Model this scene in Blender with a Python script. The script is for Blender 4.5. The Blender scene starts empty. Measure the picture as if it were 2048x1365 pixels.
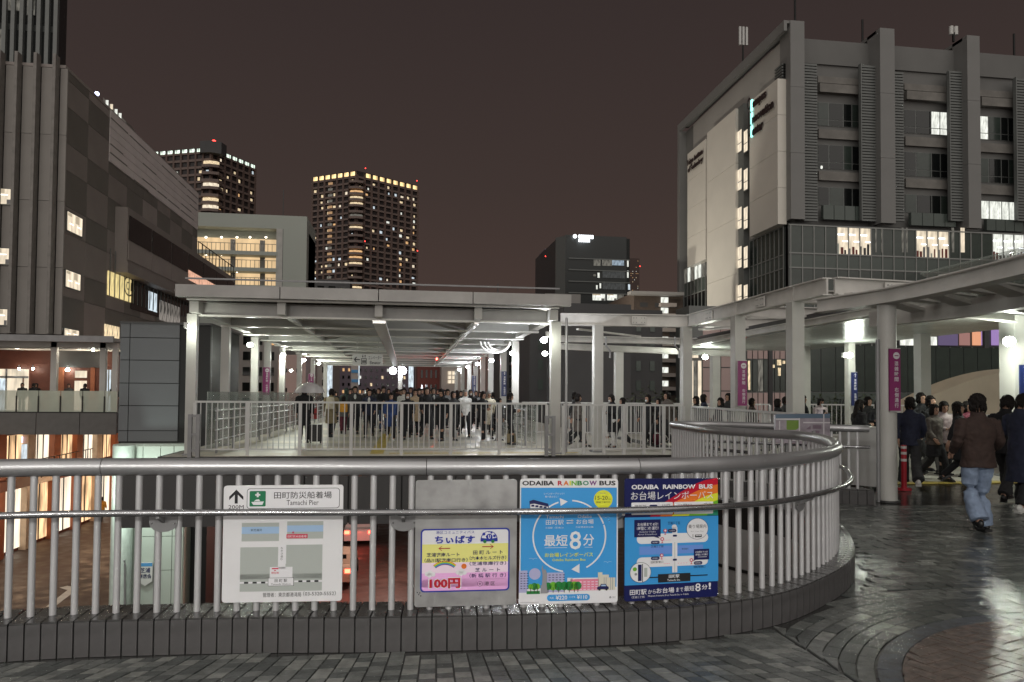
import bpy, math, random
from mathutils import Vector, Matrix, noise
R = random.Random(7)
C = bpy.context.scene.collection
scn = bpy.context.scene
# ---------------- camera model: measured lens, horizon and heading of the picture ----------------
F_, PP, PITCH, ROLL, H, TH = 1479., 746., math.radians(1.7), .008, 1.6, math.atan(.142)
CT, ST = math.cos(TH), math.sin(TH)
def ray(px, py):
    u = (px-1024)/F_; v = (PP-py)/F_
    u2 = u-ROLL*v; v2 = v+ROLL*u
    x, y, z = u2, math.cos(PITCH)-v2*math.sin(PITCH), math.sin(PITCH)+v2*math.cos(PITCH)
    return (x*CT+y*ST, -x*ST+y*CT, z)
def G(px, py, z=0):            # sight line meets level z
    d = ray(px, py); t = (z-H)/d[2]; return (d[0]*t, d[1]*t)
def PB(px, py, b):             # ... meets a wall facing the camera at y = b
    d = ray(px, py); t = b/d[1]; return (d[0]*t, b, H+d[2]*t)
def PA(px, py, a):             # ... meets a side wall at x = a
    d = ray(px, py); t = a/d[0]; return (a, d[1]*t, H+d[2]*t)
def RB(b, px0, ty, by, px1):   # rectangle on wall y = b : x0, x1, z0, z1
    p = PB(px0, ty, b); q = PB(px0, by, b); r = PB(px1, (ty+by)/2, b)
    return p[0], r[0], q[2], p[2]
def RA(a, px0, ty, by, px1):
    p = PA(px0, ty, a); q = PA(px0, by, a); r = PA(px1, (ty+by)/2, a)
    return min(p[1], r[1]), max(p[1], r[1]), q[2], p[2]
cam_d = bpy.data.cameras.new('camera'); cam = bpy.data.objects.new('camera', cam_d); C.objects.link(cam)
fw = Vector((math.cos(PITCH)*ST, math.cos(PITCH)*CT, math.sin(PITCH)))
up0 = Vector((-math.sin(PITCH)*ST, -math.sin(PITCH)*CT, math.cos(PITCH)))
rt0 = fw.cross(up0)
rt = (rt0+up0*ROLL).normalized(); up = rt.cross(fw)
M3 = Matrix((rt, up, -fw)).transposed()
cam.matrix_world = Matrix.Translation((0, 0, H)) @ M3.to_4x4()
cam_d.sensor_width = 36; cam_d.lens = F_/2048*36; cam_d.shift_y = (PP-682.5)/2048
cam_d.clip_end = 3000; cam_d.clip_start = .1
scn.camera = cam
# ---------------- night sky: brownish city glow, brighter to the horizon ----------------
w = bpy.data.worlds.new('World'); scn.world = w; w.use_nodes = True
nt = w.node_tree; bg = nt.nodes['Background']
tc = nt.nodes.new('ShaderNodeTexCoord'); sx = nt.nodes.new('ShaderNodeSeparateXYZ'); cr = nt.nodes.new('ShaderNodeValToRGB')
nz = nt.nodes.new('ShaderNodeTexNoise'); nz.inputs['Scale'].default_value = 1.6; nz.inputs['Detail'].default_value = 3
ad = nt.nodes.new('ShaderNodeMath'); ad.operation = 'MULTIPLY_ADD'; ad.inputs[1].default_value = .05
nt.links.new(tc.outputs['Generated'], sx.inputs[0]); nt.links.new(tc.outputs['Generated'], nz.inputs['Vector'])
nt.links.new(nz.outputs['Fac'], ad.inputs[0]); nt.links.new(sx.outputs['Z'], ad.inputs[2])
nt.links.new(ad.outputs[0], cr.inputs[0]); nt.links.new(cr.outputs[0], bg.inputs[0])
e = cr.color_ramp.elements
e[0].position = 0; e[0].color = (.080, .052, .044, 1)
e[1].position = 1; e[1].color = (.030, .022, .022, 1)
for ps, co in ((.12, (.066, .043, .036, 1)), (.30, (.050, .035, .031, 1)), (.55, (.036, .026, .025, 1))):
    k = e.new(ps); k.color = co
bg.inputs[1].default_value = 1.0
# one very soft "sun": the glow of the station front and the city behind the camera
sd = bpy.data.lights.new('city_glow', 'SUN'); sd.energy = 1.5; sd.angle = math.radians(100); sd.color = (1, .95, .88)
so = bpy.data.objects.new('city_glow', sd); C.objects.link(so)
so.rotation_euler = Vector((.12, .78, -.60)).to_track_quat('-Z', 'Y').to_euler()
scn.view_settings.view_transform = 'Standard'; scn.view_settings.look = 'None'
scn.view_settings.exposure = 0; scn.view_settings.gamma = 1
scn.cycles.use_denoising = True; scn.cycles.max_bounces = 6; scn.cycles.diffuse_bounces = 3
scn.cycles.glossy_bounces = 3; scn.cycles.sample_clamp_indirect = 4; scn.cycles.transparent_max_bounces = 12
scn.cycles.caustics_reflective = False; scn.cycles.caustics_refractive = False
# ---------------- materials ----------------
def mat(name, col, rough=.6, metal=0, nv=.15, ns=3, bump=0, bs=60, rv=0, spec=.5, alpha=1, trans=0, bdist=.01):
    m = bpy.data.materials.new(name); m.use_nodes = True; t = m.node_tree; b = t.nodes['Principled BSDF']
    b.inputs['Roughness'].default_value = rough; b.inputs['Metallic'].default_value = metal
    b.inputs['Specular IOR Level'].default_value = spec
    b.inputs['Alpha'].default_value = alpha; b.inputs['Transmission Weight'].default_value = trans
    b.inputs['Base Color'].default_value = (*col, 1)
    tc = t.nodes.new('ShaderNodeTexCoord')
    if nv or rv:
        n = t.nodes.new('ShaderNodeTexNoise'); n.inputs['Scale'].default_value = ns; n.inputs['Detail'].default_value = 6
        t.links.new(tc.outputs['Object'], n.inputs['Vector'])
        mr = t.nodes.new('ShaderNodeMapRange'); t.links.new(n.outputs['Fac'], mr.inputs[0])
        mr.inputs[1].default_value = .3; mr.inputs[2].default_value = .7
        mr.inputs[3].default_value = 1-nv; mr.inputs[4].default_value = 1+nv
        mx = t.nodes.new('ShaderNodeVectorMath'); mx.operation = 'SCALE'; mx.inputs[0].default_value = col
        t.links.new(mr.outputs[0], mx.inputs['Scale']); t.links.new(mx.outputs[0], b.inputs['Base Color'])
        if rv:
            m2 = t.nodes.new('ShaderNodeMapRange'); t.links.new(n.outputs['Fac'], m2.inputs[0])
            m2.inputs[1].default_value = .35; m2.inputs[2].default_value = .65
            m2.inputs[3].default_value = max(.02, rough-rv); m2.inputs[4].default_value = rough+rv
            t.links.new(m2.outputs[0], b.inputs['Roughness'])
    if bump:
        n = t.nodes.new('ShaderNodeTexNoise'); n.inputs['Scale'].default_value = bs; n.inputs['Detail'].default_value = 4
        t.links.new(tc.outputs['Object'], n.inputs['Vector'])
        bp = t.nodes.new('ShaderNodeBump'); bp.inputs['Strength'].default_value = bump; bp.inputs['Distance'].default_value = bdist
        t.links.new(n.outputs['Fac'], bp.inputs['Height']); t.links.new(bp.outputs[0], b.inputs['Normal'])
    return m
def emi(name, col, s, sample=False, var=0, vs=2.):
    m = bpy.data.materials.new(name); m.use_nodes = True; t = m.node_tree; b = t.nodes['Principled BSDF']
    b.inputs['Base Color'].default_value = (.02, .02, .02, 1)
    b.inputs['Emission Color'].default_value = (*col, 1); b.inputs['Emission Strength'].default_value = s
    if var:
        tc = t.nodes.new('ShaderNodeTexCoord'); n = t.nodes.new('ShaderNodeTexNoise'); n.inputs['Scale'].default_value = vs
        n.inputs['Detail'].default_value = 2
        mp = t.nodes.new('ShaderNodeMapping'); mp.inputs['Scale'].default_value = (3, 3, .7)
        t.links.new(tc.outputs['Object'], mp.inputs[0]); t.links.new(mp.outputs[0], n.inputs['Vector'])
        mr = t.nodes.new('ShaderNodeMapRange'); mr.inputs[1].default_value = .35; mr.inputs[2].default_value = .65
        mr.inputs[3].default_value = s*(1-var); mr.inputs[4].default_value = s*(1+var)
        t.links.new(n.outputs['Fac'], mr.inputs[0]); t.links.new(mr.outputs[0], b.inputs['Emission Strength'])
    m.cycles.emission_sampling = 'AUTO' if sample else 'NONE'
    return m
def srgb(r, g, b):
    return tuple(((c/255+.055)/1.055)**2.4 if c > 10 else c/255/12.92 for c in (r, g, b))
m_steel = mat('brushed_steel_paint', (.40, .40, .41), .34, .65, .06, 4, .05, 120, .06)
m_bal = mat('baluster_paint', (.56, .56, .57), .45, .25, .06, 8)
m_hand = mat('wet_handrail_steel', (.30, .30, .31), .22, .85, .1, 6, .35, 90, .08, bdist=.002)
m_brk = mat('bracket_grey', (.26, .26, .265), .5, .3, .1)
m_curb = mat('kerb_tile_charcoal', (.078, .075, .076), .55, 0, .22, 9, .25, 220, .1, bdist=.003)
m_curb2 = mat('kerb_tile_wet_top', (.05, .049, .049), .2, 0, .25, 9, .35, 150, .1, bdist=.003)
m_grout = mat('dark_wet_joint', (.012, .012, .012), .35, 0, .3)
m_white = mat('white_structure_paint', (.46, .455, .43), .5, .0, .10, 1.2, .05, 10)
m_white2 = mat('white_structure_paint_darker', (.37, .36, .345), .35, .0, .14, 1.8)  # darker copy of the white, holds down the light on front faces
m_soff = mat('soffit_sheet', (.46, .45, .41), .5, .1, .1, .8)
m_cond = mat('pale_conduit', (.75, .72, .70), .35, .1, .08)
m_rail = mat('white_rail_paint', (.52, .52, .51), .45, 0, .06)
m_flange = mat('flange_white_paint', (.80, .79, .74), .35, 0, .05)  # lighter copy of the white, puts the lit flange highlight into the colour
m_tray = mat('polished_tray', (.92, .89, .87), .3, .85, .05)
m_beam = mat('pale_beam_paint', (.60, .585, .555), .42, 0, .14, 2.2, .05, 12)
m_deckc = mat('pale_bridge_paving', (.42, .39, .33), .25, 0, .22, 1.3, .1, 60, .12)
m_dark = mat('dark_fascia_metal', (.055, .055, .056), .4, .2, .1, 1)
m_lite = mat('grey_fascia_wall', (.26, .26, .255), .5, 0, .12, 1.5)
m_blk = mat('black', (.006, .006, .006), .6, 0, 0)
m_wetdeck = mat('wet_dark_deck', (.035, .035, .034), .13, 0, .35, 2.2, .5, 26, .08, bdist=.006)
m_lampb = mat('lamp_housing', (.45, .45, .44), .4, .4, 0)
m_lens = emi('flood_lens', (.93, 1, .88), 60)
m_lens2 = emi('cool_flood_lens', (.92, .95, 1), 60)
m_glass = mat('frosted_glass', (.55, .60, .50), .35, 0, .12, 1, alpha=.55)
m_glass2 = mat('clear_glass_panel', (.42, .48, .44), .1, 0, .1, 1, alpha=.42)
# ---------------- mesh helpers ----------------
def wpos(o):
    v = Vector(o.location)
    while o.parent: o = o.parent; v = v+Vector(o.location)
    return v
def tag(o, label=None, cat=None, group=None, kind=None):
    for k, v in (('label', label), ('category', cat), ('group', group), ('kind', kind)):
        if v: o[k] = v
    return o
def thing(name, label, cat, loc=(0, 0, 0), group=None):
    o = bpy.data.objects.new(name, None); C.objects.link(o); o.location = loc; o.empty_display_size = .1
    return tag(o, label, cat, group)
class MB:
    def __init__(s): s.v = []; s.f = []; s.m = []; s.cur = 0
    def add(s, vs, fs, m=None):
        n = len(s.v); s.v += [tuple(q) for q in vs]; s.f += [tuple(i+n for i in f) for f in fs]
        s.m += [s.cur if m is None else m]*len(fs); return s
    def box(s, x0, x1, y0, y1, z0, z1, m=None):
        if x0 > x1: x0, x1 = x1, x0
        if y0 > y1: y0, y1 = y1, y0
        if z0 > z1: z0, z1 = z1, z0
        return s.add([(x0,y0,z0),(x1,y0,z0),(x1,y1,z0),(x0,y1,z0),(x0,y0,z1),(x1,y0,z1),(x1,y1,z1),(x0,y1,z1)],
            [(3,2,1,0),(4,5,6,7),(0,1,5,4),(1,2,6,5),(2,3,7,6),(3,0,4,7)], m)
    def hexa(s, p, m=None):    # 8 corners, bottom ring ccw then top ring
        return s.add(p, [(3,2,1,0),(4,5,6,7),(0,1,5,4),(1,2,6,5),(2,3,7,6),(3,0,4,7)], m)
    def beam(s, a, b, w, h, m=None):   # box along a->b, width w across, height h (vertical), a,b = bottom centre line
        a = Vector(a); b = Vector(b); d = (b-a); n = Vector((-d.y, d.x, 0)).normalized()*(w/2); u = Vector((0, 0, h))
        return s.hexa([a-n, b-n, b+n, a+n, a-n+u, b-n+u, b+n+u, a+n+u] , m)
    def prism(s, poly, z0, z1, m=None):
        n = len(poly)
        ar = sum(poly[i][0]*poly[(i+1)%n][1]-poly[(i+1)%n][0]*poly[i][1] for i in range(n))
        if ar < 0: poly = poly[::-1]
        vs = [(x, y, z0) for x, y in poly]+[(x, y, z1) for x, y in poly]
        return s.add(vs, [tuple(range(n))[::-1], tuple(range(n, 2*n))]+[(i, (i+1)%n, n+(i+1)%n, n+i) for i in range(n)], m)
    def tube(s, path, r, n=10, m=None, r2=None, closed=False):
        P = [Vector(p) for p in path]; k = len(P); rings = []
        up = Vector((0, 0, 1))
        for i, p in enumerate(P):
            d = (P[min(i+1, k-1)]-P[max(i-1, 0)]).normalized()
            a = d.cross(up)
            if a.length < .05: a = d.cross(Vector((0, 1, 0)))
            a.normalize(); b = a.cross(d)
            rr = r[i] if isinstance(r, (list, tuple)) else r
            if not isinstance(rr, (list, tuple)): rr = (rr, rr if r2 is None else r2)
            rings.append([p+a*rr[0]*math.cos(2*math.pi*j/n)+b*rr[1]*math.sin(2*math.pi*j/n) for j in range(n)])
        vs = [q for g in rings for q in g]; fs = []
        for i in range(k-1):
            for j in range(n): fs.append((i*n+j, i*n+(j+1)%n, (i+1)*n+(j+1)%n, (i+1)*n+j))
        fs.append(tuple(range(n))[::-1]); fs.append(tuple(range((k-1)*n, k*n)))
        fs = [f[::-1] for f in fs]
        return s.add(vs, fs, m)
    def cyl(s, x, y, z0, z1, r, n=16, m=None):
        return s.prism([(x+r*math.cos(2*math.pi*i/n), y+r*math.sin(2*math.pi*i/n)) for i in range(n)], z0, z1, m)
    def ell(s, c, r, nu=14, nv=9, m=None):
        vs = [(c[0], c[1], c[2]-r[2])]; 
        for i in range(1, nv):
            t = -math.pi/2+math.pi*i/nv
            for j in range(nu):
                a = 2*math.pi*j/nu; vs.append((c[0]+r[0]*math.cos(t)*math.cos(a), c[1]+r[1]*math.cos(t)*math.sin(a), c[2]+r[2]*math.sin(t)))
        vs.append((c[0], c[1], c[2]+r[2])); L = len(vs)-1; fs = []
        for j in range(nu): fs.append((0, 1+(j+1)%nu, 1+j)); fs.append((L, L-nu+j, L-nu+(j+1)%nu))
        for i in range(nv-2):
            for j in range(nu): a = 1+i*nu; fs.append((a+j, a+(j+1)%nu, a+nu+(j+1)%nu, a+nu+j))
        return s.add(vs, fs, m)
    def build(s, name, mats, parent=None, smooth=False, label=None, cat=None, group=None, kind=None, origin=None):
        if not s.v: return None
        if not isinstance(mats, (list, tuple)): mats = [mats]
        xs = [q[0] for q in s.v]; ys = [q[1] for q in s.v]; zs = [q[2] for q in s.v]
        o_ = Vector(origin) if origin else Vector(((min(xs)+max(xs))/2, (min(ys)+max(ys))/2, min(zs)))
        me = bpy.data.meshes.new(name); me.from_pydata([(q[0]-o_[0], q[1]-o_[1], q[2]-o_[2]) for q in s.v], [], s.f)
        for mm in mats: me.materials.append(mm)
        if len(mats) > 1: me.polygons.foreach_set('material_index', s.m)
        if smooth:
            me.polygons.foreach_set('use_smooth', [True]*len(me.polygons)); me.set_sharp_from_angle(angle=math.radians(40))
        me.update()
        ob = bpy.data.objects.new(name, me); C.objects.link(ob)
        if parent: ob.parent = parent; ob.location = o_-wpos(parent)
        else: ob.location = o_
        return tag(ob, label, cat, group, kind)
def inst(name, me, loc, parent=None, rz=0, scale=None):
    o = bpy.data.objects.new(name, me); C.objects.link(o)
    if parent: o.parent = parent; loc = Vector(loc)-wpos(parent)
    o.location = loc; o.rotation_euler[2] = rz
    if scale: o.scale = scale
    return o
def bx(name, m, parent, *a, **k): return MB().box(*a).build(name, m, parent, **k)
# text as flat polygons, fitted to a rectangle given by corner p, vectors u (width) and v (height)
_tc = {}
def glyphs(txt, bold=0, res=2, align='L'):
    k = (txt, bold, res)
    if k not in _tc:
        c = bpy.data.curves.new('t', 'FONT'); c.body = txt; c.resolution_u = res; c.offset = bold; c.align_x = 'LEFT'
        o = bpy.data.objects.new('t', c); 
        me = o.to_mesh(); vs = [(q.co.x, q.co.y) for q in me.vertices]; fs = [tuple(p.vertices) for p in me.polygons]
        assert vs; o.to_mesh_clear(); bpy.data.objects.remove(o); bpy.data.curves.remove(c)
        x0 = min(q[0] for q in vs); x1 = max(q[0] for q in vs); y0 = min(q[1] for q in vs); y1 = max(q[1] for q in vs)
        _tc[k] = ([((q[0]-x0)/(x1-x0), (q[1]-y0)/(y1-y0)) for q in vs], fs)
    return _tc[k]
def text_on(mb, txt, p, u, v, m=0, bold=0, thick=0, res=2):
    vs, fs = glyphs(txt, bold, res); p = Vector(p); u = Vector(u); v = Vector(v); n = u.cross(v).normalized()
    pts = [p+u*a+v*b for a, b in vs]
    if thick:
        pts = [q+n*thick for q in pts]; base = len(pts)
        edges = {}
        for f in fs:
            for i in range(len(f)):
                e_ = (f[i], f[(i+1) % len(f)]); edges[e_] = edges.get(e_, 0)+1
        allp = pts+[q-n*thick for q in pts]
        side = [(a, b) for (a, b) in edges if (b, a) not in edges]
        mb.add(allp, fs+[(a, a+base, b+base, b) for a, b in side], m)
    else: mb.add(pts, fs, m)
# ================= STRUCTURE: the deck, the void and the street below =================
RZ = 1.125
pts = [G(x, y, RZ) for x, y in [(0,937),(420,934),(850,935),(1280,933),(1500,926),(1600,916),(1660,905),(1673,894),(1652,881),(1602,872),(1500,866),(1420,860.5)]]
pts = [(-7.2, 4.05), (-5.0, 4.35), (-3.4, 4.50)]+pts
end = [(4.3, 11.15), (4.40, 11.85), (4.95, 12.0)] + [G(1540, 853, RZ), G(1700, 857.5, RZ), G(1738, 858, RZ)]
pts = pts+end
def catmull(P, n=12):
    out = []
    for i in range(len(P)-1):
        p0 = Vector(P[max(i-1, 0)]); p1 = Vector(P[i]); p2 = Vector(P[i+1]); p3 = Vector(P[min(i+2, len(P)-1)])
        for k in range(n):
            t = k/n
            out.append(.5*((2*p1)+(p2-p0)*t+(2*p0-5*p1+4*p2-p3)*t*t+(3*p1-p0-3*p2+p3)*t**3))
    out.append(Vector(P[-1])); return out
def resample(P, step):
    out = [P[0]]; acc = 0
    for a, b in zip(P, P[1:]):
        L = (b-a).length; t = step-acc
        while t <= L and L > 0: out.append(a+(b-a)*(t/L)); t += step
        acc = (acc+L) % step if L > 0 else acc
    return out
raw = catmull([tuple(p) for p in pts])
CUR = resample(raw, .047)
for _ in range(6):
    CUR = [CUR[0]]+[(CUR[i-1]+CUR[i]*2+CUR[i+1])/4 for i in range(1, len(CUR)-1)]+[CUR[-1]]
def nrm(P, i):
    d = (P[min(i+1, len(P)-1)]-P[max(i-1, 0)]).normalized(); return Vector((d.y, -d.x))
NR = [nrm(CUR, i) for i in range(len(CUR))]
def off(i, d): return CUR[i]+NR[i]*d
K = len(CUR)
# limit the back offset in the hairpin
BACK = .17; FRONT = .15; CZ = .205
edge = [off(i, 0) for i in range(K)]
endp = edge[-1]
# deck slab (wet tiled concrete)
poly = [tuple(p) for p in edge]+[(8.25, 12.75), (7.9, 13.3), (7.75, 19.45), (-6.1, 19.45), (-6.1, 64), (4.45, 64), (4.45, 30), (45, 30), (45, -12), (-40, -12), (-40, 4.05)]
from mathutils.geometry import tessellate_polygon
def sheet(name, poly, z0, z1, m, kind='structure', skirt=True):
    tri = tessellate_polygon([[Vector((x, y, 0)) for x, y in poly]]); n = len(poly)
    mb = MB(); vs = [(x, y, z1) for x, y in poly]+[(x, y, z0) for x, y in poly]; fs = []
    for t in tri:
        a, b, c = [Vector(poly[i]) for i in t]
        cr_ = (b-a).cross(c-a) if False else (b.x-a.x)*(c.y-a.y)-(b.y-a.y)*(c.x-a.x)
        t = tuple(t) if cr_ > 0 else tuple(t)[::-1]
        fs.append(t); fs.append(tuple(i+n for i in t[::-1]))
    if skirt: fs += [(i, (i+1) % n, n+(i+1) % n, n+i) for i in range(n)]
    mb.add(vs, fs)
    return mb.build(name, m, kind=kind)
deck = sheet('deck', poly, -.45, -.009, m_wetdeck)
m_str = mat('street_brick_paving', (.060, .040, .034), .6, 0, .35, 1.5, .15, 6, .15)
st = MB().box(-600, 600, 8, 1500, -8, -7.5).build('street', m_str, kind='structure')
MB().prism([(-14.95,33.9),(-14.6,33.9),(-14.9,37.0),(-15.6,37.4),(-15.8,37.1),(-15.25,36.6)], -7.495, -7.49).build('road_marking', mat('road_paint', (.6, .58, .52), .5), kind='structure')
# ---------------- kerb wall with its tiles ----------------
kerb = thing('kerb_wall', 'low charcoal tiled kerb wall following the curved edge of the deck under the steel railing', 'kerb', (*off(60, 0), 0))
core = MB()
vs = []; fs = []
for i in range(0, K):
    a = off(i, FRONT-.014); b = off(i, -BACK+.012)
    vs += [(a.x, a.y, -.03), (b.x, b.y, -.45), (b.x, b.y, CZ-.014), (a.x, a.y, CZ-.014)]
for i in range(K-1):
    o_ = i*4
    for j in range(4): fs.append((o_+j, o_+(j+1) % 4, o_+4+(j+1) % 4, o_+4+j))
fs += [(3, 2, 1, 0), tuple((K-1)*4+j for j in range(4))]
core.add(vs, fs); core.build('core', m_grout, kerb)
i = 0; cnt = 0
while i+2 < K:
    # tile spans two 54 mm steps measured on the front edge
    a0, a1 = i, i+2
    g = .10
    def lerp(p, q, t): return p+(q-p)*t
    f0 = lerp(off(a0, FRONT), off(a1, FRONT), g*.5); f1 = lerp(off(a0, FRONT), off(a1, FRONT), 1-g*.5)
    k0 = lerp(off(a0, FRONT-.02), off(a1, FRONT-.02), g*.5); k1 = lerp(off(a0, FRONT-.02), off(a1, FRONT-.02), 1-g*.5)
    jz = R.uniform(-.0015, .0015); pr = NR[a0]*R.uniform(-.0015, .0015)
    mb = MB(); c4 = [(f0+pr), (f1+pr), k1, k0]
    mb.hexa([(p.x, p.y, -.006) for p in c4]+[(p.x, p.y, CZ-.003) for p in c4]); mb.build('kerb_tile', m_curb, kerb)
    if f0.x > -4.2:
        t0 = lerp(off(a0, FRONT-.004), off(a1, FRONT-.004), g*.5); t1 = lerp(off(a0, FRONT-.004), off(a1, FRONT-.004), 1-g*.5)
        b0 = lerp(off(a0, -BACK), off(a1, -BACK), g*.5); b1 = lerp(off(a0, -BACK), off(a1, -BACK), 1-g*.5)
        z = CZ+.012
        MB().hexa([(p.x, p.y, CZ-.012) for p in (t0, t1, b1, b0)]+[(t0.x, t0.y, z-.004+jz), (t1.x, t1.y, z-.004+jz), (b1.x, b1.y, z+jz), (b0.x, b0.y, z+jz)]).build('coping_tile', m_curb2, kerb)
    i += 2; cnt += 1
# grey drip sill behind the kerb on the left, and the deck fascia seen through the void
fa = MB(); vs = []; fs = []
idx = [i for i in range(K) if i % 3 == 0]
for i in idx:
    a = off(i, -BACK); b = off(i, -BACK-.05)
    vs += [(a.x, a.y, -.12), (b.x, b.y, -.12), (b.x, b.y, -2.1), (a.x, a.y, -2.1)]
for k in range(len(idx)-1):
    o_ = k*4
    for j in range(4): fs.append((o_+j, o_+4+j, o_+4+(j+1) % 4, o_+(j+1) % 4))
fa.add(vs, fs); fo = fa.build('deck_fascia', m_lite, kind='structure')
fl = MB()
for q in range(len(idx)-1):
    a = off(idx[q], -BACK-.055); b = off(idx[q+1], -BACK-.055)
    fl.hexa([(a.x, a.y, -.66), (b.x, b.y, -.66), (b.x-.01, b.y, -.66), (a.x-.01, a.y, -.66), (a.x, a.y, -.62), (b.x, b.y, -.62), (b.x-.01, b.y, -.62), (a.x-.01, a.y, -.62)])
fl.build('fascia_joint', m_blk, fo)
# ---------------- railing ----------------
rl = thing('guard_railing', 'curved silver steel railing with thick round top rail winding round the void in the foreground', 'railing', (*off(60, 0), 0))
joints_px = [210, 849, 1281]
cuts = [0]
for jp in joints_px:
    best = min(range(K), key=lambda i: abs((lambda p: 1024+F_*((p[0]*CT-p[1]*ST)/(p[0]*ST+p[1]*CT)))(CUR[i])-jp) + (0 if i < K*.6 else 9999)); cuts.append(best)
last = cuts[-1]
for st_ in (60, 95, 130, 165):
    if last+st_ < K-10: cuts.append(last+st_)
cuts.append(K-1)
for a, b in zip(cuts, cuts[1:]):
    pth = [(CUR[i].x, CUR[i].y, RZ) for i in range(a, b+1, 1)]
    if len(pth) < 3: continue
    p0 = Vector(pth[0]); p1 = Vector(pth[1]); pth[0] = tuple(p0+(p1-p0)*.05)
    pth[-1] = tuple(Vector(pth[-1])+(Vector(pth[-2])-Vector(pth[-1]))*.05)
    MB().tube(pth, .056, 20).build('top_rail', m_steel, rl, smooth=True)
    if b != K-1: MB().tube([pth[-1], tuple(Vector(pth[-1])+(Vector(pth[-1])-Vector(pth[-2]))*.1)], .050, 16).build('rail_joint', m_grout, rl)
bm = MB().cyl(0, 0, CZ+.008, RZ-.03, .0205, 12)
bo = bm.build('baluster', m_bal, rl, smooth=True, origin=(0, 0, 0)); bme = bo.data; bpy.data.objects.remove(bo)
SP = 2.60
q = 1.0; nb = 0; BAL = []
while q < K-3:
    i = int(q); p = CUR[i]+(CUR[min(i+1, K-1)]-CUR[i])*(q-i)
    inst('baluster', bme, (p.x, p.y, 0), rl); BAL.append((q, p)); q += SP; nb += 1
# small feet rings
# thin lower handrail on brackets
HZ = .853; HO = .125
hp = []
kend = int(max(i for i in range(K) if CUR[i].x > 4.0 and CUR[i].y < 7.6)) if any(CUR[i].y > 5.5 for i in range(K)) else K-1
kend = next((i for i in range(K) if CUR[i].y > 8.0), K-1)
for i in range(0, kend): hp.append((*off(i, HO+ (0.0 if i < kend-30 else .0)), HZ))
# end turns back to the balusters
pE = off(kend, .06); hp.append((pE.x, pE.y, HZ)); pE = off(kend+1, 0.0); hp.append((pE.x, pE.y, HZ))
MB().tube(hp, .0215, 14).build('handrail', m_hand, rl, smooth=True)
hq = [(*off(i, HO), HZ) for i in range(kend+30, K-1)]
MB().tube(hq, .0215, 12).build('handrail', m_hand, rl, smooth=True)
def px_of(p, z=HZ):
    x = p[0]*CT-p[1]*ST; y = p[0]*ST+p[1]*CT; return 1024+F_*(x/y)
for bp_ in (-30, 330, 812, 1240, 1592):
    best = min([i for i in range(K) if CUR[i].y < 6.6], key=lambda i: abs(px_of(CUR[i])-bp_))
    t = (CUR[best+1]-CUR[best-1]).normalized(); n = NR[best]; c = CUR[best]+n*.022
    mb = MB(); N = 12; ring = []
    prof = [(-.085, .0), (.085, .0)]+[(.085*math.cos(a), -.045-.055*math.sin(a)) for a in [math.pi*k/8 for k in range(9)]]
    f = [(c+t*a, b) for a, b in prof]; z0 = HZ-.035
    vs = [(p.x, p.y, z0+b) for p, b in f]+[(p.x+n.x*.006, p.y+n.y*.006, z0+b) for p, b in f]; L = len(f)
    mb.add(vs, [tuple(range(L)), tuple(range(L, 2*L))[::-1]]+[(k, L+k, L+(k+1) % L, (k+1) % L) for k in range(L)])
    mb.beam((*(c), z0-.045), (*(c+n*.105), z0+.0), .02, .035)
    br = mb.build('bracket_plate', m_brk, rl)

    for s_ in (-.068, .068):
        p = c+t*s_+n*.008; MB().ell((p.x, p.y, z0-.045), (.006, .006, .006), 8, 5).build("bolt", m_hand, br)

# ---------------- paving tiles ----------------
tm = [mat('paver_'+n_, c_, r_, 0, .25, 14, .8, 105, .06, spec=.95, bdist=.003) for n_, c_, r_ in (('dark', (.075, .082, .079), .12), ('mid', (.135, .142, .135), .13), ('light', (.21, .215, .20), .15), ('brown', (.135, .105, .092), .16), ('ring', (.085, .093, .105), .16))]
def side(p):   # signed distance to kerb line, + = deck side
    j = min(range(0, K, 2), key=lambda i: (CUR[i]-p).length_squared)
    return (p-CUR[j]).dot(NR[j])
CC = Vector((4.5, 2.9)); RO = 2.09; RW = .13
sand = MB(); tiles = []
def quadtile(c4, m, near=True):
    cx = sum(p.x for p in c4)/4; cy = sum(p.y for p in c4)/4
    tiles.append((cx*ST+cy*CT, c4, m))
# region left of the seam (stack bond, gently fanned columns)
def lcol(xk, y):
    t = 4.95-y
    return xk+(xk-.35)*.20*t*(1+.3*t)
X = -3.4
while X < 2.47:
    y = 3.55
    row = 0
    while y < 5.1:
        y1 = y+.076
        pts4 = [Vector((lcol(X, y), y)), Vector((lcol(X+.088, y), y)), Vector((lcol(X+.088, y1), y1)), Vector((lcol(X, y1), y1))]
        c = (pts4[0]+pts4[2])/2
        if min(p.x for p in pts4) < 2.50 and side(c) > FRONT+.05:
            cc = sum(pts4, Vector((0, 0)))/4
            pts4 = [cc+(p-cc)*.95 if False else Vector((cc.x+(p.x-cc.x)*.89, cc.y+(p.y-cc.y)*.92)) for p in pts4]
            pts4 = [Vector((min(p.x, 2.512), p.y)) for p in pts4]
            quadtile(pts4, R.choices([0, 1, 2], [3, 4, 2])[0])
        y = y1
    X += .088
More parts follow.
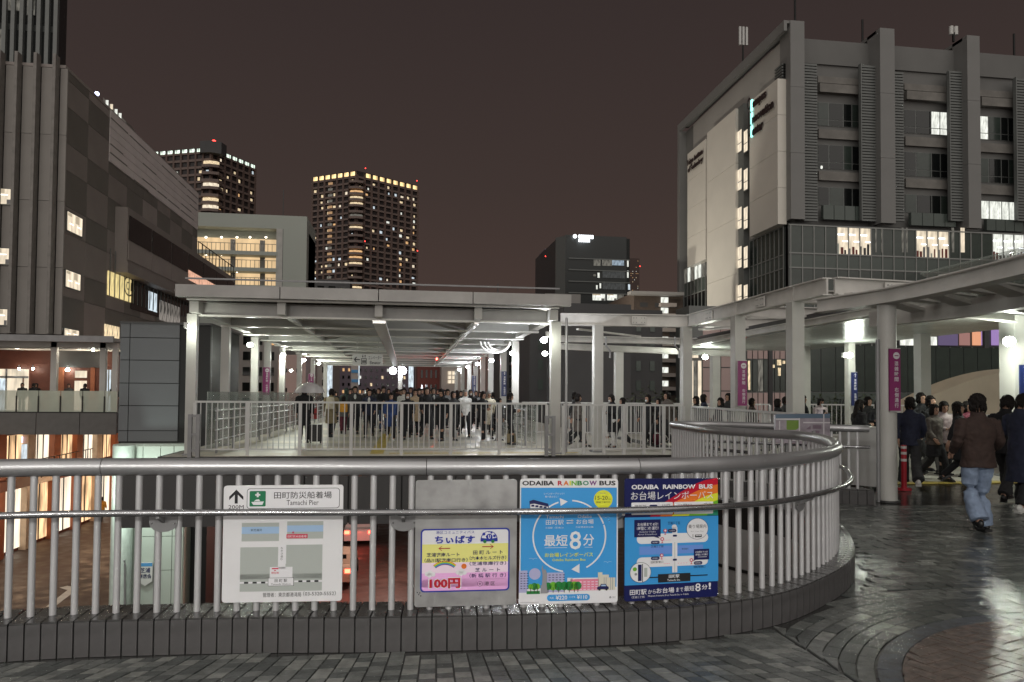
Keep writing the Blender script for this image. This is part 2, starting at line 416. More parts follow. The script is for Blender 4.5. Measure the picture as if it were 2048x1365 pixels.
# arcs round the circle
r = RO+.01
while r < 4.6:
    r1 = r+.10; n = int(math.pi*2*r/.2); of = R.random()
    for k in range(n):
        a0 = 2*math.pi*(k+of)/n; a1 = 2*math.pi*(k+1+of)/n; am = (a0+a1)/2
        c = CC+Vector((math.cos(am), math.sin(am)))*(r+.05)
        if c.y < 3.2 or c.y > 7.2 or c.x > 8 or CC.x+max(math.cos(a0), math.cos(a1))*r < 2.56 and CC.x+max(math.cos(a0), math.cos(a1))*r1 < 2.56: continue
        if c.y > 5.3+.35*(c.x-2.5)*0+.4: continue
        if side(c) < FRONT+.06: continue
        ga = (a1-a0)*.025; gr = .0055
        quadtile([(lambda p: Vector((max(p.x, 2.538), p.y)))(CC+Vector((math.cos(a), math.sin(a)))*rr) for a, rr in ((a1-ga, r+gr), (a0+ga, r+gr), (a0+ga, r1-gr), (a1-ga, r1-gr))][::-1], R.choices([0, 1, 2], [4, 4, 1])[0])
    r = r1
# ring
n = 84
for k in range(n):
    a0 = 2*math.pi*k/n; a1 = 2*math.pi*(k+.985)/n
    c = CC+Vector((math.cos(a0), math.sin(a0)))*RO
    if c.y < 3.2: continue
    quadtile([CC+Vector((math.cos(a), math.sin(a)))*rr for a, rr in ((a0, RO-RW), (a1, RO-RW), (a1, RO-.004), (a0, RO-.004))][::-1], 4)
# herringbone brown blocks inside
L_, W_ = .2, .1; ca, sa = math.cos(.35), math.sin(.35)
for u in range(-34, 34):
    for v in range(-30, 30):
        bx_ = (u % 4)*W_; 
        for kind_ in (0, 1):
            # classic 45-degree herringbone on a 1x1 lattice
            i0 = u; j0 = v
            if kind_ == 0:
                if (i0-j0) % 4: continue
                x0, y0, x1, y1 = i0, j0, i0+2, j0+1
            else:
                if (i0-j0-3) % 4: continue
                x0, y0, x1, y1 = i0, j0, i0+1, j0+2
            cs = [Vector(((x+.05*sx_)*W_, (y+.05*sy_)*W_)) for x, y, sx_, sy_ in ((x0, y0, 1, 1), (x1, y0, -1, 1), (x1, y1, -1, -1), (x0, y1, 1, -1))]
            cs = [CC+Vector((p.x*ca-p.y*sa, p.x*sa+p.y*ca)) for p in cs]
            rl__ = RO-RW-.006
            if min(p.y for p in cs) < 3.3 or min((p-CC).length for p in cs) > rl__-.015: continue
            cs = [p if (p-CC).length < rl__ else CC+(p-CC)*(rl__/(p-CC).length) for p in cs]
            quadtile(cs, 3)
# running bond beyond
yy = 5.72
while yy < 12.6:
    o_ = R.choice([0, .1, .05]); xx = 2.2+o_
    while xx < 13:
        c = Vector((xx+.1, yy+.05))
        dC = (c-CC).length
        if side(c) > FRONT+.1 and dC > RO+.02:
            quadtile([Vector((xx+.005, yy+.005)), Vector((xx+.195, yy+.005)), Vector((xx+.195, yy+.095)), Vector((xx+.005, yy+.095))], R.choices([0, 1, 2], [5, 3, 1])[0])
        xx += .2
    yy += .1
tiles = [t for t in tiles if t[0] > 3.3]
vis = [t for t in tiles if (lambda p: abs(px_of(p)-1024) < 1050)(sum(t[1], Vector((0, 0)))/4)]
vis.sort(key=lambda t: t[0]); vset = set(id(t) for t in vis[:300])
rest = MB()
for t in tiles:
    d, c4, m = t
    c = sum(c4, Vector((0, 0)))/4; sg_ = .006 if c.y < 5.5 else .018; tx = R.gauss(0, sg_); ty = R.gauss(0, sg_); h = R.uniform(-.0012, .0012)
    top = [(p.x, p.y, h+(p.x-c.x)*tx+(p.y-c.y)*ty) for p in c4]; bot = [(p.x, p.y, -.028) for p in c4]
    if id(t) in vset: MB().hexa(bot+top).build('paver', tm[m], deck)
    else: rest.hexa(bot+top, m)
rest.build('paver_field', tm, deck, kind='stuff')
# ================= BRIDGE across the void =================
XL, XR, Y0, Y1 = -5.45, 4.0, 19.75, 52.0
pal = [mat('bridge_paver_%d' % i, c, .42, 0, .15, 2, 0, 50, .12) for i, c in enumerate([(.58, .54, .44), (.44, .42, .37), (.3, .29, .27)])]
MB().box(XL-.55, 7.7, 19.46, 63.9, -.03, -.004).build('bridge_floor', pal[1], kind='structure')
bd = MB()
for k, (y0, y1) in enumerate([(19.5, 20.9), (21.9, 22.9), (24.4, 25.6), (28, 29.4), (33, 35)]):
    bd.box(XL, XR+.3, y0, y1, -.003, .002)
bd.build('pale_floor_band', pal[0], kind='structure')
ty = mat('yellow_tactile', (.52, .40, .08), .35, 0, .15, 20)
tp = MB(); 
for k in range(16): 
    y = 20.0+k*.62
    tp.box(-.95, -.60, y, y+.58, .003, .009)
tp.build('tactile_strip', ty, kind='structure')
tp = MB()
for k in range(26): tp.box(-.45+k*.2, -.27+k*.2, 20.05, 20.25, .003, .009)
tp.build('tactile_strip', ty, kind='structure')
tp = MB()
for k in range(22): tp.box(8.9+k*.32, 9.2+k*.32, 12.6, 12.9, -.002, .008)
tp.build('tactile_strip', ty, kind='structure')
MB().box(8.4, 22, 13.0, 30, -.03, .0).build('corridor_floor', pal[1], kind='structure')
# girder face with panels
gd = thing('bridge_girder', 'long dark grey panelled girder under the covered footbridge across the void', 'bridge', (0, 19.5, -1.7))
MB().box(-6.95, 7.7, 19.47, 20.1, -1.72, -.46).build('core', m_blk, gd)
xs = [-6.93, -5.07, -3.6, -2.55, -1.45, -.1, 1.3, 2.7, 4.1, 5.4, 6.6, 7.69]
for a, b in zip(xs, xs[1:]): MB().box(a+.02, b-.02, 19.42, 19.5, -1.75, -.06).build('panel', m_dark, gd)
# ---- canopy over the bridge ----
cn = thing('bridge_canopy', 'long white steel canopy roofing the footbridge in the middle', 'canopy', (0, 19.2, 3.57))
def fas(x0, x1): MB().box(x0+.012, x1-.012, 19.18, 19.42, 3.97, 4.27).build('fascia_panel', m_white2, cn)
fx = [PB(350, 585, 19.2)[0], PB(560, 590, 19.2)[0], PB(757, 595, 19.2)[0], PB(946, 600, 19.2)[0], PB(1143, 607, 19.2)[0]]
for a, b in zip(fx, fx[1:]): fas(a, b)
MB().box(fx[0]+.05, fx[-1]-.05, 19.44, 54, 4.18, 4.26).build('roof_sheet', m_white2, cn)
so_ = MB(); y = 20.2
while y < 53.5: so_.box(XL-.1, XR+.1, y, y+.27, 3.92, 3.95); y += .30
so_.build('soffit_panels', m_soff, cn, kind='stuff')
MB().tube([(XL, 19.32, 3.93), (XR, 19.32, 3.93)], .035, 8).build('pipe', m_white, cn)
MB().box(fx[0]+.2, fx[-1]-.3, 19.3, 19.34, 4.42, 4.46).build('roof_rail', m_brk, cn)
for y in [20+3*k for k in range(12)]:
    if y > 53: break
    MB().box(XL-.05, XR+.1, y-.09, y+.09, 3.555, 3.60).build('beam_flange', m_flange, cn); m_ = MB(); m_.box(XL-.05, XR+.1, y-.012, y+.012, 3.60, 3.91)
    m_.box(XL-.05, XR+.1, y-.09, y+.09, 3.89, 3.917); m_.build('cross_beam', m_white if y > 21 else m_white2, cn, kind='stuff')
for x, wd, mm in ((XL+.12, .22, m_white), (-3.2, .12, m_white), (1.85, .13, m_white), (XR-.1, .22, m_white)):
    MB().box(x-wd/2, x+wd/2, 19.5, 52.5, 3.61, 3.90).build('long_beam', mm, cn)
MB().box(-.92, -.58, 19.95, 50, 3.47, 3.55).build('cable_tray', m_tray, cn)
MB().box(1.79, 1.91, 19.95, 50, 3.50, 3.55).build('cable_tray', m_tray, cn)
for x in (-3.2, -.75, 1.85):
    MB().prism([(x-.1, 19.45), (x+.1, 19.45), (x+.07, 19.9), (x-.07, 19.9)], 3.6, 3.96).build('bracket', m_white, cn)
for k in range(3):
    r_ = .55-.08*k; c = (3.2, 27.2, 3.6)
    MB().tube([(3.75-r_*2*(1-math.cos(a))/2*1.0-.0, 27.0+k*.12, 3.55-r_*.75*math.sin(a)) for a in [math.pi*j/14 for j in range(15)]], .035, 8).build('cable_loop', m_cond, cn, smooth=True)
# back edge wall of roof end
# ---- columns ----
def column(x, y, z1=3.57, w=.24, label='', group='steel columns of the walkway canopies', z0=0, mt=None):
    t = thing('column', label, 'column', (x, y, z0), group)
    m_ = mt or m_white
    m2 = MB(); m2.box(x-w/2, x+w/2, y-w*.36, y-w*.36+.03, z0+.04, z1); m2.box(x-w/2, x+w/2, y+w*.36-.03, y+w*.36, z0+.04, z1)
    m2.box(x-.02, x+.02, y-w*.36+.03, y+w*.36-.03, z0+.04, z1)
    m2.build('shaft', m_, t); MB().box(x-w*.7, x+w*.7, y-w*.6, y+w*.6, z0+.001, z0+.04).build('base_plate', m_brk, t)
    return t
def boxcol(x, y, z1, w, d, label, group='steel columns of the walkway canopies'):
    t = thing('column', label, 'column', (x, y, 0), group)
    MB().box(x-w/2, x+w/2, y-d/2, y+d/2, .04, z1).build('shaft', m_white, t)
    MB().box(x-w*.7, x+w*.7, y-d*.7, y+d*.7, .001, .04).build('base_plate', m_brk, t); return t
lys = [19.75, 23.2, 27.3, 29.8, 33.3, 38.3, 43.8, 50.2]; lpx = [383, 450, 509, 534, 564, 598, 625, 650]
ords = ['first', 'second', 'third', 'fourth', 'fifth', 'sixth', 'seventh', 'eighth', 'ninth', 'tenth']
lys = [PA(p, 790, XL)[1] for p in lpx]
for k, y in enumerate(lys):
    boxcol(XL, y, 3.6, .24, .22, 'white canopy column on the left side of the footbridge, %s counting from the near end' % ords[k])
rpx = [1110, 1030, 1006, 981, 965, 951, 938, 925, 912]
rys = [PA(p, 790, XR)[1] for p in rpx]
for k, y in enumerate(rys):
    boxcol(XR, y, 3.6, .27 if k == 0 else .25, .22, 'pale canopy column on the right side of the footbridge, %s counting from the near end' % ords[k])
boxcol(XL+.0, 19.75+.0, 3.6, .001, .001, 'x') if False else None
# ---- flood lamps ----
LAMPS = []
def flood(x, y, z, label, dx=.12, power=60, cool=False, dy=-.25, col=None, sz=.10, spot=None):
    t = thing('flood_lamp', label, 'lamp', (x, y, z), 'lit flood lamps on the canopy columns')
    MB().box(x-.05, x+.05, y-.05, y+.05, z-.05, z+.09).build('housing', m_lampb, t)
    MB().ell((x+dx*.5, y+dy*.4, z), (sz, sz*.8, sz*.8), 12, 8).build('lens', m_lens2 if cool else m_lens, t, smooth=True)
    ld = bpy.data.lights.new('flood', 'POINT'); ld.energy = power; ld.shadow_soft_size = .08
    ld.color = col or ((.92, .95, 1) if cool else (.95, 1, .86))
    lo = bpy.data.objects.new('lamp_light', ld); C.objects.link(lo); lo.parent = t; lo.location = (dx*1.6, dy, -.1)
    return t
lfl = [(500, 691, XL+.05, 'nearest on the left row of columns'), (566, 711, XL+.05, 'second on the left row'), (607, 721, XL+.05, 'third on the left row'), (637, 728, XL+.05, 'farthest on the left row'), (582, 742, XL-2.2, 'hanging low outside the left row')]
for px, py, a, lb in lfl:
    p = PA(px, py, a); flood(p[0], p[1]-.15, p[2], 'bright yellowish flood lamp %s of the footbridge' % lb, dx=.1, power=130)
rfl = [(1088, 682, 'close to the nearest right column'), (1026, 708, 'second along the right row'), (984, 722, 'third along the right row'), (956, 729, 'fourth along the right row'), (936, 735, 'fifth along the right row'), (919, 740, 'farthest along the right row')]
for px, py, lb in rfl:
    p = PA(px, py, XR-.18); flood(p[0], p[1]-.15, p[2], 'bright white flood lamp %s of the footbridge' % lb, dx=-.1, power=135, cool=True)
p = PA(1089, 708, XR+.9); flood(p[0], p[1], p[2], 'warm white flood lamp below the near right corner lamp', dx=0, power=40, col=(1, .93, .85))
# lamps facing the two near columns so that they glow
for x, y, lb in ((PB(373, 655, 19.4)[0], 19.4, 'hidden behind the near left column of the footbridge'), (XR-.30, 19.35, 'at the head of the near right column of the footbridge')):
    flood(x, y, 3.25 if x < 0 else 3.2, 'small flood lamp %s' % lb, dx=.06 if x < 0 else 0, power=20, dy=-.02, sz=.05)
t = thing('red_fill_lamp', 'small added red lamp under the footbridge roof for red reflections on the tray', 'lamp', (1.5, 38, 3.4)); MB().ell((1.5, 38, 3.40), (.05, .05, .05), 10, 6).build('lens', emi('red_lens', (1, .06, .04), 20), t, smooth=True); MB().box(1.46, 1.54, 37.96, 38.04, 3.45, 3.6).build('housing', m_lampb, t)  # added lamp, gives the cable trays their red reflections
ld = bpy.data.lights.new('red', 'POINT'); ld.energy = 45; ld.color = (1, .05, .03); lo = bpy.data.objects.new('lamp_light', ld); C.objects.link(lo); lo.parent = t; lo.location = (0, 0, -.15)
# two lamps on a pole far at the end, between the crowd
t = thing('street_lamp', 'pale twin street lamp on a pole beyond the far end of the footbridge', 'lamp', (*PB(801, 800, 60)[:2], 0))
xx = PB(801, 740, 60); MB().cyl(xx[0], 60, 0, 4.3, .17, 12).build('pole', m_white, t)
for q in (786, 804+1):
    p = PB(q if q < 800 else 805, 742, 59.9)
for q in (786, 806):
    p = PB(q, 742, 59.7); MB().ell(p, (.28, .28, .28), 12, 8).build('lamp_head', m_lens2, t, smooth=True)
# ---- hanging elevator sign ----
m_sign = mat('sign_white', (.62, .62, .60), .4, 0, .04); m_ink = mat('ink_black', (.015, .015, .02), .5, 0, 0)
y = 27.2
x0, x1, z0, z1 = RB(y, 705, 708, 731, 765)
sg = thing('elevator_sign', 'white hanging sign with left arrow and lift pictogram under the footbridge roof', 'sign', (x0, y, z0))
MB().box(x0, x1, y, y+.08, z0, z1).build('panel', m_sign, sg)
for xx in (x0+.15, x1-.15): MB().box(xx-.015, xx+.015, y+.02, y+.05, z1, 3.92).build('hanger', m_white, sg)
W_, H_ = x1-x0, z1-z0; ly = y-.004
mb = MB()
def flat(mb, pl, m=0): mb.add(pl, [tuple(range(len(pl)))], m)
def S(u, v): return (x0+u*W_, ly, z0+v*H_)
flat(mb, [S(.05, .5), S(.12, .75), S(.15, .70), S(.10, .54), S(.25, .54), S(.25, .46), S(.10, .46), S(.15, .30), S(.12, .25)])
for a, b, c, d in ((.29, .1, .31, .62), (.45, .1, .47, .62), (.31, .1, .45, .15), (.31, .57, .45, .62), (.33, .22, .36, .45), (.37, .22, .40, .45), (.41, .22, .44, .45)):
    flat(mb, [S(a, b), S(c, b), S(c, d), S(a, d)])
for u, s_ in ((.34, -1), (.42, 1)): flat(mb, [S(u-.03, .8), S(u, .8+s_*.13), S(u+.03, .8), S(u+.008, .8), S(u+.008, .8-s_*.12), S(u-.008, .8-s_*.12), S(u-.008, .8)])
mb.build('pictogram', m_ink, sg)
mb = MB(); text_on(mb, 'エレベーター', S(.53, .52), (W_*.44, 0, 0), (0, 0, H_*.33)); text_on(mb, 'Elevator', S(.58, .12), (W_*.36, 0, 0), (0, 0, H_*.28), bold=.01)
mb.build('lettering', m_ink, sg)
# ---- vertical banners ----
m_mag = mat('banner_magenta', (.22, .018, .12), .4, 0, .05); m_blu = mat('banner_blue', (.012, .022, .10), .4, 0, .05); m_bw = mat('banner_print', (.62, .60, .62), .5, 0, 0)
def banner(px0, px1, py0, py1, b, kind, label):
    x0, x1, z0, z1 = RB(b, px0, py0, py1, px1)
    t = thing('banner', label, 'banner', (x0, b, z0), 'vertical keep-side banners on the columns')
    MB().box(x0, x1, b, b+.03, z0, z1).build('board', m_mag if kind else m_blu, t)
    w = x1-x0; h = z1-z0; y = b-.004
    mb = MB(); cx = x0+w*.62; r_ = w*.3
    if kind:
        n = 20; zc = z1-h*.11
        flat(mb, [(cx+r_*math.cos(2*math.pi*k/n), y, zc+r_*math.sin(2*math.pi*k/n)) for k in range(n)])
    else:
        zc = z1-h*.09
        flat(mb, [(cx-r_, y, zc-.2*r_), (cx-r_*.15, y, zc+.6*r_), (cx-r_*.15, y, zc-r_), (cx+r_*.15, y, zc-r_), (cx+r_*.15, y, zc+.6*r_), (cx+r_, y, zc-.2*r_), (cx, y, zc+r_)])
    s = '混雑時 右側通行' if kind else '混雑時 左側通行'
    # stacked characters
    s = '混雑時間 右側通行' if kind else '混雑時間 左側通行'
    step = h*.76/len(s); zz = z1-h*.20
    for ch in s:
        if ch != ' ': text_on(mb, ch, (cx-step*.42, y, zz-step*.86), (step*.84, 0, 0), (0, 0, step*.84), res=1, bold=.015)
        zz -= step
    mb.build('lettering', m_bw, t)
    if kind: MB().box(cx-r_*.6, cx+r_*.6, y-.004, y-.001, zc-r_*.13, zc+r_*.13).build('bar', m_mag, t)
    for z in (z0-.012, z1): MB().box(x0, x1, b-.006, b+.036, z, z+.012).build('clip', m_lampb, t)
banner(526, 539, 735, 790, lys[3]-.2, 1, 'small magenta vertical banner on a left footbridge column behind the umbrella')
banner(617, 627, 748, 775, lys[6]-.25, 1, 'tiniest magenta vertical banner far down the left row of columns')
banner(944, 952, 752, 786, rys[5]-.25, 0, 'small blue vertical banner with up arrow far down the right column row')
banner(1003, 1013, 743, 793, rys[2]-.2, 0, 'blue vertical banner with up arrow on a right footbridge column, above the crowd')
# ---- front railing of the bridge and the one to the right ----
def fence(name, label, P0, P1, zt0, zt1, zb, nposts, pitch, cat='railing', mid=None, rr=.011, posts=True):
    t = thing(name, label, cat, (P0[0], P0[1], 0), 'white bar railings of the footbridge')
    a = Vector(P0); b = Vector(P1); d = b-a; L = d.length; u = d/L
    def zt(s): return zt0+(zt1-zt0)*s/L
    rz = math.atan2(u.y, u.x)
    MB().beam((a.x, a.y, 0), (b.x, b.y, 0), .055, .04)
    def rail(h0, h1, w, hh, nm='rail'):
        n = Vector((-u.y, u.x))*w/2
        MB().hexa([(*(a-n), h0), (*(b-n), h1), (*(b+n), h1), (*(a+n), h0), (*(a-n), h0+hh), (*(b-n), h1+hh), (*(b+n), h1+hh), (*(a+n), h0+hh)]).build(nm, m_rail, t)
    rail(zt(0)-.05, zt(L)-.05, .06, .05, 'top_rail'); rail(zb, zb, .04, .035, 'bottom_rail')
    if mid: rail(mid, mid, .03, .03, 'middle_rail')
    for k in range(nposts+1):
        s = L*k/nposts; p = a+u*s
        MB().box(p.x-.04, p.x+.04, p.y-.03, p.y+.03, .0, zt(s)-.05).build('post', m_rail, t)
    me = MB().box(-rr, rr, -rr, rr, 0, 1).build('bar', m_rail, origin=(0, 0, 0)); m2 = me.data; bpy.data.objects.remove(me)
    n = int(L/pitch)
    for k in range(1, n):
        s = L*k/n; p = a+u*s
        if min(abs(s-L*j/nposts) for j in range(nposts+1)) < .05: continue
        z0 = zb+.035; o = inst('bar', m2, (p.x, p.y, z0), t, scale=(1, 1, zt(s)-.05-z0))
    return t
zt = PB(740, 804, 19.65)[2]
xl = PB(390, 860, 19.65)[0]; xr = PB(1093, 860, 19.65)[0]
fence('bridge_railing', 'grey-white bar railing closing the near end of the footbridge in front of the crowd', (xl, 19.62), (xr, 19.62), zt, zt, .14, 7, .135, mid=None)
x2 = PB(1126, 860, 19.65)[0]; x3 = PB(1366, 860, 19.65)[0]
fence('bridge_railing', 'white bar railing right of the near canopy column, before the cream tote bag', (x2, 19.62), (x3, 19.62), zt-.02, zt-.02, .14, 6, .135)
A = (7.72, 19.3); B = (7.72, 13.1)
fence('bridge_railing', 'white bar railing running towards the camera behind the far side of the curved rail', A, B, PA(1380, 812, 7.72)[2], PA(1690, 832, 7.72)[2], .12, 3, .12)
fence('bridge_railing', 'white bar railing at the back of the walkway behind the middle walkers', (4.6, 29.5), (14.2, 27.5), 1.32, 1.32, .1, 7, .16)
fence('bridge_railing', 'white bar railing at the back of the walkway behind the magenta bannered column', (14.4, 27.4), (30, 24.5), 1.34, 1.3, .1, 10, .18)
fence('bridge_railing', 'white bar railing at the far right edge behind the man in the brown jacket', (13.6, 20.5), (22, 16.2), 1.17, 1.1, .1, 5, .15)
MB().box(13.5, 22, 20.8, 21.0, 0, .72).build('low_wall', m_rail, label='low white parapet wall behind the walkers at the right edge', cat='wall')
# left side handrail with glass, along the bridge
t = thing('side_railing', 'glass panelled side railing with several horizontal handrails on the left of the footbridge', 'railing', (XL+.4, 20, 0), 'side railings along the footbridge')
for z, r_ in ((.35, .018), (.62, .018), (.88, .022), (1.12, .022)):
    MB().tube([(XL+.55, 20.1, z), (XL+.55, 46, z)], r_, 8).build('handrail', m_steel, t)
for k in range(14): MB().box(XL+.50, XL+.55, 20.3+k*1.9, 20.36+k*1.9, .0, 1.2).build('post', m_brk, t)
for k in range(8): MB().box(XL+.30, XL+.33, 20.2+k*3.3, 23.4+k*3.3, .1, 1.62).build('glass_panel', m_glass2, t)
t = thing('side_railing', 'side railing with horizontal steel handrails on the right of the footbridge', 'railing', (XR-.4, 20, 0), 'side railings along the footbridge')
for z, r_ in ((.35, .018), (.62, .018), (.88, .022), (1.12, .022)):
    MB().tube([(XR-.35, 22.8, z), (XR-.35, 46, z)], r_, 8).build('handrail', m_steel, t)
for k in range(13): MB().box(XR-.33, XR-.28, 22.9+k*1.8, 22.96+k*1.8, .0, 1.2).build('post', m_brk, t)
for k in range(6): MB().box(XR-.13, XR-.10, 22.2+k*3.3, 25.4+k*3.3, .1, 1.25).build('glass_panel', m_glass2, t)
# small gate posts at both ends
for px, lb in ((388, 'left'), (1100, 'right')):
    b = 19.35; x = PB(px, 870, b)[0]
    t = thing('gate_post', 'short dark grey latch post at the %s end of the footbridge railing' % lb, 'post', (x, b, 0))
    MB().box(x-.14, x-.05, b-.05, b+.05, -.02, 1.05).build('post', m_brk, t); MB().box(x+.05, x+.14, b-.05, b+.05, -.02, 1.05).build('post', m_brk, t)
    for z in (.12, .52, .98): MB().box(x-.05, x+.05, b-.03, b+.03, z, z+.06).build('hinge', m_brk, t)
# pipe on the near right column
t = MB().tube([(XR+.27, 19.6, .05), (XR+.27, 19.6, 3.7)], .035, 8).build('drain_pipe', m_steel, smooth=True, label='thin steel drain pipe beside the near right footbridge column', cat='pipe')
# ---- beams and canopies to the right ----
c1 = thing('corner_canopy', 'white beamed canopy turning from the footbridge towards the campus building', 'canopy', (8, 20, 3.6))
def ibeam(a, b, z0, z1, w=.2, nm='beam', m=None, par=None):
    par = par or c1; m = m or m_beam
    a = Vector(a); b = Vector(b)
    m_ = MB(); m_.beam((*a, z0), (*b, z0), w, .025); m_.beam((*a, z0+.025), (*b, z0+.025), .04, z1-z0-.05); m_.beam((*a, z1-.025), (*b, z1-.025), w, .025)
    return m_.build(nm, m, par, kind='stuff')
ibeam((XR+.35, 20.8), (8.05, 20.5), 3.6, 3.95); ibeam((8.05, 20.38), (8.1, 17.35), 3.6, 3.95); ibeam((8.1, 17.32), (8.1, 14.62), 3.6, 3.95)
ibeam((8.1, 14.58), (8.15, 13.45), 3.6, 3.95); ibeam((8.27, 13.4), (11.2, 13.75), 3.6, 3.95)
for y in (20.0, 17.4, 14.6): ibeam((8.22, y), (13.5, y), 3.58, 3.86)
ibeam((12.0, 13.8), (12.0, 23.6), 3.3, 3.56)
for a, b in (((8.3, 20.3), (11.8, 17.6)), ((8.3, 17.2), (11.8, 14.8)), ((4.9, 21), (7.5, 23.2))): ibeam(a, b, 3.5, 3.55, .08, 'brace')
ibeam((9.4, 13.7), (9.4, 24), 3.28, 3.44, .16)
ibeam((4.6, 23.2), (13, 23.2), 3.3, 3.5, .3); ibeam((4.6, 23.0), (12, 25.5), 3.05, 3.25)
m_ceil = mat('brushed_ceiling', (.55, .58, .55), .25, .35, .1, .6)
sp = MB(); 
for k in range(13): sp.box(9.5+k*.35, 9.84+k*.35, 13.5, 25.4-.04*k, 3.26, 3.275)
sp.build('ceiling_panels', m_ceil, c1, kind='stuff')
MB().box(9.4, 14.1, 13.4, 25.4, 3.45, 3.56).build('roof_sheet', m_dark, c1)
for x, y, lb, w in ((PB(1195, 790, 20.45)[0], 20.45, 'slim white column at the left of the corner canopy, in front of the walkers', .26), (PB(1372, 790, 20.4)[0], 20.4, 'white column at the corner where the railing turns', .27), (8.12, 17.35, 'white column carrying the narrow magenta banner', .27), (8.12, 14.62, 'white column behind the tilted map board', .27)):
    boxcol(x, y, 3.6, w, w*1.0, lb)
for px, b, w, lb in ((1237, 27.5, .3, 'pale column at the back of the walkway left of the corner'), (1430, 27, .3, 'pale back column beside the yellow flood lamp'), (1610, 22.5, .25, 'slim pale back column under the brushed ceiling'), (1700, 21, .22, 'pale back column next to the narrow blue banner'), (1845, 17.5, .28, 'round pale back column above the group of walkers'), (2032, 13.6, .40, 'thick pale column at the right edge')):
    boxcol(PB(px, 790, b)[0], b, 3.3, w, w, lb)
for sx_, sy_, ax in ((8.06, 18.9, 1), (8.06, 16.0, 1), (6.6, 20.58, 0), (9.6, 13.5, 0)):
    pl_ = MB()
    if ax: pl_.box(sx_-.045, sx_-.022, sy_-.22, sy_+.22, 3.66, 3.89)
    else: pl_.box(sx_-.22, sx_+.22, sy_-.06, sy_-.035, 3.66, 3.89)
    pl_ = pl_.build('splice_plate', m_beam, c1)
    for i in (-.16, -.08, .08, .16):
        for z in (3.71, 3.84):
            c_ = (sx_-.05, sy_+i, z) if ax else (sx_+i, sy_-.065, z); MB().ell(c_, (.014, .014, .014), 6, 4).build('bolt', m_brk, pl_)
banner(1476, 1494, 722, 812, 17.1, 1, 'magenta vertical banner with no-entry disc on the column in the middle right')
banner(1703, 1715, 745, 812, 20.8, 0, 'narrow blue vertical banner with up arrow on a back column right of centre')
banner(2040, 2056, 730, 800, 13.3, 0, 'blue vertical banner cut by the right edge')
p = PB(1408, 715, 24.0); flood(p[0], p[1], p[2], 'bright flood lamp on a bracket left of the magenta bannered middle column', dx=0, power=95)
p = PB(1688, 712, 20.6); flood(p[0], p[1], p[2], 'bright flood lamp on a bracket between the map board column and the round column', dx=0, power=60, dy=-.7)
p = PB(2018, 685, 13.3); flood(p[0]-.05, p[1], p[2], 'bright flood lamp at the right edge above the walkers', dx=-.25, power=120, dy=-.5, sz=.12)
# conduit brackets on the columns
for px, lb in ((1212, 'left'), (1350, 'right')):
    b = 20.3; p = PB(px, 695, b)
    MB().tube([(p[0], b, p[2]+.3), (p[0], b, p[2]+.05), (p[0]+.12, b, p[2]-.1), (p[0]+.12, b, p[2]-.3)], .03, 8).build('conduit', m_steel, smooth=True, label='bent steel conduit on the %s column of the corner canopy' % lb, cat='pipe')
# round column with the big banner
cx, cy = PB(1787, 800, 10.35)[0], 10.5
t = thing('column', 'round grey-white column with the large magenta banner in the right foreground', 'column', (cx, cy, 0), 'steel columns of the walkway canopies')
MB().cyl(cx, cy, 0.02, 3.04, .135, 28).build('shaft', m_white, t, smooth=True); MB().cyl(cx, cy, 0.0, .03, .17, 24).build('base_plate', m_dark, t)
MB().tube([(cx-.17, cy-.02, 0), (cx-.17, cy-.02, 2.5)], .028, 10).build('drain_pipe', m_brk, t, smooth=True)
banner(1779, 1801, 698, 822, 10.34, 1, 'large magenta vertical banner with no-entry disc on the round foreground column')
# near right canopy : curved ring beam over the round column
c2 = thing('ring_canopy', 'curved white ring beam canopy sweeping over the walkers at top right', 'canopy', (cx, cy, 3.04))
ring = [(6.95, 11.75), (7.18, 10.9), (7.28, 10.3), (7.30, 9.5), (7.25, 8.7), (7.15, 7.7), (6.9, 6.4), (6.4, 5.0), (5.6, 3.4)]
rg = catmull(ring, 6)
for a, b in zip(rg, rg[1:]): pass
mm = MB()
def ribbon(P, z0, z1, w, nm, m, par, side_=0):
    mb = MB(); vs = []; fs = []
    for i, p in enumerate(P):
        n = nrm(P, i); a = p+n*(w/2+side_); b = p-n*(w/2-side_)
        vs += [(a.x, a.y, z0), (b.x, b.y, z0), (b.x, b.y, z1), (a.x, a.y, z1)]
    for i in range(len(P)-1):
        for j in range(4): fs.append((i*4+j, i*4+4+j, i*4+4+(j+1) % 4, i*4+(j+1) % 4))
    L = len(P)-1; fs += [(0, 1, 2, 3), (L*4+3, L*4+2, L*4+1, L*4)]
    mb.add(vs, fs); return mb.build(nm, m, par)
ribbon(rg, 3.04, 3.06, .26, 'flange', m_beam, c2); ribbon(rg, 3.06, 3.25, .05, 'web', m_beam, c2); ribbon(rg, 3.25, 3.27, .26, 'flange', m_beam, c2)
for k, q in enumerate((9, 18, 26, 33)):
    if q < len(rg): MB().beam((*(rg[q]), 3.07), (*(rg[q]+nrm(rg, q)*-.09), 3.07), .02, .175).build('stiffener', m_beam, c2)
rg2 = [p+Vector((1.25, .35)) for p in rg]
ribbon(rg2, 2.86, 3.12, .18, 'inner_beam', m_beam, c2)
for q in (4, 12, 20, 28, 36):
    if q < len(rg): ibeam(rg[q]+Vector((.05, 0)), rg2[q]+Vector((3.6, 1.6)), 3.12, 3.32, .16, 'cross_beam', m_beam, c2)
for q in (8, 16, 24): 
    MB().beam((*(rg[q]+Vector((.15, 0))), 3.12), (*(rg2[q]+Vector((-.1, .1))), 3.02), .26, .05).build('brace_plate', m_beam, c2)
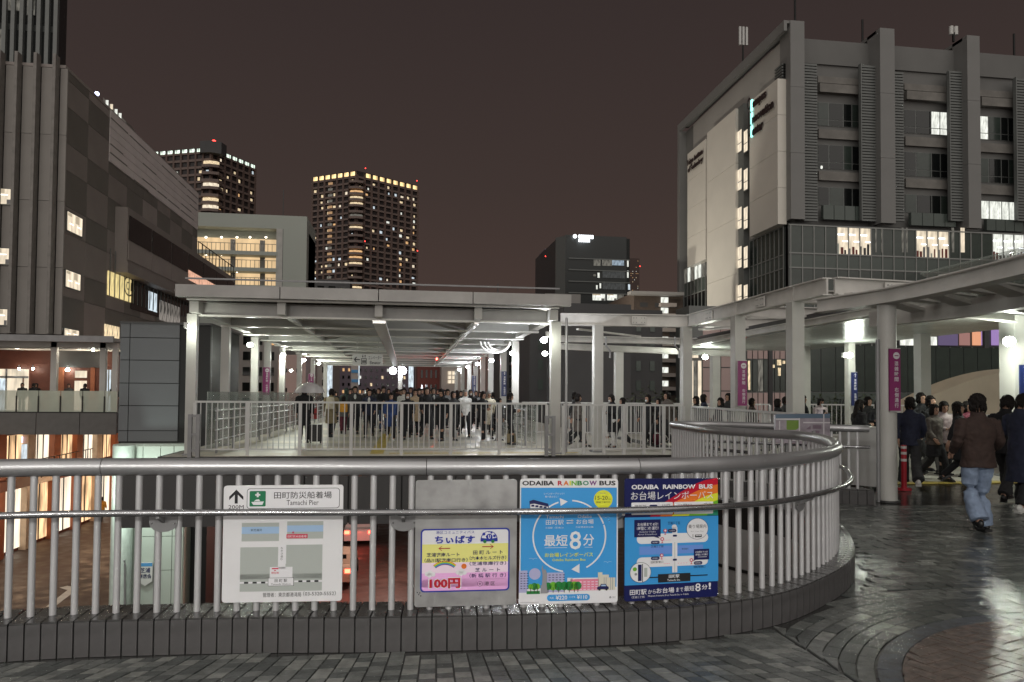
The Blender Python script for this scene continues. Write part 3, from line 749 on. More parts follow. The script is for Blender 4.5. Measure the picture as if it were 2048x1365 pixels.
MB().prism([(7.4, 9.8), (9.3, 11.4), (12.2, 11.8), (12.2, 4.5), (7.2, 4.0)], 3.40, 3.43).build('roof_sheet', m_glass2, c2)
MB().prism([(9.4, 11.4), (9.6, 13.45), (13.9, 13.45), (14.5, 15.6), (20, 15.4), (20, 6), (9.2, 6)], 3.32, 3.36).build('ceiling', m_ceil, c2)
# curved beige shell wall at right back
sh = MB(); N = 26; vs = []; fs = []
m_shell = mat('beige_shell', (.42, .36, .27), .45, 0, .1, 1.0)
for k in range(N+1):
    u = k/N; px = 1795+u*330; py = 838-88*math.sin(min(1, u*1.25)*math.pi/2)**.8-(14*u)
    b = 27-5*u; p = PB(px, py, b)
    vs += [(p[0], b, 0.0), (p[0], b+.8, 0.0), (p[0], b+1.3, p[2]+.05), (p[0], b, p[2])]
for i in range(N):
    for j in range(4): fs.append((i*4+j, i*4+(j+1) % 4, i*4+4+(j+1) % 4, i*4+4+j))
sh.add(vs, [f[::-1] for f in fs]); shell = sh.build('shell_wall', m_shell, smooth=True, label='curved beige shell wall rising behind the walkers at the right edge', cat='wall')
vs = []
# white block and tilted map board at the end of the curved rail
b = 11.9; x0 = PB(1717, 900, b)[0]; x1 = PB(1763, 900, b)[0]
zt_ = PB(1720, 857, b)[2]
blk = thing('utility_panel', 'light grey metal panel screen at the end of the curved railing beside the round column', 'panel', (x0, b, 0))
MB().hexa([(x0, b+.25, .06), (x1, b-.05, .04), (x1+.1, b+.4, .04), (x0+.1, b+.7, .06), (x0, b+.25, zt_), (x1, b-.05, zt_), (x1+.1, b+.4, zt_), (x0+.1, b+.7, zt_)]).build('panel', mat('pale_panel', (.42, .42, .41), .5, 0, .1, 2), blk)
MB().hexa([(x0, b+.22, zt_+.0), (x1+.02, b-.08, zt_), (x1+.1, b+.4, zt_), (x0+.1, b+.7, zt_), (x0, b+.22, zt_+.02), (x1+.02, b-.08, zt_+.02), (x1+.1, b+.4, zt_+.02), (x0+.1, b+.7, zt_+.02)]).build('cap', m_white, blk)
_k = min(range(int(K*.75), K), key=lambda i: abs(px_of(CUR[i])-1605)); MY = CUR[_k].y-.42
mpb = thing('map_board', 'tilted faded area map board with green park patch on the far curved railing', 'map', (PB(1550, 890, 11.2)[0], 11.2, .8))
p0 = PB(1551, 886, MY); p1 = PB(1660, 890, MY); p2 = PB(1660, 828, MY+.22); p3 = PB(1551, 829, MY+.22)
mg = mat('map_print_grey', (.25, .22, .25), .3, 0, .25, 6)
MB().hexa([p0, p1, (p1[0], p1[1]+.05, p1[2]-.01), (p0[0], p0[1]+.05, p0[2]-.01), p3, p2, (p2[0], p2[1]+.05, p2[2]-.01), (p3[0], p3[1]+.05, p3[2]-.01)]).build('board', mg, mpb)
P0, U, V = Vector(p0), Vector(p1)-Vector(p0), Vector(p3)-Vector(p0); nn = U.cross(V).normalized()
def MP(u, v, l=1): return tuple((P0*(1-u)+Vector(p1)*u)*(1-v)+(Vector(p3)*(1-u)+Vector(p2)*u)*v+nn*(.004*l))
def mrect(mb, u0, v0, u1, v1, l=1): flat(mb, [MP(u0, v0, l), MP(u1, v0, l), MP(u1, v1, l), MP(u0, v1, l)])
for nm, col, rc in (('sea_print', (.08, .12, .17), [(0, .85, 1, 1)]), ('park_print', (.12, .20, .03), [(.20, .45, .42, .78)]), ('road_print', (.5, .48, .5), [(0, .79, .42, .84), (.5, .68, 1, .72), (.87, .2, .89, .98), (.42, .4, .44, .85), (.06, .1, .08, .75), (.3, .08, .8, .12)]), ('block_print', (.14, .10, .13), [(.52, .48, .64, .6), (.66, .3, .8, .44), (.68, .5, .84, .62), (.82, .1, .92, .3), (.1, .3, .2, .4)])):
    mb = MB(); [mrect(mb, *q, l=1 if nm != 'road_print' else 2) for q in rc]; mb.build(nm, mat(nm, col, .35, 0, .1), mpb)
for x in (.25, .75):
    p = P0+U*x; MB().box(p.x-.02, p.x+.02, p.y+.06, p.y+.10, CZ, p.z+.2).build('leg', m_brk, mpb)
# red and white delineator post
x, y = G(1808, 981)
dp = thing('delineator_post', 'red rubber delineator post with two white bands at the foot of the round column', 'post', (x, y, 0))
rr = mat('red_rubber', (.42, .015, .03), .4, 0, .05)
MB().cyl(x, y, .04, .78, .045, 14).build('tube', rr, dp, smooth=True); MB().cyl(x, y, .0, .04, .12, 16).build('base', rr, dp)
for z in (.50, .62, .72): MB().cyl(x, y, z, z+.045, .047, 14).build('reflective_band', m_sign, dp, smooth=True)
# ================= BUILDINGS =================
GZ = -7.5
# ---- assumed plaza lamps behind the viewpoint (unseen, added to light the near railing and boards) ----
def plaza_lamp(x, y, h, pw, lab):
    t = thing('plaza_lamp', lab, 'lamp', (x, y, 0), 'assumed plaza lamps behind the viewpoint')
    MB().tube([(x, y, 0), (x, y, h)], .06, 12).build('pole', m_brk, t, smooth=True)
    MB().ell((x, y, h+.1), (.22, .22, .12), 16, 8).build('lamp_head', m_lens, t, smooth=True)
    ld = bpy.data.lights.new('plaza', 'POINT'); ld.energy = pw; ld.shadow_soft_size = .3; ld.color = (1, .97, .92)
    lo = bpy.data.objects.new('lamp_light', ld); C.objects.link(lo); lo.parent = t; lo.location = (0, 0, h-.25)
plaza_lamp(-4.5, -4.0, 4.6, 1000, 'assumed plaza lamp on a grey pole left of the viewpoint')
plaza_lamp(2.0, -4.5, 4.6, 920, 'assumed plaza lamp on a grey pole right of the viewpoint')
L_warm = emi('window_warm', (1, .78, .48), .85, var=.5, vs=3); L_warm2 = emi('window_cream', (1, .85, .64), .88, var=.28, vs=1.0)
L_org = emi('window_orange', (1, .58, .26), .75, var=.4); L_cool = emi('window_cool', (.80, .92, 1), .8, var=.4); L_pale = emi('window_white', (.95, .97, .88), .9, var=.3)
L_dim = emi('window_dim', (.55, .52, .44), .22, var=.6, vs=2); L_red = emi('beacon_red', (1, .05, .04), 6); L_yel = emi('display_yellow', (1, .80, .36), .8, var=.3)
L_rim = emi('crown_light', (1, .70, .32), 1.5, var=.5, vs=.2); L_rimw = emi('crown_light_white', (.85, 1, .85), 1.1, var=.8, vs=.3)
L_dim2 = emi('window_blind', (.85, .70, .50), .55, var=.15); L_hi = emi('ceiling_tube', (1, .97, .9), 2.2)
LW = [L_warm, L_warm2, L_org, L_pale, L_cool]
g_dark = mat('dark_window_glass', (.012, .014, .014), .06, 0, .3, .6, spec=.6)
g_green = mat('green_curtain_glass', (.045, .060, .052), .16, 0, .4, .5, spec=.6)
g_span = mat('spandrel_glass', (.085, .105, .095), .25, 0, .12, .6)
m_mul = mat('mullion_grey', (.16, .17, .165), .45, .2, .05)
pa = [mat('mall_panel_%s' % n, c, .55, 0, .08, .5, .1, 14) for n, c in (('dark', (.17, .158, .142)), ('mid', (.27, .24, .222)), ('light', (.34, .30, .28)))]
m_fr = mat('mall_front_panel', (.30, .28, .26), .55, 0, .1, .4)
m_bandw = mat('mall_white_band', (.74, .68, .67), .5, 0, .06, .5)
# ---- mall ----
ml = thing('shopping_mall', 'large grey panelled shopping mall with checkered side wall filling the left side', 'building', (-30, 60, GZ))
AX = -19.55; B0 = 45.0; ZT = 20.2
MB().box(-60, AX-.1, B0+.1, 72.0, 4.9, ZT-.15).build('core', m_grout, ml)
MB().box(-60, AX-.0, B0, 72.2, ZT-.12, ZT+.05).build('parapet', pa[2], ml)
# front face: panels between fins
fxs = [-26.0]+[PB(p, 450, B0)[0] for p in (-40, 2, 36, 74, 112, 130)]
fxs = sorted(fxs); zs = [4.8, 8.6, 12.4, 16.2, ZT-.15]
for a, b in zip(fxs, fxs[1:]):
    for c, d in zip(zs, zs[1:]): MB().box(a+.05, b-.05, B0-.03, B0+.1, c+.012, d-.012).build('panel', m_fr, ml)
for x in fxs[1:-1]:
    MB().box(x-.16, x+.0, B0-.55, B0-.03, 4.8, ZT+.45).build('fin', mat('fin_grey', (.21, .195, .18), .5) if x == fxs[1] else bpy.data.materials['fin_grey'], ml)
def litwin_b(par, b, px0, ty, by, px1, m, d=.06, fr=None):
    x0, x1, z0, z1 = RB(b, px0, ty, by, px1)
    f = MB().box(x0-.06, x1+.06, b-.05, b-.005, z0-.06, z1+.06).build('window', fr or m_mul, par)
    MB().box(x0, x1, b-.07, b-.051, z0, z1).build('pane', m, f)
    if x1-x0 > .7 and m in (L_warm2, L_warm, L_pale):
        h = z1-z0; MB().box(x0+.05, x1-(x1-x0)*R.uniform(.3, .6), b-.078, b-.071, z1-h*.28, z1-h*.02).build('blind', L_dim2, f); MB().box(x0+(x1-x0)*.3, x0+(x1-x0)*.75, b-.078, b-.071, z1-h*.42, z1-h*.36).build('ceiling_light', L_hi, f); MB().box(x1-(x1-x0)*.3, x1-.1, b-.078, b-.071, z0, z0+h*.3).build('furniture', m_brk, f)
def litwin_a(par, a, px0, ty, by, px1, m, s=1, fr=None, nm=0, d0=.0):
    y0, y1, z0, z1 = RA(a, px0, ty, by, px1); s = s; d0 = d0*s
    f = MB().box(a+s*(.005+abs(d0)), a+s*(.05+abs(d0)), y0-.06, y1+.06, z0-.06, z1+.06).build('window', fr or m_mul, par)
    n = max(1, nm+1)
    for k in range(n):
        w = (y1-y0)/n; MB().box(a+s*(.051+abs(d0)), a+s*(.07+abs(d0)), y0+w*k+.03, y0+w*(k+1)-.03, z0, z1).build('pane', m, f); h = z1-z0; MB().box(a+.071, a+.078, y0+w*k+.06, y0+w*(k+.55), z1-h*(.2+.25*k), z1-.03).build('blind', L_dim2, f); MB().box(a+.071, a+.078, y0+w*(k+.3), y0+w*(k+.8), z1-h*.62, z1-h*.57).build('ceiling_light', L_hi, f)
for ty, by, r_ in ((378, 408, 27), (497, 528, 23), (619, 650, 19)): litwin_b(ml, B0-.03, -12, ty, by, r_, L_warm2)
# side face: checkered panels
bs = [B0+.02, 48.2, 51.4, 54.6, 57.8, 61.0, 64.2, 67.4, 70.6, 72.2]; rows = []
z = 4.95; flip = 0
while z < 20.05:
    h = (2.1, 1.55)[flip]; rows.append((z, min(z+h, 20.05))); z += h; flip = 1-flip
for i, (a, b) in enumerate(zip(bs, bs[1:])):
    for j, (c, d) in enumerate(rows):
        if a >= 51.3 and d > 16.75: 
            if c > 16.0: continue
            d = min(d, 16.7)
        mm_ = pa[0] if (j+i) % 2 == 0 else pa[R.choice([1, 1, 2])]
        if R.random() < .12: mm_ = pa[R.choice([0, 1, 2])]
        o_ = (i % 3)*.0
        MB().box(AX-.09, AX+R.uniform(-.01, .01), a+.012, b-.012, c+.012, d-.012).build('panel', mm_, ml)
MB().box(AX-.09, AX-.03, 51.4, 72.2, 15.9, 16.72).build('panel', pa[0], ml)
z = 16.72; k = 0
while z < ZT-.2:
    y = 51.4
    while y < 72.1:
        y1 = min(72.2, y+R.choice([2.6, 3.4, 4.3])); MB().box(AX-.1, AX+.03, y+.01, y1-.01, z+.02, z+.56).build('panel', m_bandw, ml)
        if R.random() < .45: MB().box(AX+.03, AX+.034, y+.1, y1-.3, z+.0, z+.09).build('slot', pa[0], ml)
        y = y1
    z += .575
for px0, ty, by, px1 in ((133, 423, 460, 163), (130, 540, 573, 159), (127, 657, 672, 156)): litwin_a(ml, AX, px0, ty, by, px1, L_warm2, nm=1)
# projecting glazed box
b0 = 52.6; bX = PB(255, 450, b0)[0]; zt_, zb_ = PB(245, 414, b0)[2], PB(245, 545, b0)[2]
pbx = MB().box(AX+.02, bX, b0, 84, zb_, zt_).build('bay', pa[1], ml)
def bayrect(px0, ty, by, px1, m, nm, d=.05): 
    y0, y1, z0, z1 = RA(bX, px0, ty, by, px1); return MB().box(bX+.005, bX+d, y0, y1, z0, z1).build(nm, m, ml)
yA = PA(257, 450, bX)[1]
zg1, zg0 = PA(257, 430, bX)[2], PA(257, 480, bX)[2]
y = yA; k = 0
while y < 83:
    y1 = min(83.6, y+4.6); MB().box(bX+.005, bX+.04, y+.1, y1-.1, zg0, zg1).build('window', g_dark, ml)
    MB().box(bX+.005, bX+.05, y+.03, y1-.03, zb_+.9, zg0-.08).build('panel', pa[2], ml); y = y1; k += 1
MB().box(bX+.041, bX+.06, 66.5, 83, zg0-.6, zg0+.25).build('window', emi('bay_pink_light', (1, .55, .38), .75, var=.4), ml)
MB().box(bX+.005, bX+.08, b0, 84, zb_, zb_+.75).build('panel', pa[1], ml)
tr = thing('terrace_railing', 'dark bar railing on the mall terrace in front of the lit apartment galleries', 'railing', (bX, 76, zt_))
for k in range(12): MB().box(bX-.15, bX-.09, 70+k*1.25, 70.06+k*1.25, zt_, zt_+1.25).build('post', m_blk, tr)
MB().box(bX-.15, bX-.09, 70, 84, zt_+1.2, zt_+1.27).build('rail', m_blk, tr)
# display windows under the bay
def shop_a(a, px0, ty, by, px1, m, n=1, nm='window', gap=.06):
    y0, y1, z0, z1 = RA(a, px0, ty, by, px1); w = (y1-y0)/n
    for k in range(n): MB().box(a+.01, a+.05, y0+w*k+gap, y0+w*(k+1)-gap, z0, z1).build(nm, m, ml)
shop_a(AX, 214, 541, 590, 262, L_yel, 6); shop_a(AX, 208, 648, 685, 238, L_warm, 3)
y0, y1, z0, z1 = RA(AX, 246, 560, 598, 262)
rg_ = MB(); c_ = ((y0+y1)/2+.2, (z0+z1)/2+.35)
for k in range(20):
    a, b = [2*math.pi*q/20 for q in (k, k+1)]
    rg_.hexa([(AX+.055+t_, c_[0]+r_*math.cos(q)*1.3, c_[1]+r_*math.sin(q)) for t_ in (0, .01) for q, r_ in ((a, .62), (b, .62), (b, .72), (a, .72))])
rg_.build('ring_mark', m_ink, ml)
mb = MB(); text_on(mb, '01', (AX+.06, c_[0]-.45, c_[1]-.3), (0, .9, 0), (0, 0, .6)); mb.build('ring_text', m_ink, ml)
shop_a(AX, 296, 582, 620, 314, L_cool, 2); shop_a(AX, 318, 600, 640, 360, emi('display_dark', (.5, .45, .4), .35, var=.8, vs=2), 6)
y0, y1, z0, z1 = RA(AX, 262, 560, 610, 296); MB().box(AX+.005, AX+.03, y0, y1+14, z0-.3, z1+.5).build('window', g_dark, ml)
for k in range(26):
    y = 51.6+k*.85; MB().box(AX+.12, AX+.17, y, y+.05, 7.9, 11.0).build('fin', m_mul, ml)
# upper tower with dark glass
b = 62; x0 = PB(-60, 60, b)[0]; x1 = PB(119, 60, b)[0]
ut = thing('office_tower', 'dark glass tower with thin vertical fins rising above the mall at top left', 'building', (x0, b, ZT))
MB().box(x0-10, x1, b, b+1.2, 14, 46).build("core", g_dark, ut)
x = x1
while x > x0-6: MB().box(x-.30, x-.02, b-.35, b-.01, ZT, 46).build('fin', m_mul, ut); x -= .62
z = ZT+2
while z < 45: MB().box(x0-10, x1, b-.04, b-.012, z, z+.5).build('spandrel', mat('tower_spandrel', (.03, .035, .033), .3) if z < ZT+3 else bpy.data.materials['tower_spandrel'], ut); z += 3.8
for q in ((10, 0, 20, 40), (56, 0, 30, 70), (0, 60, 100, 4)): litwin_b(ut, b-.02, q[0], q[1], q[2], q[3], L_dim)
# rooftop lights above the roof line
for k, (px, py) in enumerate(((194, 188), )):
    p = PB(px, py, 60); MB().ell(p, (.16, .16, .16), 10, 6).build('roof_light', emi('blue_white_light', (.6, .65, 1), 8), smooth=True, label='small bluish white light on the mall roof edge', cat='lamp')
rh = thing('rooftop_room', 'small lit rooftop room peeping over the mall parapet', 'building', (-25, 66, 20))
for px, py in ((215, 207), (224, 215), (233, 225), (241, 233)):
    x0, x1, z0, z1 = RB(64, px-3, py-6, py+4, px+2); MB().box(x0, x1, 63.95, 64, z0, z1).build('window', L_pale if px % 2 else L_warm2, rh)
x0, x1, z0, z1 = RB(64.1, 206, 200, 300, 252)
MB().hexa([(x0, 64.1, z0), (x1, 64.1, z0), (x1, 66, z0), (x0, 66, z0), (x0, 64.1, z1+.2), (x1, 64.1, z1-1.7), (x1, 66, z1-1.7), (x0, 66, z1+.2)]).build('wall', pa[0], rh)
# ---- walkway deck at left with canopy ----
WB = 40.0; wx0 = -26; wx1 = PB(235, 800, WB)[0]
wk = thing('mall_walkway', 'covered mall walkway with glass balustrade and grey fascia at left', 'walkway', (-20, WB, -.6))
MB().box(wx0, wx1, WB+.02, 45.0, -.5, .52).build('slab', m_dark, wk)
for a, b in zip([wx0]+[PB(p, 850, WB)[0] for p in (-40, 73, 160)], [PB(p, 850, WB)[0] for p in (-40, 73, 160)]+[wx1]):
    MB().box(a+.015, b-.015, WB-.06, WB+.02, -.58, .50).build('panel', mat('fascia_grey', (.10, .098, .095), .5, 0, .1) if 'fascia_grey' not in bpy.data.materials else bpy.data.materials['fascia_grey'], wk)
gx = [PB(p, 800, WB)[0] for p in (-52, -9, 33, 77, 121, 165, 209, 235)]
for a, b in zip(gx, gx[1:]):
    MB().box(a+.02, b-.02, WB, WB+.03, .56, 1.62).build('glass_panel', m_glass, wk); MB().box(a-.02, a+.03, WB-.05, WB+.0, .52, 1.35).build('post', m_blk, wk)
MB().box(wx0, wx1, WB-.06, WB+.05, .50, .56).build('base_rail', m_blk, wk)
MB().box(wx0, wx1, WB-.6, 45, 4.12, 4.28).build('roof', m_brk, wk); MB().box(wx0, wx1, WB-.75, WB-.6, 4.05, 4.36).build('gutter', m_brk, wk)
for y in (40.4, 42, 43.6): MB().box(wx0, wx1, y, y+.12, 3.82, 4.12).build('beam', m_white, wk)
for px in (108, 206):
    x = PB(px, 760, WB+.5)[0]; MB().box(x-.14, x+.14, WB+.4, WB+.65, .52, 4.1).build('column', m_white, wk)
x = PB(230, 760, WB+.3)[0]; MB().box(x-.12, x+.12, WB+.2, WB+.4, .52, 4.1).build('column', m_white, wk)
m_brick = mat('red_brown_wall', (.11, .030, .016), .6, 0, .15, 2); m_cream = mat('shop_interior', (.6, .55, .45), .6)
def on_b(par, b, px0, ty, by, px1, m, nm, d=.05):
    x0, x1, z0, z1 = RB(b, px0, ty, by, px1); return MB().box(x0, x1, b-d, b, z0, z1).build(nm, m, par)
MB().box(-27, PB(236, 700, 44.9)[0], 44.9, 45.0, .5, 4.2).build('back_wall', m_brick, wk)
on_b(wk, 44.85, -30, 738, 822, 57, L_warm2, 'shop_window'); on_b(wk, 44.79, -30, 752, 756, 57, m_brk, 'transom'); on_b(wk, 44.79, 12, 738, 822, 14, m_brk, 'mullion'); on_b(wk, 44.79, 46, 756, 822, 47, m_brick, 'mullion')
on_b(wk, 44.79, -30, 757, 822, 11, L_cool, 'sign_light')
on_b(wk, 44.85, 151, 742, 756, 174, L_warm2, 'sign_light'); on_b(wk, 44.85, 150, 762, 822, 162, L_warm2, 'door'); on_b(wk, 44.85, 163, 762, 822, 173, L_warm2, 'door')
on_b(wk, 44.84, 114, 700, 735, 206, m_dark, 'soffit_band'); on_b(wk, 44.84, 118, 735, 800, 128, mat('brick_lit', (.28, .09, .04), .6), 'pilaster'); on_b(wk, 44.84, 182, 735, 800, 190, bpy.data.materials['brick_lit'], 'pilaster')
on_b(wk, 44.85, 211, 740, 822, 231, L_cool, 'shop_window'); 
for q in (217, 223): on_b(wk, 44.79, q, 740, 822, q+1, m_mul, 'mullion')
def pl(x, y, z, e, col, nm='shop_light', sz=.1):
    ld = bpy.data.lights.new(nm, 'POINT'); ld.energy = e; ld.color = col; ld.shadow_soft_size = sz
    lo = bpy.data.objects.new(nm, ld); C.objects.link(lo); lo.location = (x, y, z); return lo
for px, py, s, lb_ in ((135, 740, .10, 'brightest one between the brown pilasters'), (101, 689, .05, 'left of the first walkway column head'), (122, 689, .04, 'right of the first walkway column head'), (186, 700, .07, 'left one of the pair by the second column'), (203, 701, .05, 'right one of the pair by the second column'), (38, 738, .06, 'above the left shop window'), (66, 738, .06, 'at the right end of the lit shop front')):
    b = 44.6 if py > 720 else 41; p = PB(px, py, b)
    t = thing('walkway_spotlight', 'small lit walkway spotlight, '+lb_, 'lamp', p, 'small spotlights under the mall walkway roof'); MB().ell(p, (s, s, s), 10, 6).build('lens', m_lens, t, smooth=True); MB().box(p[0]-.03, p[0]+.03, p[1]-.03, p[1]+.03, p[2]+s, p[2]+s+.15).build('stem', m_brk, t)
pl(-17.4, 42.5, 3.7, 90, (1, .85, .65)); pl(-20.5, 42.5, 3.7, 60, (1, .85, .65)); pl(-15.4, 42.5, 3.7, 70, (1, .85, .65))
# ---- street-level shops ----
SX = -21.6
sh_ = thing('street_shops', 'orange lit street level shop fronts with red brick piers under the mall', 'shop', (SX, 55, GZ))
MB().box(SX-8, SX-.3, 36, 80, GZ, -.6).build('wall', m_brick, sh_); MB().box(SX-8, SX+2.4, 46, 80, -.6, .3).build('soffit', m_brk, sh_)
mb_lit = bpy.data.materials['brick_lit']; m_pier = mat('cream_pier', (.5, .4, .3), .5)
y = 36.5; k = 0
L_shop = emi('shop_front_glow', (1, .62, .33), 1.1, var=.55, vs=.9); L_shop2 = emi('shop_front_cream', (1, .85, .66), 1.2, var=.3, vs=.6)
while y < 78:
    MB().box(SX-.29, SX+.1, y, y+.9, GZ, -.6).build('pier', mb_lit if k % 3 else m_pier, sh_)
    f = MB().box(SX-.29, SX-.2, y+.95, y+3.15, GZ+.2, -3.9).build('shop_window', L_shop if k % 2 else L_shop2, sh_)
    MB().box(SX-.2, SX-.15, y+2.0, y+2.07, GZ+.2, -3.9).build('mullion', m_blk, f)
    f = MB().box(SX-.29, SX-.2, y+.95, y+3.15, -3.2, -.9).build('shop_window', L_shop if (k+1) % 2 else L_shop2, sh_)
    for q in (.7, 1.4): MB().box(SX-.2, SX-.15, y+.95+q, y+1.0+q, -3.2, -.9).build('mullion', m_blk, f)
    MB().box(SX-.29, SX+.25, y+.0, y+3.2, -3.85, -3.3).build('canopy_band', m_pier if k % 2 else m_brick, sh_)
    y += 3.2; k += 1
on_b(sh_, 46.0, 14, 874, 886, 46, emi('sign_violet', (.75, .65, 1), 2.2, var=.3), 'sign'); on_b(sh_, 46.0, 42, 889, 920, 54, L_cool, 'sign')
fe = thing('balcony_railing', 'dark bar railing sloping in front of the orange lit shops', 'railing', (SX+2.4, 60, -3.2))
p0 = PB(84, 918, 46.5); p1 = PB(222, 890, 60)
MB().tube([p0, p1], .03, 6).build('rail', m_blk, fe)
for k in range(15):
    u = k/14; q = Vector(p0)+(Vector(p1)-Vector(p0))*u; MB().box(q.x-.02, q.x+.02, q.y-.02, q.y+.02, q.z-1.1, q.z).build('bar', m_blk, fe)
for y, e_ in ((42, 130), (50, 200), (58, 200), (68, 150)): pl(SX+2.2, y, -4.2, e_, (1, .62, .36), 'street_shop_light', .4)
pl(-19, 40, -3, 50, (1, .75, .55), 'street_shop_light', .4)
# ---- lift / stair tower clad in grey panels ----
TB = 30.0
tw = thing('lift_tower', 'plain grey panel clad lift tower standing left of the footbridge', 'tower', (-9.3, TB, GZ))
m_tp = mat('tower_panel', (.125, .132, .14), .45, .1, .06, .6)
tx = [PB(p, 760, TB)[0] for p in (238, 258, 358, 420)]
zz = [PB(300, p, TB)[2] for p in (647, 676, 721, 767, 812, 862, 884)]
MB().box(tx[0]+.02, tx[3]-.02, TB+.06, TB+5, GZ, zz[0]-.03).build('core', m_blk, tw)
for a, b in zip(tx, tx[1:]):
    for c, d in zip(zz[1:], zz[:-1]): MB().box(a+.014, b-.014, TB+(.25 if b == tx[3] else 0), TB+.3, c+.014, d-.014).build('panel', m_tp, tw)
MB().box(tx[0]-.03, tx[3]+.03, TB-.03, TB+5, zz[0]-.03, zz[0]+.05).build('coping', m_dark, tw)
m_lt = mat('pale_green_cladding', (.50, .56, .50), .4, 0, .06, .5)
lx = [PB(p, 1050, TB-.8)[0] for p in (222, 242, 270, 298, 348, 372)]
MB().box(lx[0], PB(372, 900, TB-.8)[0], TB-.8, TB+.05, GZ, zz[-1]-.05).build('lower_core', m_lt, tw)
wz = [GZ+k*1.25 for k in range(6)]+[zz[-1]-.1]
lower = [PB(p, 1050, TB-.86)[0] for p in (270, 283, 318, 345, 367)]
for a, b in zip(lower, lower[1:]):
    for c, d in zip(wz, wz[1:]): MB().box(a+.012, b-.012, TB-.87, TB-.80, c+.012, min(d, zz[-1]-.1)-.012).build('cladding_panel', m_lt, tw)
pc = MB().cyl((lx[0]+lx[2])/2+.1, TB-1.2, GZ, zz[-1]-.06, .36, 20).build('pillar', mat('pillar_white', (.6, .68, .62), .4), tw, smooth=True)
MB().tube([(lower[2]-.05, TB-1.0, GZ), (lower[2]-.05, TB-1.0, -1.0)], .06, 8).build('down_pipe', m_brk, tw, smooth=True)
MB().tube([PB(240, 1118, 28.6), PB(249, 1122, 28.5), PB(250, 1130, 28.5), PB(250, 1240, 28.5)], .035, 8).build('hand_pole', m_steel, smooth=True, label='thin bent white pole in front of the pale pillar', cat='pole')
pl(-9.8, 27.3, -1.9, 230, (.86, 1, .90), 'under_deck_light', .3); pl(-7.3, 25.5, -2.4, 60, (.86, 1, .90), 'under_deck_light', .3)  # assumed lights, unseen under the deck, brighten the pale cladding
# shopping street pennant sign
x0, x1, z0, z1 = RB(TB-1.0, 276, 1126, 1173, 305); sgn = thing('pennant_sign', 'white pennant shaped shopping street sign with blue top on the pale tower wall', 'sign', (x0, TB-1, z0))
w = x1-x0; h = z1-z0
mb = MB(); pf = [(x0, z1), (x0, z0+h*.2), ((x0+x1)/2, z0), (x1, z0+h*.2), (x1, z1)]
mb.add([(a, TB-1.0, b) for a, b in pf]+[(a, TB-.95, b) for a, b in pf], [(0, 1, 2, 3, 4), (9, 8, 7, 6, 5)]+[(k, 5+k, 5+(k+1) % 5, (k+1) % 5) for k in range(5)]); mb.build('board', m_sign, sgn)
MB().box(x0+.01, x1-.01, TB-1.008, TB-1.002, z1-h*.16, z1-h*.02).build('blue_strip', mat('sky_blue_print', (.08, .30, .60), .5), sgn)
mb = MB(); text_on(mb, '芝浦', (x0+w*.15, TB-1.006, z0+h*.56), (w*.7, 0, 0), (0, 0, h*.22), bold=.02); text_on(mb, '商店会', (x0+w*.07, TB-1.006, z0+h*.32), (w*.86, 0, 0), (0, 0, h*.2), bold=.02)
mb.build('lettering', mat('navy_print', (.012, .02, .09), .5), sgn)
# ================= generic far buildings =================
def facade_b(par, b, x0, x1, z0, z1, nx, nz, wm, fx=.6, fz=.55, lit=.15, lm=None, dark=None, seed=1, name='window', recess=.02):
    rr = random.Random(seed); dw = (x1-x0)/nx; dh = (z1-z0)/nz; stuff = MB()
    for i in range(nx):
        for j in range(nz):
            cx_ = x0+dw*(i+.5); cz = z0+dh*(j+.5)
            bxs = (cx_-dw*fx/2, cx_+dw*fx/2, b-.06, b-recess+.01, cz-dh*fz/2, cz+dh*fz/2)
            if rr.random() < lit: MB().box(*bxs).build(name, rr.choice(lm or LW), par)
            else: stuff.box(*bxs)
    if dark is not None: stuff.build('dark_windows', dark, par, kind='stuff')
    return par
def far_block(name, label, cat, b, px0, ty, px1, depth, wall, nx, nz, lit=.15, by=None, fx=.6, fz=.55, lm=None, seed=1, dark=g_dark, zb=None):
    x0 = PB(px0, ty, b)[0]; x1 = PB(px1, ty, b)[0]; z1 = PB((px0+px1)/2, ty, b)[2]; z0 = GZ if zb is None else zb
    t = thing(name, label, cat, ((x0+x1)/2, b, GZ)); MB().box(x0, x1, b, b+depth, GZ, z1).build('wall', wall, t)
    zw = PB(px0, by, b)[2] if by else GZ
    facade_b(t, b, x0+.3, x1-.3, zw, z1-.6, nx, nz, None, fx, fz, lit, lm, dark, seed); return t
w_beige = mat('beige_wall', (.42, .37, .34), .7, 0, .08, .3); w_pink = mat('pinkish_wall', (.48, .36, .34), .7, 0, .06, .2); w_purp = mat('dusky_purple_wall', (.21, .17, .21), .7, 0, .1, .3)
w_red = mat('red_brick_wall', (.20, .055, .045), .7, 0, .1, .3); w_grey = mat('grey_wall', (.30, .29, .28), .7, 0, .1, .3); w_dk = mat('charcoal_wall', (.06, .06, .062), .6, 0, .1, .3)
far_block('office_block', 'grey office block with small dark windows between the left bridge columns', 'building', 84, 428, 655, 560, 12, w_grey, 5, 5, .04, seed=3, by=820)
far_block('low_building', 'beige low building with dark square windows at the left end of the bridge', 'building', 96, 596, 640, 664, 12, w_beige, 3, 7, .05, seed=5, by=830, fx=.35, fz=.45)
far_block('brown_hall', 'plain pinkish brown wall building behind the umbrella', 'building', 78, 556, 710, 612, 10, w_pink, 2, 2, 0, seed=7, by=800, fx=.2, fz=.2)
far_block('apartment_block', 'dusky purple apartment block with scattered lit windows beyond the crowd', 'building', 130, 668, 640, 830, 16, w_purp, 14, 12, .2, seed=9, by=820, lm=[L_warm, L_pale, L_org], fx=.35, fz=.4)
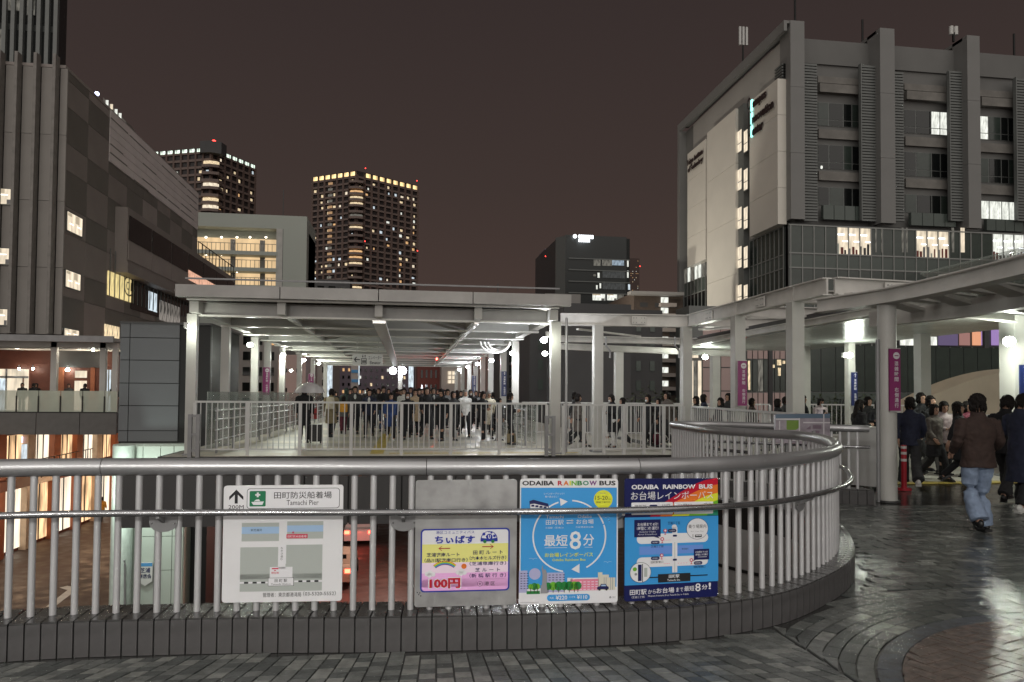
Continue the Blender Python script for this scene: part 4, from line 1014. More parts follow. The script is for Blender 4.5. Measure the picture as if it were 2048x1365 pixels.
far_block('brick_building', 'dark red brick building with white lower windows beyond the crowd', 'building', 105, 836, 640, 882, 14, w_red, 4, 6, .1, seed=11, by=820, fx=.4, lm=[L_dim, L_pale])
t = far_block('glazed_hall', 'pale building with a tall cream lit grid window right of the brick building', 'building', 100, 884, 640, 930, 14, w_beige, 1, 1, 0, seed=12, by=820, fx=.01, fz=.01)
x0, x1, z0, z1 = RB(99.9, 895, 742, 768, 911)
for i in range(2):
    for j in range(3): MB().box(x0+(x1-x0)*i/2+.05, x0+(x1-x0)*(i+1)/2-.05, 99.8, 99.95, z0+(z1-z0)*j/3+.06, z0+(z1-z0)*(j+1)/3-.06).build('window', L_warm2, t)
t = far_block('glass_office', 'dark gridded glass office with a column of warm lit windows right of the crowd', 'building', 70, 1012, 640, 1096, 14, w_dk, 7, 7, .0, seed=15, by=830, fx=.82, fz=.8)
for k, py in enumerate((705, 748, 790)):
    x0, x1, z0, z1 = RB(69.9, 1046, py-8, py+10, 1058); MB().box(x0, x1, 69.85, 69.93, z0, z1).build('window', L_warm, t)
for px, ty, by, w_, lb in ((660, 690, 800, 9, 'left'), (716, 700, 770, 6, 'middle'), (823, 640, 775, 9, 'right')):
    b = 95 if px != 660 else 80; x0, x1, z0, z1 = RB(b, px-w_/2, ty, by, px+w_/2)
    t = thing('neon_sign', 'tall white lit vertical sign, the %s one beyond the end of the footbridge' % lb, 'sign', (x0, b, z0)); MB().box(x0, x1, b, b+.3, z0, z1).build('light_box', L_cool, t); MB().box(x0+.1, x1-.1, b+.1, b+.25, GZ, z0).build('pole', m_brk, t)
x0, x1, z0, z1 = RB(88, 703, 690, 800, 716)
t = thing('striped_sign_tower', 'pale sign tower with two blue bands at the end of the footbridge', 'sign', (x0, 88, GZ)); MB().box(x0, x1, 88, 89, GZ, z1+1.5).build('body', w_beige, t)
for py in (743, 762): q = RB(87.9, 703, py-3, py+3, 716); MB().box(q[0], q[1], 87.9, 87.98, q[2], q[3]).build('blue_band', bpy.data.materials['sky_blue_print'], t)
# dark building and balcony block behind the right railing
far_block('dark_building', 'charcoal building with tall narrow windows right of the near canopy column', 'building', 60, 1060, 618, 1325, 14, w_dk, 9, 5, .03, seed=21, by=830, fx=.34, fz=.5, lm=[L_dim], dark=g_span)
t = far_block('balcony_block', 'brown apartment block with lit outdoor stair landings left of the campus building', 'building', 84, 1268, 586, 1366, 12, mat('brown_grey_wall', (.10, .075, .06), .7), 3, 8, 0, seed=22, by=830, fx=.5, fz=.3, dark=w_dk)
k = 0
for py in (601, 622, 712, 741, 768, 651, 680):
    q = RB(83.9, 1322, py-6, py+5, 1336); MB().box(q[0], q[1], 83.8, 83.94, q[2], q[3]).build('stair_landing', L_pale if py != 651 else L_dim, t)
    q = RB(83.8, 1318, py+6, py+13, 1350); MB().box(q[0], q[1], 83.2, 83.9, q[2], q[3]).build('balcony', w_beige, t)
MB().box(PB(1268, 590, 83)[0]-.5, PB(1366, 590, 83)[0], 82.6, 84, PB(1300, 590, 83)[2], PB(1300, 584, 83)[2]).build('roof_edge', w_grey, t)
far_block('low_roof_building', 'black low roofed building just above the corner canopy beam', 'building', 48, 1128, 608, 1262, 6, w_blk if False else w_dk, 6, 1, 0, seed=24, by=632, fx=.5, fz=.3)
# ---- gallery apartment ----
b = 110; x0, x1, z0, z1 = RB(b, 380, 424, 600, 613); ga = thing('gallery_apartments', 'white slab apartment house with three warmly lit open galleries', 'building', (x0, b, GZ))
m_gw = mat('pale_green_white_wall', (.40, .43, .39), .6, 0, .05, .1)
gx0, gx1, _, _ = RB(b, 380, 470, 570, 552)
zt1 = PB(500, 456, b)[2]
MB().box(gx1+.2, x1, b, b+10, GZ, z1).build('wall', m_gw, ga); MB().box(x0, gx1+.2, b, b+10, zt1, z1).build('wall', m_gw, ga); MB().box(x0, x1, b+2.2, b+10.1, GZ, zt1).build('wall', m_gw, ga)
MB().box(PB(552, 500, b)[0]+.1, PB(566, 500, b)[0], b-.02, b+.05, GZ, zt1).build('shadow_gap', w_dk, ga)
m_gal = mat('gallery_wall', (.6, .45, .25), .6)
fz = [PB(500, p, b)[2] for p in (472, 502, 536, 568)]
for k, (top, bot) in enumerate(((472, 502), (507, 535), (541, 570))):
    zt2, zb2 = PB(480, top, b)[2], PB(480, bot, b)[2]
    MB().box(x0, gx1+.2, b+2.0, b+2.15, zb2, zt2).build('gallery_wall', emi('gallery_glow', (1, .70, .38), .8, var=.15, vs=.3) if k == 0 else bpy.data.materials['gallery_glow'], ga)
    MB().box(x0, gx1+.2, b-.1, b+2.2, zb2-.55, zb2).build('gallery_floor', m_gw, ga)
    rl_ = MB().box(x0, gx1, b, b+.06, zb2+1.05, zb2+1.12).build('gallery_rail', m_mul, ga)
    for q in range(20): 
        xx = x0+(gx1-x0)*q/20; MB().box(xx, xx+.06, b, b+.05, zb2, zb2+1.05).build('bar', m_mul, rl_)
    for px in (466, 525):
        q = RB(b+1.9, px-5, top+11, bot, px+5); MB().box(q[0], q[1], b+1.85, b+1.95, zb2, zb2+2.0).build('door', w_grey, ga)
    for px in (412, 443, 474, 500, 532):
        q = PB(px, top+3, b+1.2); MB().ell(q, (.16, .16, .12), 8, 5).build('gallery_lamp', emi('gallery_lamp', (1, .9, .7), 8) if 'gallery_lamp' not in bpy.data.materials else bpy.data.materials['gallery_lamp'], ga)
MB().box(gx1+.0, gx1+.9, b-.05, b+2, GZ, zt1).build('pier', m_white, ga)
# ---- two residential towers ----
m_tw = mat('tower_frame', (.13, .088, .075), .7, 0, .1, .05); m_slab = mat('tower_slab', (.17, .125, .11), .7)
def tower(name, label, b, pxl, pxc, pxr, tyl, tyc, tyr, depthL, depthR, nf, nL, nR, seed, litp, crown, corner_px=None):
    rr = random.Random(seed)
    # two visible faces meeting at a chamfered corner pxc
    xl, zl = PB(pxl, tyl, b+depthL)[0], PB(pxc, tyc, b)[2]
    xc = PB(pxc, tyc, b)[0]; 
    br = b+depthR; xr = PB(pxr, tyr, br)[0]
    t = thing(name, label, 'building', (xc, b, GZ)); ztop = zl
    A = Vector((PB(pxl, tyl, b+depthL)[0], b+depthL)); B = Vector((xc, b)); D = Vector((xr, br))
    back = A+(D-B)+Vector((0, 16))
    MB().prism([tuple(A), tuple(B), tuple(D), tuple(back)], GZ, ztop-1.5).build('core', mat('tower_core', (.03, .024, .024), .4) if 'tower_core' not in bpy.data.materials else bpy.data.materials['tower_core'], t)
    zlow = 20; fh = (ztop-4-zlow)/nf
    slabs = MB(); cols = MB(); dark = MB()
    for (P, Q, n) in ((A, B, nL), (B, D, nR)):
        d = (Q-P); L = d.length; u = d/L; nn_ = Vector((u.y, -u.x))
        for j in range(nf+1):
            z = zlow+j*fh; slabs.beam((*(P+nn_*.25), z), (*(Q+nn_*.25), z), .55, fh*.32)
        for i in range(n+1):
            p = P+u*(L*i/n)+nn_*.3; cols.beam((*(p-u*.35), zlow), (*(p+u*.35), zlow), .6, ztop-zlow-3)
        for i in range(n):
            boost = 3.0 if (P is B and i in (n-3, n-1)) else 1
            for j in range(nf):
                if rr.random() < litp*boost:
                    w_ = rr.uniform(.15, .42)*L/n; s_ = L*(i+.5)/n+rr.uniform(-.15, .15)*L/n
                    a = P+u*(s_-w_/2)+nn_*.1; c = P+u*(s_+w_/2)+nn_*.1
                    MB().beam((*a, zlow+j*fh+fh*.4), (*c, zlow+j*fh+fh*.4), .1, fh*rr.uniform(.28, .45)).build('window', rr.choice([L_warm, L_warm, L_pale, L_warm2, L_org, L_cool]), t)
        if crown is not None:
            for i in range(n*1):
                if P is B and i == 0: continue
                s0 = L*(i+.2)/n; s1 = L*(i+.8)/n
                MB().beam((*(P+u*s0+nn_*.5), ztop-3.2), (*(P+u*s1+nn_*.5), ztop-3.2), .2, 1.3).build('crown_light', crown, t)
    slabs.build('floor_slabs', m_slab, t, kind='stuff'); cols.build('frame_columns', m_tw, t, kind='stuff')
    # chamfered corner bays
    return t, A, B, D, ztop, zlow, fh
t, A, B, D, zt2, zlow, fh = tower('residential_tower', 'tall residential tower with a glowing rim of lights round its roof in the centre', 255, 627, 714, 835, 350, 333, 358, 10, 15, 27, 7, 9, 31, .22, L_rim)
rr = random.Random(5)
bays = MB()
for j in range(27):
    z = zlow+j*fh; p = B+Vector((0, -1.2))
    bays.prism([(p.x-2.9, p.y+2.2), (p.x-2.3, p.y-.2), (p.x, p.y-.8), (p.x+2.3, p.y-.2), (p.x+2.9, p.y+2.2)], z, z+fh*.38)
    if rr.random() < .55: MB().prism([(p.x-2.2, p.y+1.0), (p.x-1.8, p.y-.0), (p.x, p.y-.5), (p.x+1.8, p.y-.0), (p.x+2.2, p.y+1.0)], z+fh*.42, z+fh*.72).build('window', rr.choice([L_warm, L_org, L_warm, L_dim, L_dim]), t)
    q = A+(B-A)*.42; u = (B-A).normalized()
    if j > 0: MB().beam((*(q-u*.9+Vector((-.2, -.5))), z+fh*.35), (*(q+u*.9+Vector((-.2, -.5))), z+fh*.35), .15, fh*.4).build('window', L_dim if rr.random() < .4 else emi('stair_dim_orange', (1, .6, .3), .42) if 'stair_dim_orange' not in bpy.data.materials else bpy.data.materials['stair_dim_orange'], t)
bays.build('balcony_slabs', m_slab, t, kind='stuff')
for px, py in ((731, 337), (834, 362), (835, 502), (730, 483), (1091, 513), (1280, 533)):
    bq = 250 if px < 900 else 149 if px < 1200 else 260
    p = PB(px, py, bq); MB().ell(p, (bq*.0007,)*3, 8, 6).build('beacon', L_red, smooth=True, label='tiny red aviation beacon at the '+{731: 'top of the centre tower roof gap', 834: 'upper right edge of the centre tower', 835: 'lower right edge of the centre tower', 730: 'middle height of the centre tower', 1091: 'left side of the dark office', 1280: 'right side of the dark office'}[px], cat='beacon', group='red aviation beacons on the distant buildings')
t, A, B, D, zt2, zlow, fh = tower('residential_tower', 'residential tower half hidden behind the mall roof with a dark rounded corner crown', 300, 292, 423, 510, 300, 287, 318, 11, 21, 26, 9, 7, 41, .16, L_rimw)
rr = random.Random(8); bays = MB()
for j in range(25):
    z = zlow+j*fh; p = B+Vector((0, -1))
    bays.prism([(p.x-4, p.y+3), (p.x-3.2, p.y-.2), (p.x, p.y-1.0), (p.x+3.2, p.y-.2), (p.x+4, p.y+3)], z, z+fh*.38)
    if j > 8 and rr.random() < .7 and j < 23 or j == 24: MB().prism([(p.x-3, p.y+1.4), (p.x-2.4, p.y-.0), (p.x, p.y-.7), (p.x+2.4, p.y-.0), (p.x+3, p.y+1.4)], z+fh*.40, z+fh*.85).build('window', L_warm if j == 24 else rr.choice([L_warm, L_warm2]), t)
bays.build('balcony_slabs', m_slab, t, kind='stuff')
MB().prism([(B.x-5, B.y+3), (B.x-4, B.y-1), (B.x, B.y-2.2), (B.x+4, B.y-1), (B.x+5, B.y+3)], zt2-4.2, zt2+.3).build('crown_block', w_dk, t)
p = PB(428, 282, 300); MB().ell(p, (.7, .7, .3), 8, 6).build('beacon', L_red, smooth=True, label='red beacon glow on top of the left residential tower', cat='beacon')
far_block('low_block', 'small dark rooftop block in front of the foot of the centre tower', 'building', 180, 628, 560, 700, 8, w_dk, 3, 4, 0, seed=51, by=700)
# ---- dark glass office ----
b = 150; x0, x1, z0, z1 = RB(b, 1131, 470, 612, 1262)
of = thing('dark_office', 'dark rounded glass office block with a glowing white rooftop sign', 'building', (x0, b, GZ))
m_of = mat('office_charcoal', (.022, .026, .026), .35, 0, .1, .1); m_ofs = mat('office_side', (.065, .062, .066), .5, 0, .08, .1)
MB().box(x0, x1-1, b, b+26, GZ, z1).build('core', m_of, of)
MB().prism([(x1-1.01, b), (x1-.3, b+.2), (x1, b+.9), (x1, b+26), (x1-1.01, b+26)], GZ, z1-.3).build('rounded_corner', m_of, of)
xs_ = PB(1112, 480, b+3)[0]
MB().prism([(x0-.01, b), (xs_, b+2.5), (xs_-.4, b+26), (x0-.01, b+26)], GZ, z1-.4).build('side_wall', m_ofs, of)
MB().prism([(x0-.01, b-.1), (x0+.0, b+.1), (xs_-.2, b+2.7), (xs_-.2, b+2.3)], GZ, z1-.2).build('corner_trim', m_mul, of)
for py in (516, 539, 562, 585): q = RB(b, 1137, py, py+2, 1261); MB().box(q[0], q[1]-.2, b-.25, b-.02, q[2], q[3]).build('ledge', m_mul, of)
for px0, ty, by, px1, m in ((1187, 518, 532, 1201, L_dim), (1204, 518, 532, 1224, L_dim), (1224, 519, 531, 1248, emi('blueish_dim', (.55, .7, .85), .45, var=.5)), (1205, 542, 556, 1250, emi('vdim', (.3, .32, .32), .12, var=.5)), (1195, 546, 556, 1199, L_pale), (1186, 549, 553, 1191, L_dim), (1254, 542, 556, 1257, L_pale), (1254, 522, 534, 1257, L_pale), (1205, 565, 579, 1250, bpy.data.materials['vdim']), (1192, 571, 579, 1195, L_pale), (1199, 567, 577, 1202, L_pale), (1256, 569, 580, 1260, L_cool), (1185, 587, 601, 1210, L_pale), (1214, 587, 601, 1234, L_pale), (1236, 588, 601, 1247, L_dim)):
    litwin_b(of, b-.02, px0, ty, by, px1, m, fr=m_of)
x0s, x1s, z0s, z1s = RB(b-.6, 1156, 470, 478, 1187); mb = MB(); L_sg = emi('sign_white_light', (.93, .96, 1), 3)
L_sg2 = emi('sign_text_light', (.93, .96, 1), 10)
text_on(mb, '●SANYO', (x0s-1.2, b-.7, z0s), (x1s-x0s+1.2, 0, 0), (0, 0, z1s-z0s), bold=.04) if False else None
text_on(mb, 'GROUP', (x0s, b-.7, z0s), (x1s-x0s, 0, 0), (0, 0, (z1s-z0s)), bold=.05) if False else None
def blur_row(px0, px1, ty, by, n):
    x0, x1, z0, z1 = RB(b-.7, px0, ty, by, px1); w = (x1-x0)/n
    for k in range(n): MB().box(x0+w*k+.05, x0+w*(k+1)-.05, b-.75, b-.6, z0, z1).build('sign_letter', L_sg, of)
p = PB(1150, 473, b-.7); MB().ell(p, (.42, .1, .42), 12, 8).build('sign_disc', L_sg, of, smooth=True)
blur_row(1157, 1187, 470, 477, 7); blur_row(1157, 1180, 479, 484, 6)
pl(*(Vector(PB(1168, 477, b-1.5))), 60, (.93, .96, 1), 'sign_glow_light', .4)
t = far_block('apartment_block', 'narrow apartment block with warm windows left of the dark office', 'building', 170, 1090, 498, 1112, 8, w_purp, 2, 9, .45, seed=61, by=612, lm=[L_warm, L_dim, L_pale, L_org])
t = far_block('distant_tower', 'slim distant tower with dotted lights right of the dark office', 'building', 270, 1252, 517, 1279, 12, mat('far_brown', (.07, .045, .04), .8), 7, 22, .30, seed=62, by=612, lm=[L_warm, L_org, L_pale], fx=.25, fz=.3, dark=None)
MB().box(PB(1088, 590, 100)[0], PB(1158, 590, 100)[0], 99, 101, GZ, PB(1120, 588, 99)[2]).build('annex', w_grey, label='low grey annex block at the foot of the dark office', cat='building')
for px, ty, b_, lb in ((996, 568, 80, 'short dark pole'), (567, 380, 130, 'faint thin mast')):
    p = PB(px, ty, b_); MB().box(p[0]-.06, p[0]+.06, b_, b_+.1, GZ, p[2]).build('mast', w_dk, label='%s standing on the skyline above the bridge roof' % lb, cat='mast')
# ================= campus building on the right =================
CAx, CB = 33.84, 62.0; ZR = 35.6
cp = thing('campus_building', 'large grey campus building with vertical fins and white side panels on the right', 'building', (45, 70, GZ))
m_cw = mat('campus_grey', (.155, .155, .150), .6, 0, .10, .25, .1, 6); m_cf = mat('campus_fin', (.21, .21, .205), .5, 0, .06, .3); m_cs = mat('campus_side_upper', (.36, .35, .33), .55, 0, .06, .3)
m_cp = mat('campus_white_panel', (.74, .71, .64), .5, 0, .05, .3); m_lv = mat('louvre_grey', (.17, .18, .175), .5, .1, .05); m_sp = mat('stained_spandrel', (.21, .20, .185), .7, 0, .3, .7)
zgl = PA(1577, 452, CAx)[2]   # top of glass band
MB().box(CAx+.3, 90, CB+1.5, 87.3, 17.3, 34.6).build('core', m_cw, cp)
MB().box(CAx+.3, 90, CB+.1, 87.3, GZ, 17.3).build('lower_core', m_grout, cp)
# side upper strip wall and roof frame
MB().box(CAx+.05, CAx+.3, CB+1.0, 84.5, 17.3, 34.4).build('side_wall', m_cs, cp)
MB().box(CAx-.55, CAx+.9, CB-.3, 88.2, ZR-.25, ZR).build('roof_frame', m_cf, cp); MB().box(CAx-.55, CAx-.25, CB-.3, 88.2, ZR-.95, ZR-.25).build('roof_frame', m_cf, cp)
MB().box(CAx-.55, CAx+.9, 87.5, 88.2, GZ, ZR-.95).build('end_pier', m_cf, cp)
# white panels
def wp(pxn, pxf, yt, yb, proud=.8):   # near px / far px, y at the near edge
    y0 = PA(pxn, yt, CAx-proud)[1]; y1 = PA(pxf, yt, CAx-proud)[1]; z1 = PA(pxn, yt, CAx-proud)[2]; z0 = PA(pxn, yb, CAx-proud)[2]
    n = 4; h = (z1-z0)/n
    for k in range(n): MB().box(CAx-proud, CAx+.04, y0, y1, z0+h*k+.015, z0+h*(k+1)-.015).build('white_panel', m_cp, cp)
    return y0, y1, z0, z1
pA = wp(1555, 1499, 157, 449); pB = wp(1471, 1414, 217, 660); pC = wp(1411, 1375, 278, 519)
# stair strip windows
y0 = PA(1497, 300, CAx)[1]; y1 = PA(1473, 300, CAx)[1]
MB().box(CAx-.5, CAx+.05, y0+.05, y1-.05, GZ, PA(1485, 217, CAx)[2]).build('stair_core', m_mul, cp)
for ty, by in ((256, 302), (334, 379), (411, 457), (490, 536), (567, 610)):
    for px0, px1, f in ((1475, 1485, .5), (1488, 1497, .5)):
        p = PA(px1, (ty+by)/2, CAx-f); q = PA(px0, (ty+by)/2, CAx-f); zt_ = PA(px1, ty, CAx-f)[2]; zb_ = PA(px1, by, CAx-f)[2]
        w_ = MB().box(CAx-f-.05, CAx-f-.005, p[1], q[1], zb_, zt_).build('window', m_mul, cp)
        MB().box(CAx-f-.07, CAx-f-.051, p[1]+.1, q[1]-.1, zb_+(zt_-zb_)*.42, zt_-.1).build('pane', L_warm2, w_); MB().box(CAx-f-.07, CAx-f-.051, p[1]+.1, q[1]-.1, zb_+.1, zb_+(zt_-zb_)*.38).build('pane', L_warm2, w_)
# side louvre
yl0, yl1 = PA(1571, 200, CAx)[1], PA(1556, 200, CAx)[1]
z = 17.3; lv = MB()
while z < 31.9: lv.box(CAx-.35, CAx+.04, yl0, yl1, z, z+.13); z += .27
lv.build('louvre', m_lv, cp, kind='stuff'); MB().box(CAx-.2, CAx+.05, yl0, yl1, 17.3, 32).build('louvre_back', m_blk, cp)
# assumed floodlights washing the white side panels (unseen, on poles set back for an even wash)
for y, e_ in ((66, 1.0), (75, 1.15), (84, .8)):
    t = thing('assumed_facade_uplight', 'small assumed uplight washing the white campus side panels, %s one' % {66: 'nearest', 75: 'middle', 84: 'farthest'}[y], 'lamp', (CAx-18, y, 6.5), 'assumed facade uplights of the campus building')
    MB().box(CAx-18.15, CAx-17.85, y-.15, y+.15, 6.3, 6.5).build('housing', m_brk, t); MB().box(CAx-18.05, CAx-17.95, y-.05, y+.05, GZ, 6.3).build('pole', m_brk, t)
    ld = bpy.data.lights.new('uplight', 'SPOT'); ld.energy = e_*5200; ld.spot_size = math.radians(110); ld.spot_blend = 1; ld.color = (1, .93, .80); ld.shadow_soft_size = .2
    lo = bpy.data.objects.new('uplight', ld); C.objects.link(lo); lo.parent = t; lo.location = (0, 0, .2); lo.rotation_euler = Vector((.72, 0, .70)).to_track_quat('-Z', 'Y').to_euler()
# lettering on the white panels
def letter_a(txt, px0, px1, py_base0, h, m, a, bold=.02, thick=.12, nm='lettering'):
    p = PA(px0, py_base0, a); y1 = PA(px1, py_base0-20, a)[1]
    mb = MB(); text_on(mb, txt, (a-thick, p[1], p[2]), (0, y1-p[1], 0), (0, 0, h), thick=thick*.5, bold=bold); return mb.build(nm, m, cp, kind='stuff')
m_let = mat('dark_letter', (.035, .02, .02), .5); L_teal = emi('teal_back_light', (.35, 1, .9), 2.2)
aa = CAx-.8
for ini, rest, px_i, px_s, px_e, pb_i, pb_s in (('C', 'ampus', 1498, 1508, 1535, 224, 222), ('I', 'nnovation', 1500, 1507, 1550, 250, 249), ('C', 'enter', 1498, 1507, 1529, 277, 274)):
    letter_a(ini, px_i, 1503 if ini == 'C' else 1502, pb_i, 1.25, m_let, aa); letter_a(rest, px_s, px_e, pb_s, .85, m_let, aa, bold=.04)
y0 = PA(1506, 230, aa)[1]; y1 = PA(1503, 230, aa)[1]
for py in (208, 234, 260): 
    q = PA(1505, py+14, aa); MB().box(aa-.1, aa-.01, y0, y1, q[2], q[2]+1.1).build('teal_light', L_teal, cp)
letter_a('Tokyo Institute', 1376, 1408, 337, .85, m_let, aa, bold=.03); letter_a('of Technology', 1378, 1408, 350, .85, m_let, aa, bold=.03)
# side glass under the panels
m_mul2 = mat('mullion_pale', (.27, .28, .27), .45, .1, .04)
def glassgrid_a(px0, px1, n, zs, mats_, a):
    y0 = PA(px0, 500, a)[1]; y1 = PA(px1, 500, a)[1]
    if y0 > y1: y0, y1 = y1, y0
    w = (y1-y0)/n
    for k in range(n):
        for (c, d), mm_ in zip(zip(zs, zs[1:]), mats_): MB().box(a-.03, a+.1, y0+w*k+.05, y0+w*(k+1)-.05, c+.04, d-.04).build('pane', mm_[k % len(mm_)] if isinstance(mm_, list) else mm_, cp)
    MB().box(a+.1, a+.14, y0, y1, zs[0], zs[-1]).build('frame', m_mul, cp)
    for k in range(n+1): MB().box(a-.10, a-.03, y0+w*k-.045, y0+w*k+.045, zs[0], zs[-1]).build('mullion', m_mul2, cp)
    for z_ in zs[1:]: MB().box(a-.09, a-.03, y0, y1, z_-.05, z_+.05).build('transom', m_mul2, cp)
zl = [3.3, 6.2, 10.2, 12.6, 13.9, 17.35]
za = [PA(1577, p, CAx)[2] for p in (660, 590, 545, 508)]
zsL = [GZ+6, PA(1568, 565, CAx)[2]-.01, PA(1568, 540, CAx)[2], PA(1568, 508, CAx)[2], PA(1566, 455, CAx)[2]]
glassgrid_a(1568, 1500, 8, [-1, 6, 11.2, PA(1568, 537, CAx)[2], PA(1568, 510, CAx)[2], PA(1566, 454, CAx)[2]], [g_green, g_green, g_green, g_span, g_green], CAx)
glassgrid_a(1412, 1369, 6, [-1, 6, PA(1412, 580, CAx)[2], PA(1412, 552, CAx)[2], PA(1412, 520, CAx)[2]], [g_dark, g_dark, g_span, [L_dim, L_pale, L_pale, L_dim, L_pale, L_dim]], CAx)
# front: fins with roof returns
fins = [(1577, 1605, 440), (1756, 1785, 448), (1930, 1955, 458), (2096, 2120, 466)]
fxw = []
for k, (a, b, by) in enumerate(fins):
    x0 = PB(a, 300, CB)[0]; x1 = PB(b, 300, CB)[0]; zb = PB(a, by, CB)[2]; fxw.append((x0, x1))
    zc = [zb, zb+6, zb+12, ZR]
    for c, d in zip(zc, zc[1:]): MB().box(x0, x1, CB-.4, CB+.2, c+.012, d-.012).build('fin', m_cf, cp)
    MB().box(x0, x0+.25, CB+.2, CB+1.5, zb, ZR).build('fin_side', m_cf, cp)
    MB().box(x0, x1, CB+.2, CB+4.5, ZR-.3, ZR).build('roof_return', m_cf, cp)
# bays
def lz(px, py, b): return PB(px, py, b)[2]
bb_ = CB+1.5
bays_ = [(1605, 1635, 1635, 1720, 1720, 1755), (1785, 1808, 1808, 1897, 1897, 1930), (1955, 1957, 1957, 2030, 2030, 2096)]
slope = .085
for k, (l0, l1, w0, w1, r0, r1) in enumerate(bays_):
    off_ = (w0-1635)*slope
    for a, b in ((l0, l1), (r0, r1)):
        if b-a < 8: continue
        x0 = PB(a, 300, CB+.3)[0]; x1 = PB(b, 300, CB+.3)[0]; lv = MB(); z = PB(a, 440, CB)[2]; z1 = lz(a, 126+off_, CB)
        MB().box(x0, x1, CB+.42, CB+.5, z, z1).build('louvre_back', m_dark, cp)
        while z < z1: lv.box(x0, x1, CB+.30, CB+.42, z, z+.18); z += .27
        lv.build('louvre', m_lv, cp, kind='stuff')
        MB().box(x0-.03, x0+.06, CB+.05, CB+.42, PB(a, 440, CB)[2], z1).build('louvre_frame', m_lv, cp)
    x0 = PB(w0, 300, bb_)[0]; x1 = PB(w1, 300, bb_)[0]
    # spandrels
    for (ty, by), dd in (((152, 165), .2), ((166, 183), .55), ((258, 276), .3), ((342, 360), .3)):
        MB().box(x0-.05, x1+.05, bb_-dd, bb_+.02, lz(w0, by+off_, bb_-dd), lz(w0, ty+off_, bb_-dd)).build('spandrel', m_sp, cp)
    for r_, (ty, by) in enumerate(((205, 252), (289, 338), (374, 411))):
        z1, z0 = lz(w0, ty+off_, bb_), lz(w0, by+off_, bb_)
        ws = [x0, x0+(x1-x0)*.26, x0+(x1-x0)*.60, x0+(x1-x0)*.8, x1]
        fr_ = MB().box(x0, x1, bb_-.05, bb_-.005, z0, z1).build('window', m_mul, cp)
        for i, (a, b) in enumerate(zip(ws, ws[1:])):
            mm_ = g_dark if (i+r_+k) % 3 else g_green
            if k == 1 and r_ == 0 and i >= 2: mm_ = L_pale
            if k == 2 and r_ == 0 and i == 0: mm_ = L_pale
            if k == 2 and r_ == 2: mm_ = L_pale if i < 4 else g_dark
            zm = z0+(z1-z0)*.27
            MB().box(a+.06, b-.06, bb_-.08, bb_-.051, zm+.04, z1-.05).build('pane', mm_, fr_)
            if r_ < 2: MB().box(a+.06, b-.06, bb_-.08, bb_-.051, z0+.05, zm-.04).build('pane', mm_, fr_)
            else: MB().box(a+.06, b-.06, bb_-.08, bb_-.051, z0+.05, zm+.035).build('pane', mm_, fr_)
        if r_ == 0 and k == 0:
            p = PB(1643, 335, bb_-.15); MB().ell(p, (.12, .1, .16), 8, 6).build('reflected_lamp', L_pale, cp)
    # lower panels under the windows
    n = 4
    for i in range(n):
        a = x0+(x1-x0)*i/n; b = x0+(x1-x0)*(i+1)/n; MB().box(a+.03, b-.03, bb_-.9, bb_-.5, lz(w0, 443+off_*.8, bb_), lz(w0, 415+off_, bb_)).build('panel', g_span, cp)
MB().box(CAx+.4, 90, CB+1.3, CB+1.5, lz(1620, 128, CB+1.4), 34.9).build('parapet_wall', m_cw, cp)
# curtain wall band with lit rooms
x = PB(1580, 480, CB)[0]; dx = (PB(1700, 480, CB)[0]-PB(1608, 480, CB)[0])/4
rowsz = [(17.25, 14.15), (14.1, 12.6), (12.55, 9.6), (9.55, 6.6), (6.55, 3.6), (3.5, .6), (.5, -3)]
zA = [lz(1600, p, CB) for p in (451, 507, 509, 536, 538, 600)]
rowsz[0] = (zA[0], zA[1]); rowsz[1] = (zA[2], zA[3]); rowsz[2] = (zA[4], 9.6)
MB().box(CAx, 90, CB-.02, CB+.1, GZ, zA[0]+.1).build('curtain_frame', m_mul, cp)
cxs = []
for k in range(26):
    a = CAx+.15+k*dx; b = a+dx
    pxm = 1577+(k+.5)*23
    for r_, (zt_, zb_) in enumerate(rowsz):
        mm_ = g_span if r_ == 1 else g_green
        if r_ == 0:
            for lo_, hi_ in ((1672, 1745), (1822, 1888), (1985, 2100)):
                if lo_ <= pxm <= hi_: mm_ = None
            if k in (6 if False else 99,): mm_ = L_dim
        if mm_ is None:
            # lit room: box with ceiling lights and furniture seen through the opening
            room = MB().box(a+.04, b-.04, CB-.04, CB-.021, zb_+.05, zt_-.05).build('lit_pane', L_warm2 if pxm < 1950 else L_pale, cp)
            MB().box(a+dx*.1, b-dx*.35, CB-.055, CB-.041, zt_-.75, zt_-.62).build('ceiling_light', m_lens_s if 'm_lens_s' in globals() else L_sg, room)
            MB().box(a+dx*.5, b-dx*.05, CB-.055, CB-.041, zt_-1.35, zt_-1.25).build('ceiling_light', L_sg, room)
            for q in range(3):
                h = R.uniform(.3, 1.0); xx = a+dx*(.05+.3*q); MB().box(xx, xx+dx*R.uniform(.12, .25), CB-.055, CB-.041, zb_+.06, zb_+.06+h).build('furniture', R.choice([m_brk, m_dark, w_red, m_lt]), room)
        else: MB().box(a+.04, b-.04, CB-.04, CB-.021, zb_+.04, zt_-.04).build('pane', mm_, cp)
for k in range(27): MB().box(CAx+.15+k*dx-.045, CAx+.15+k*dx+.045, CB-.12, CB-.041, -3, zA[0]).build('mullion', m_mul2, cp)
for z_ in (zA[0], zA[1], zA[3]+.0, 9.6, 6.6): MB().box(CAx, 90, CB-.11, CB-.041, z_-.06, z_+.06).build('transom', m_mul2, cp)
for px, w_ in ((1750, 3), (1762, 2), (1803, 4), (1812, 3), (1903, 5), (1921, 8)):
    q = RB(CB-.06, px, 456, 505, px+w_); MB().box(q[0], q[1], CB-.08, CB-.06, q[2], q[3]).build('curtain_light', L_dim if px != 1921 else L_warm2, cp)
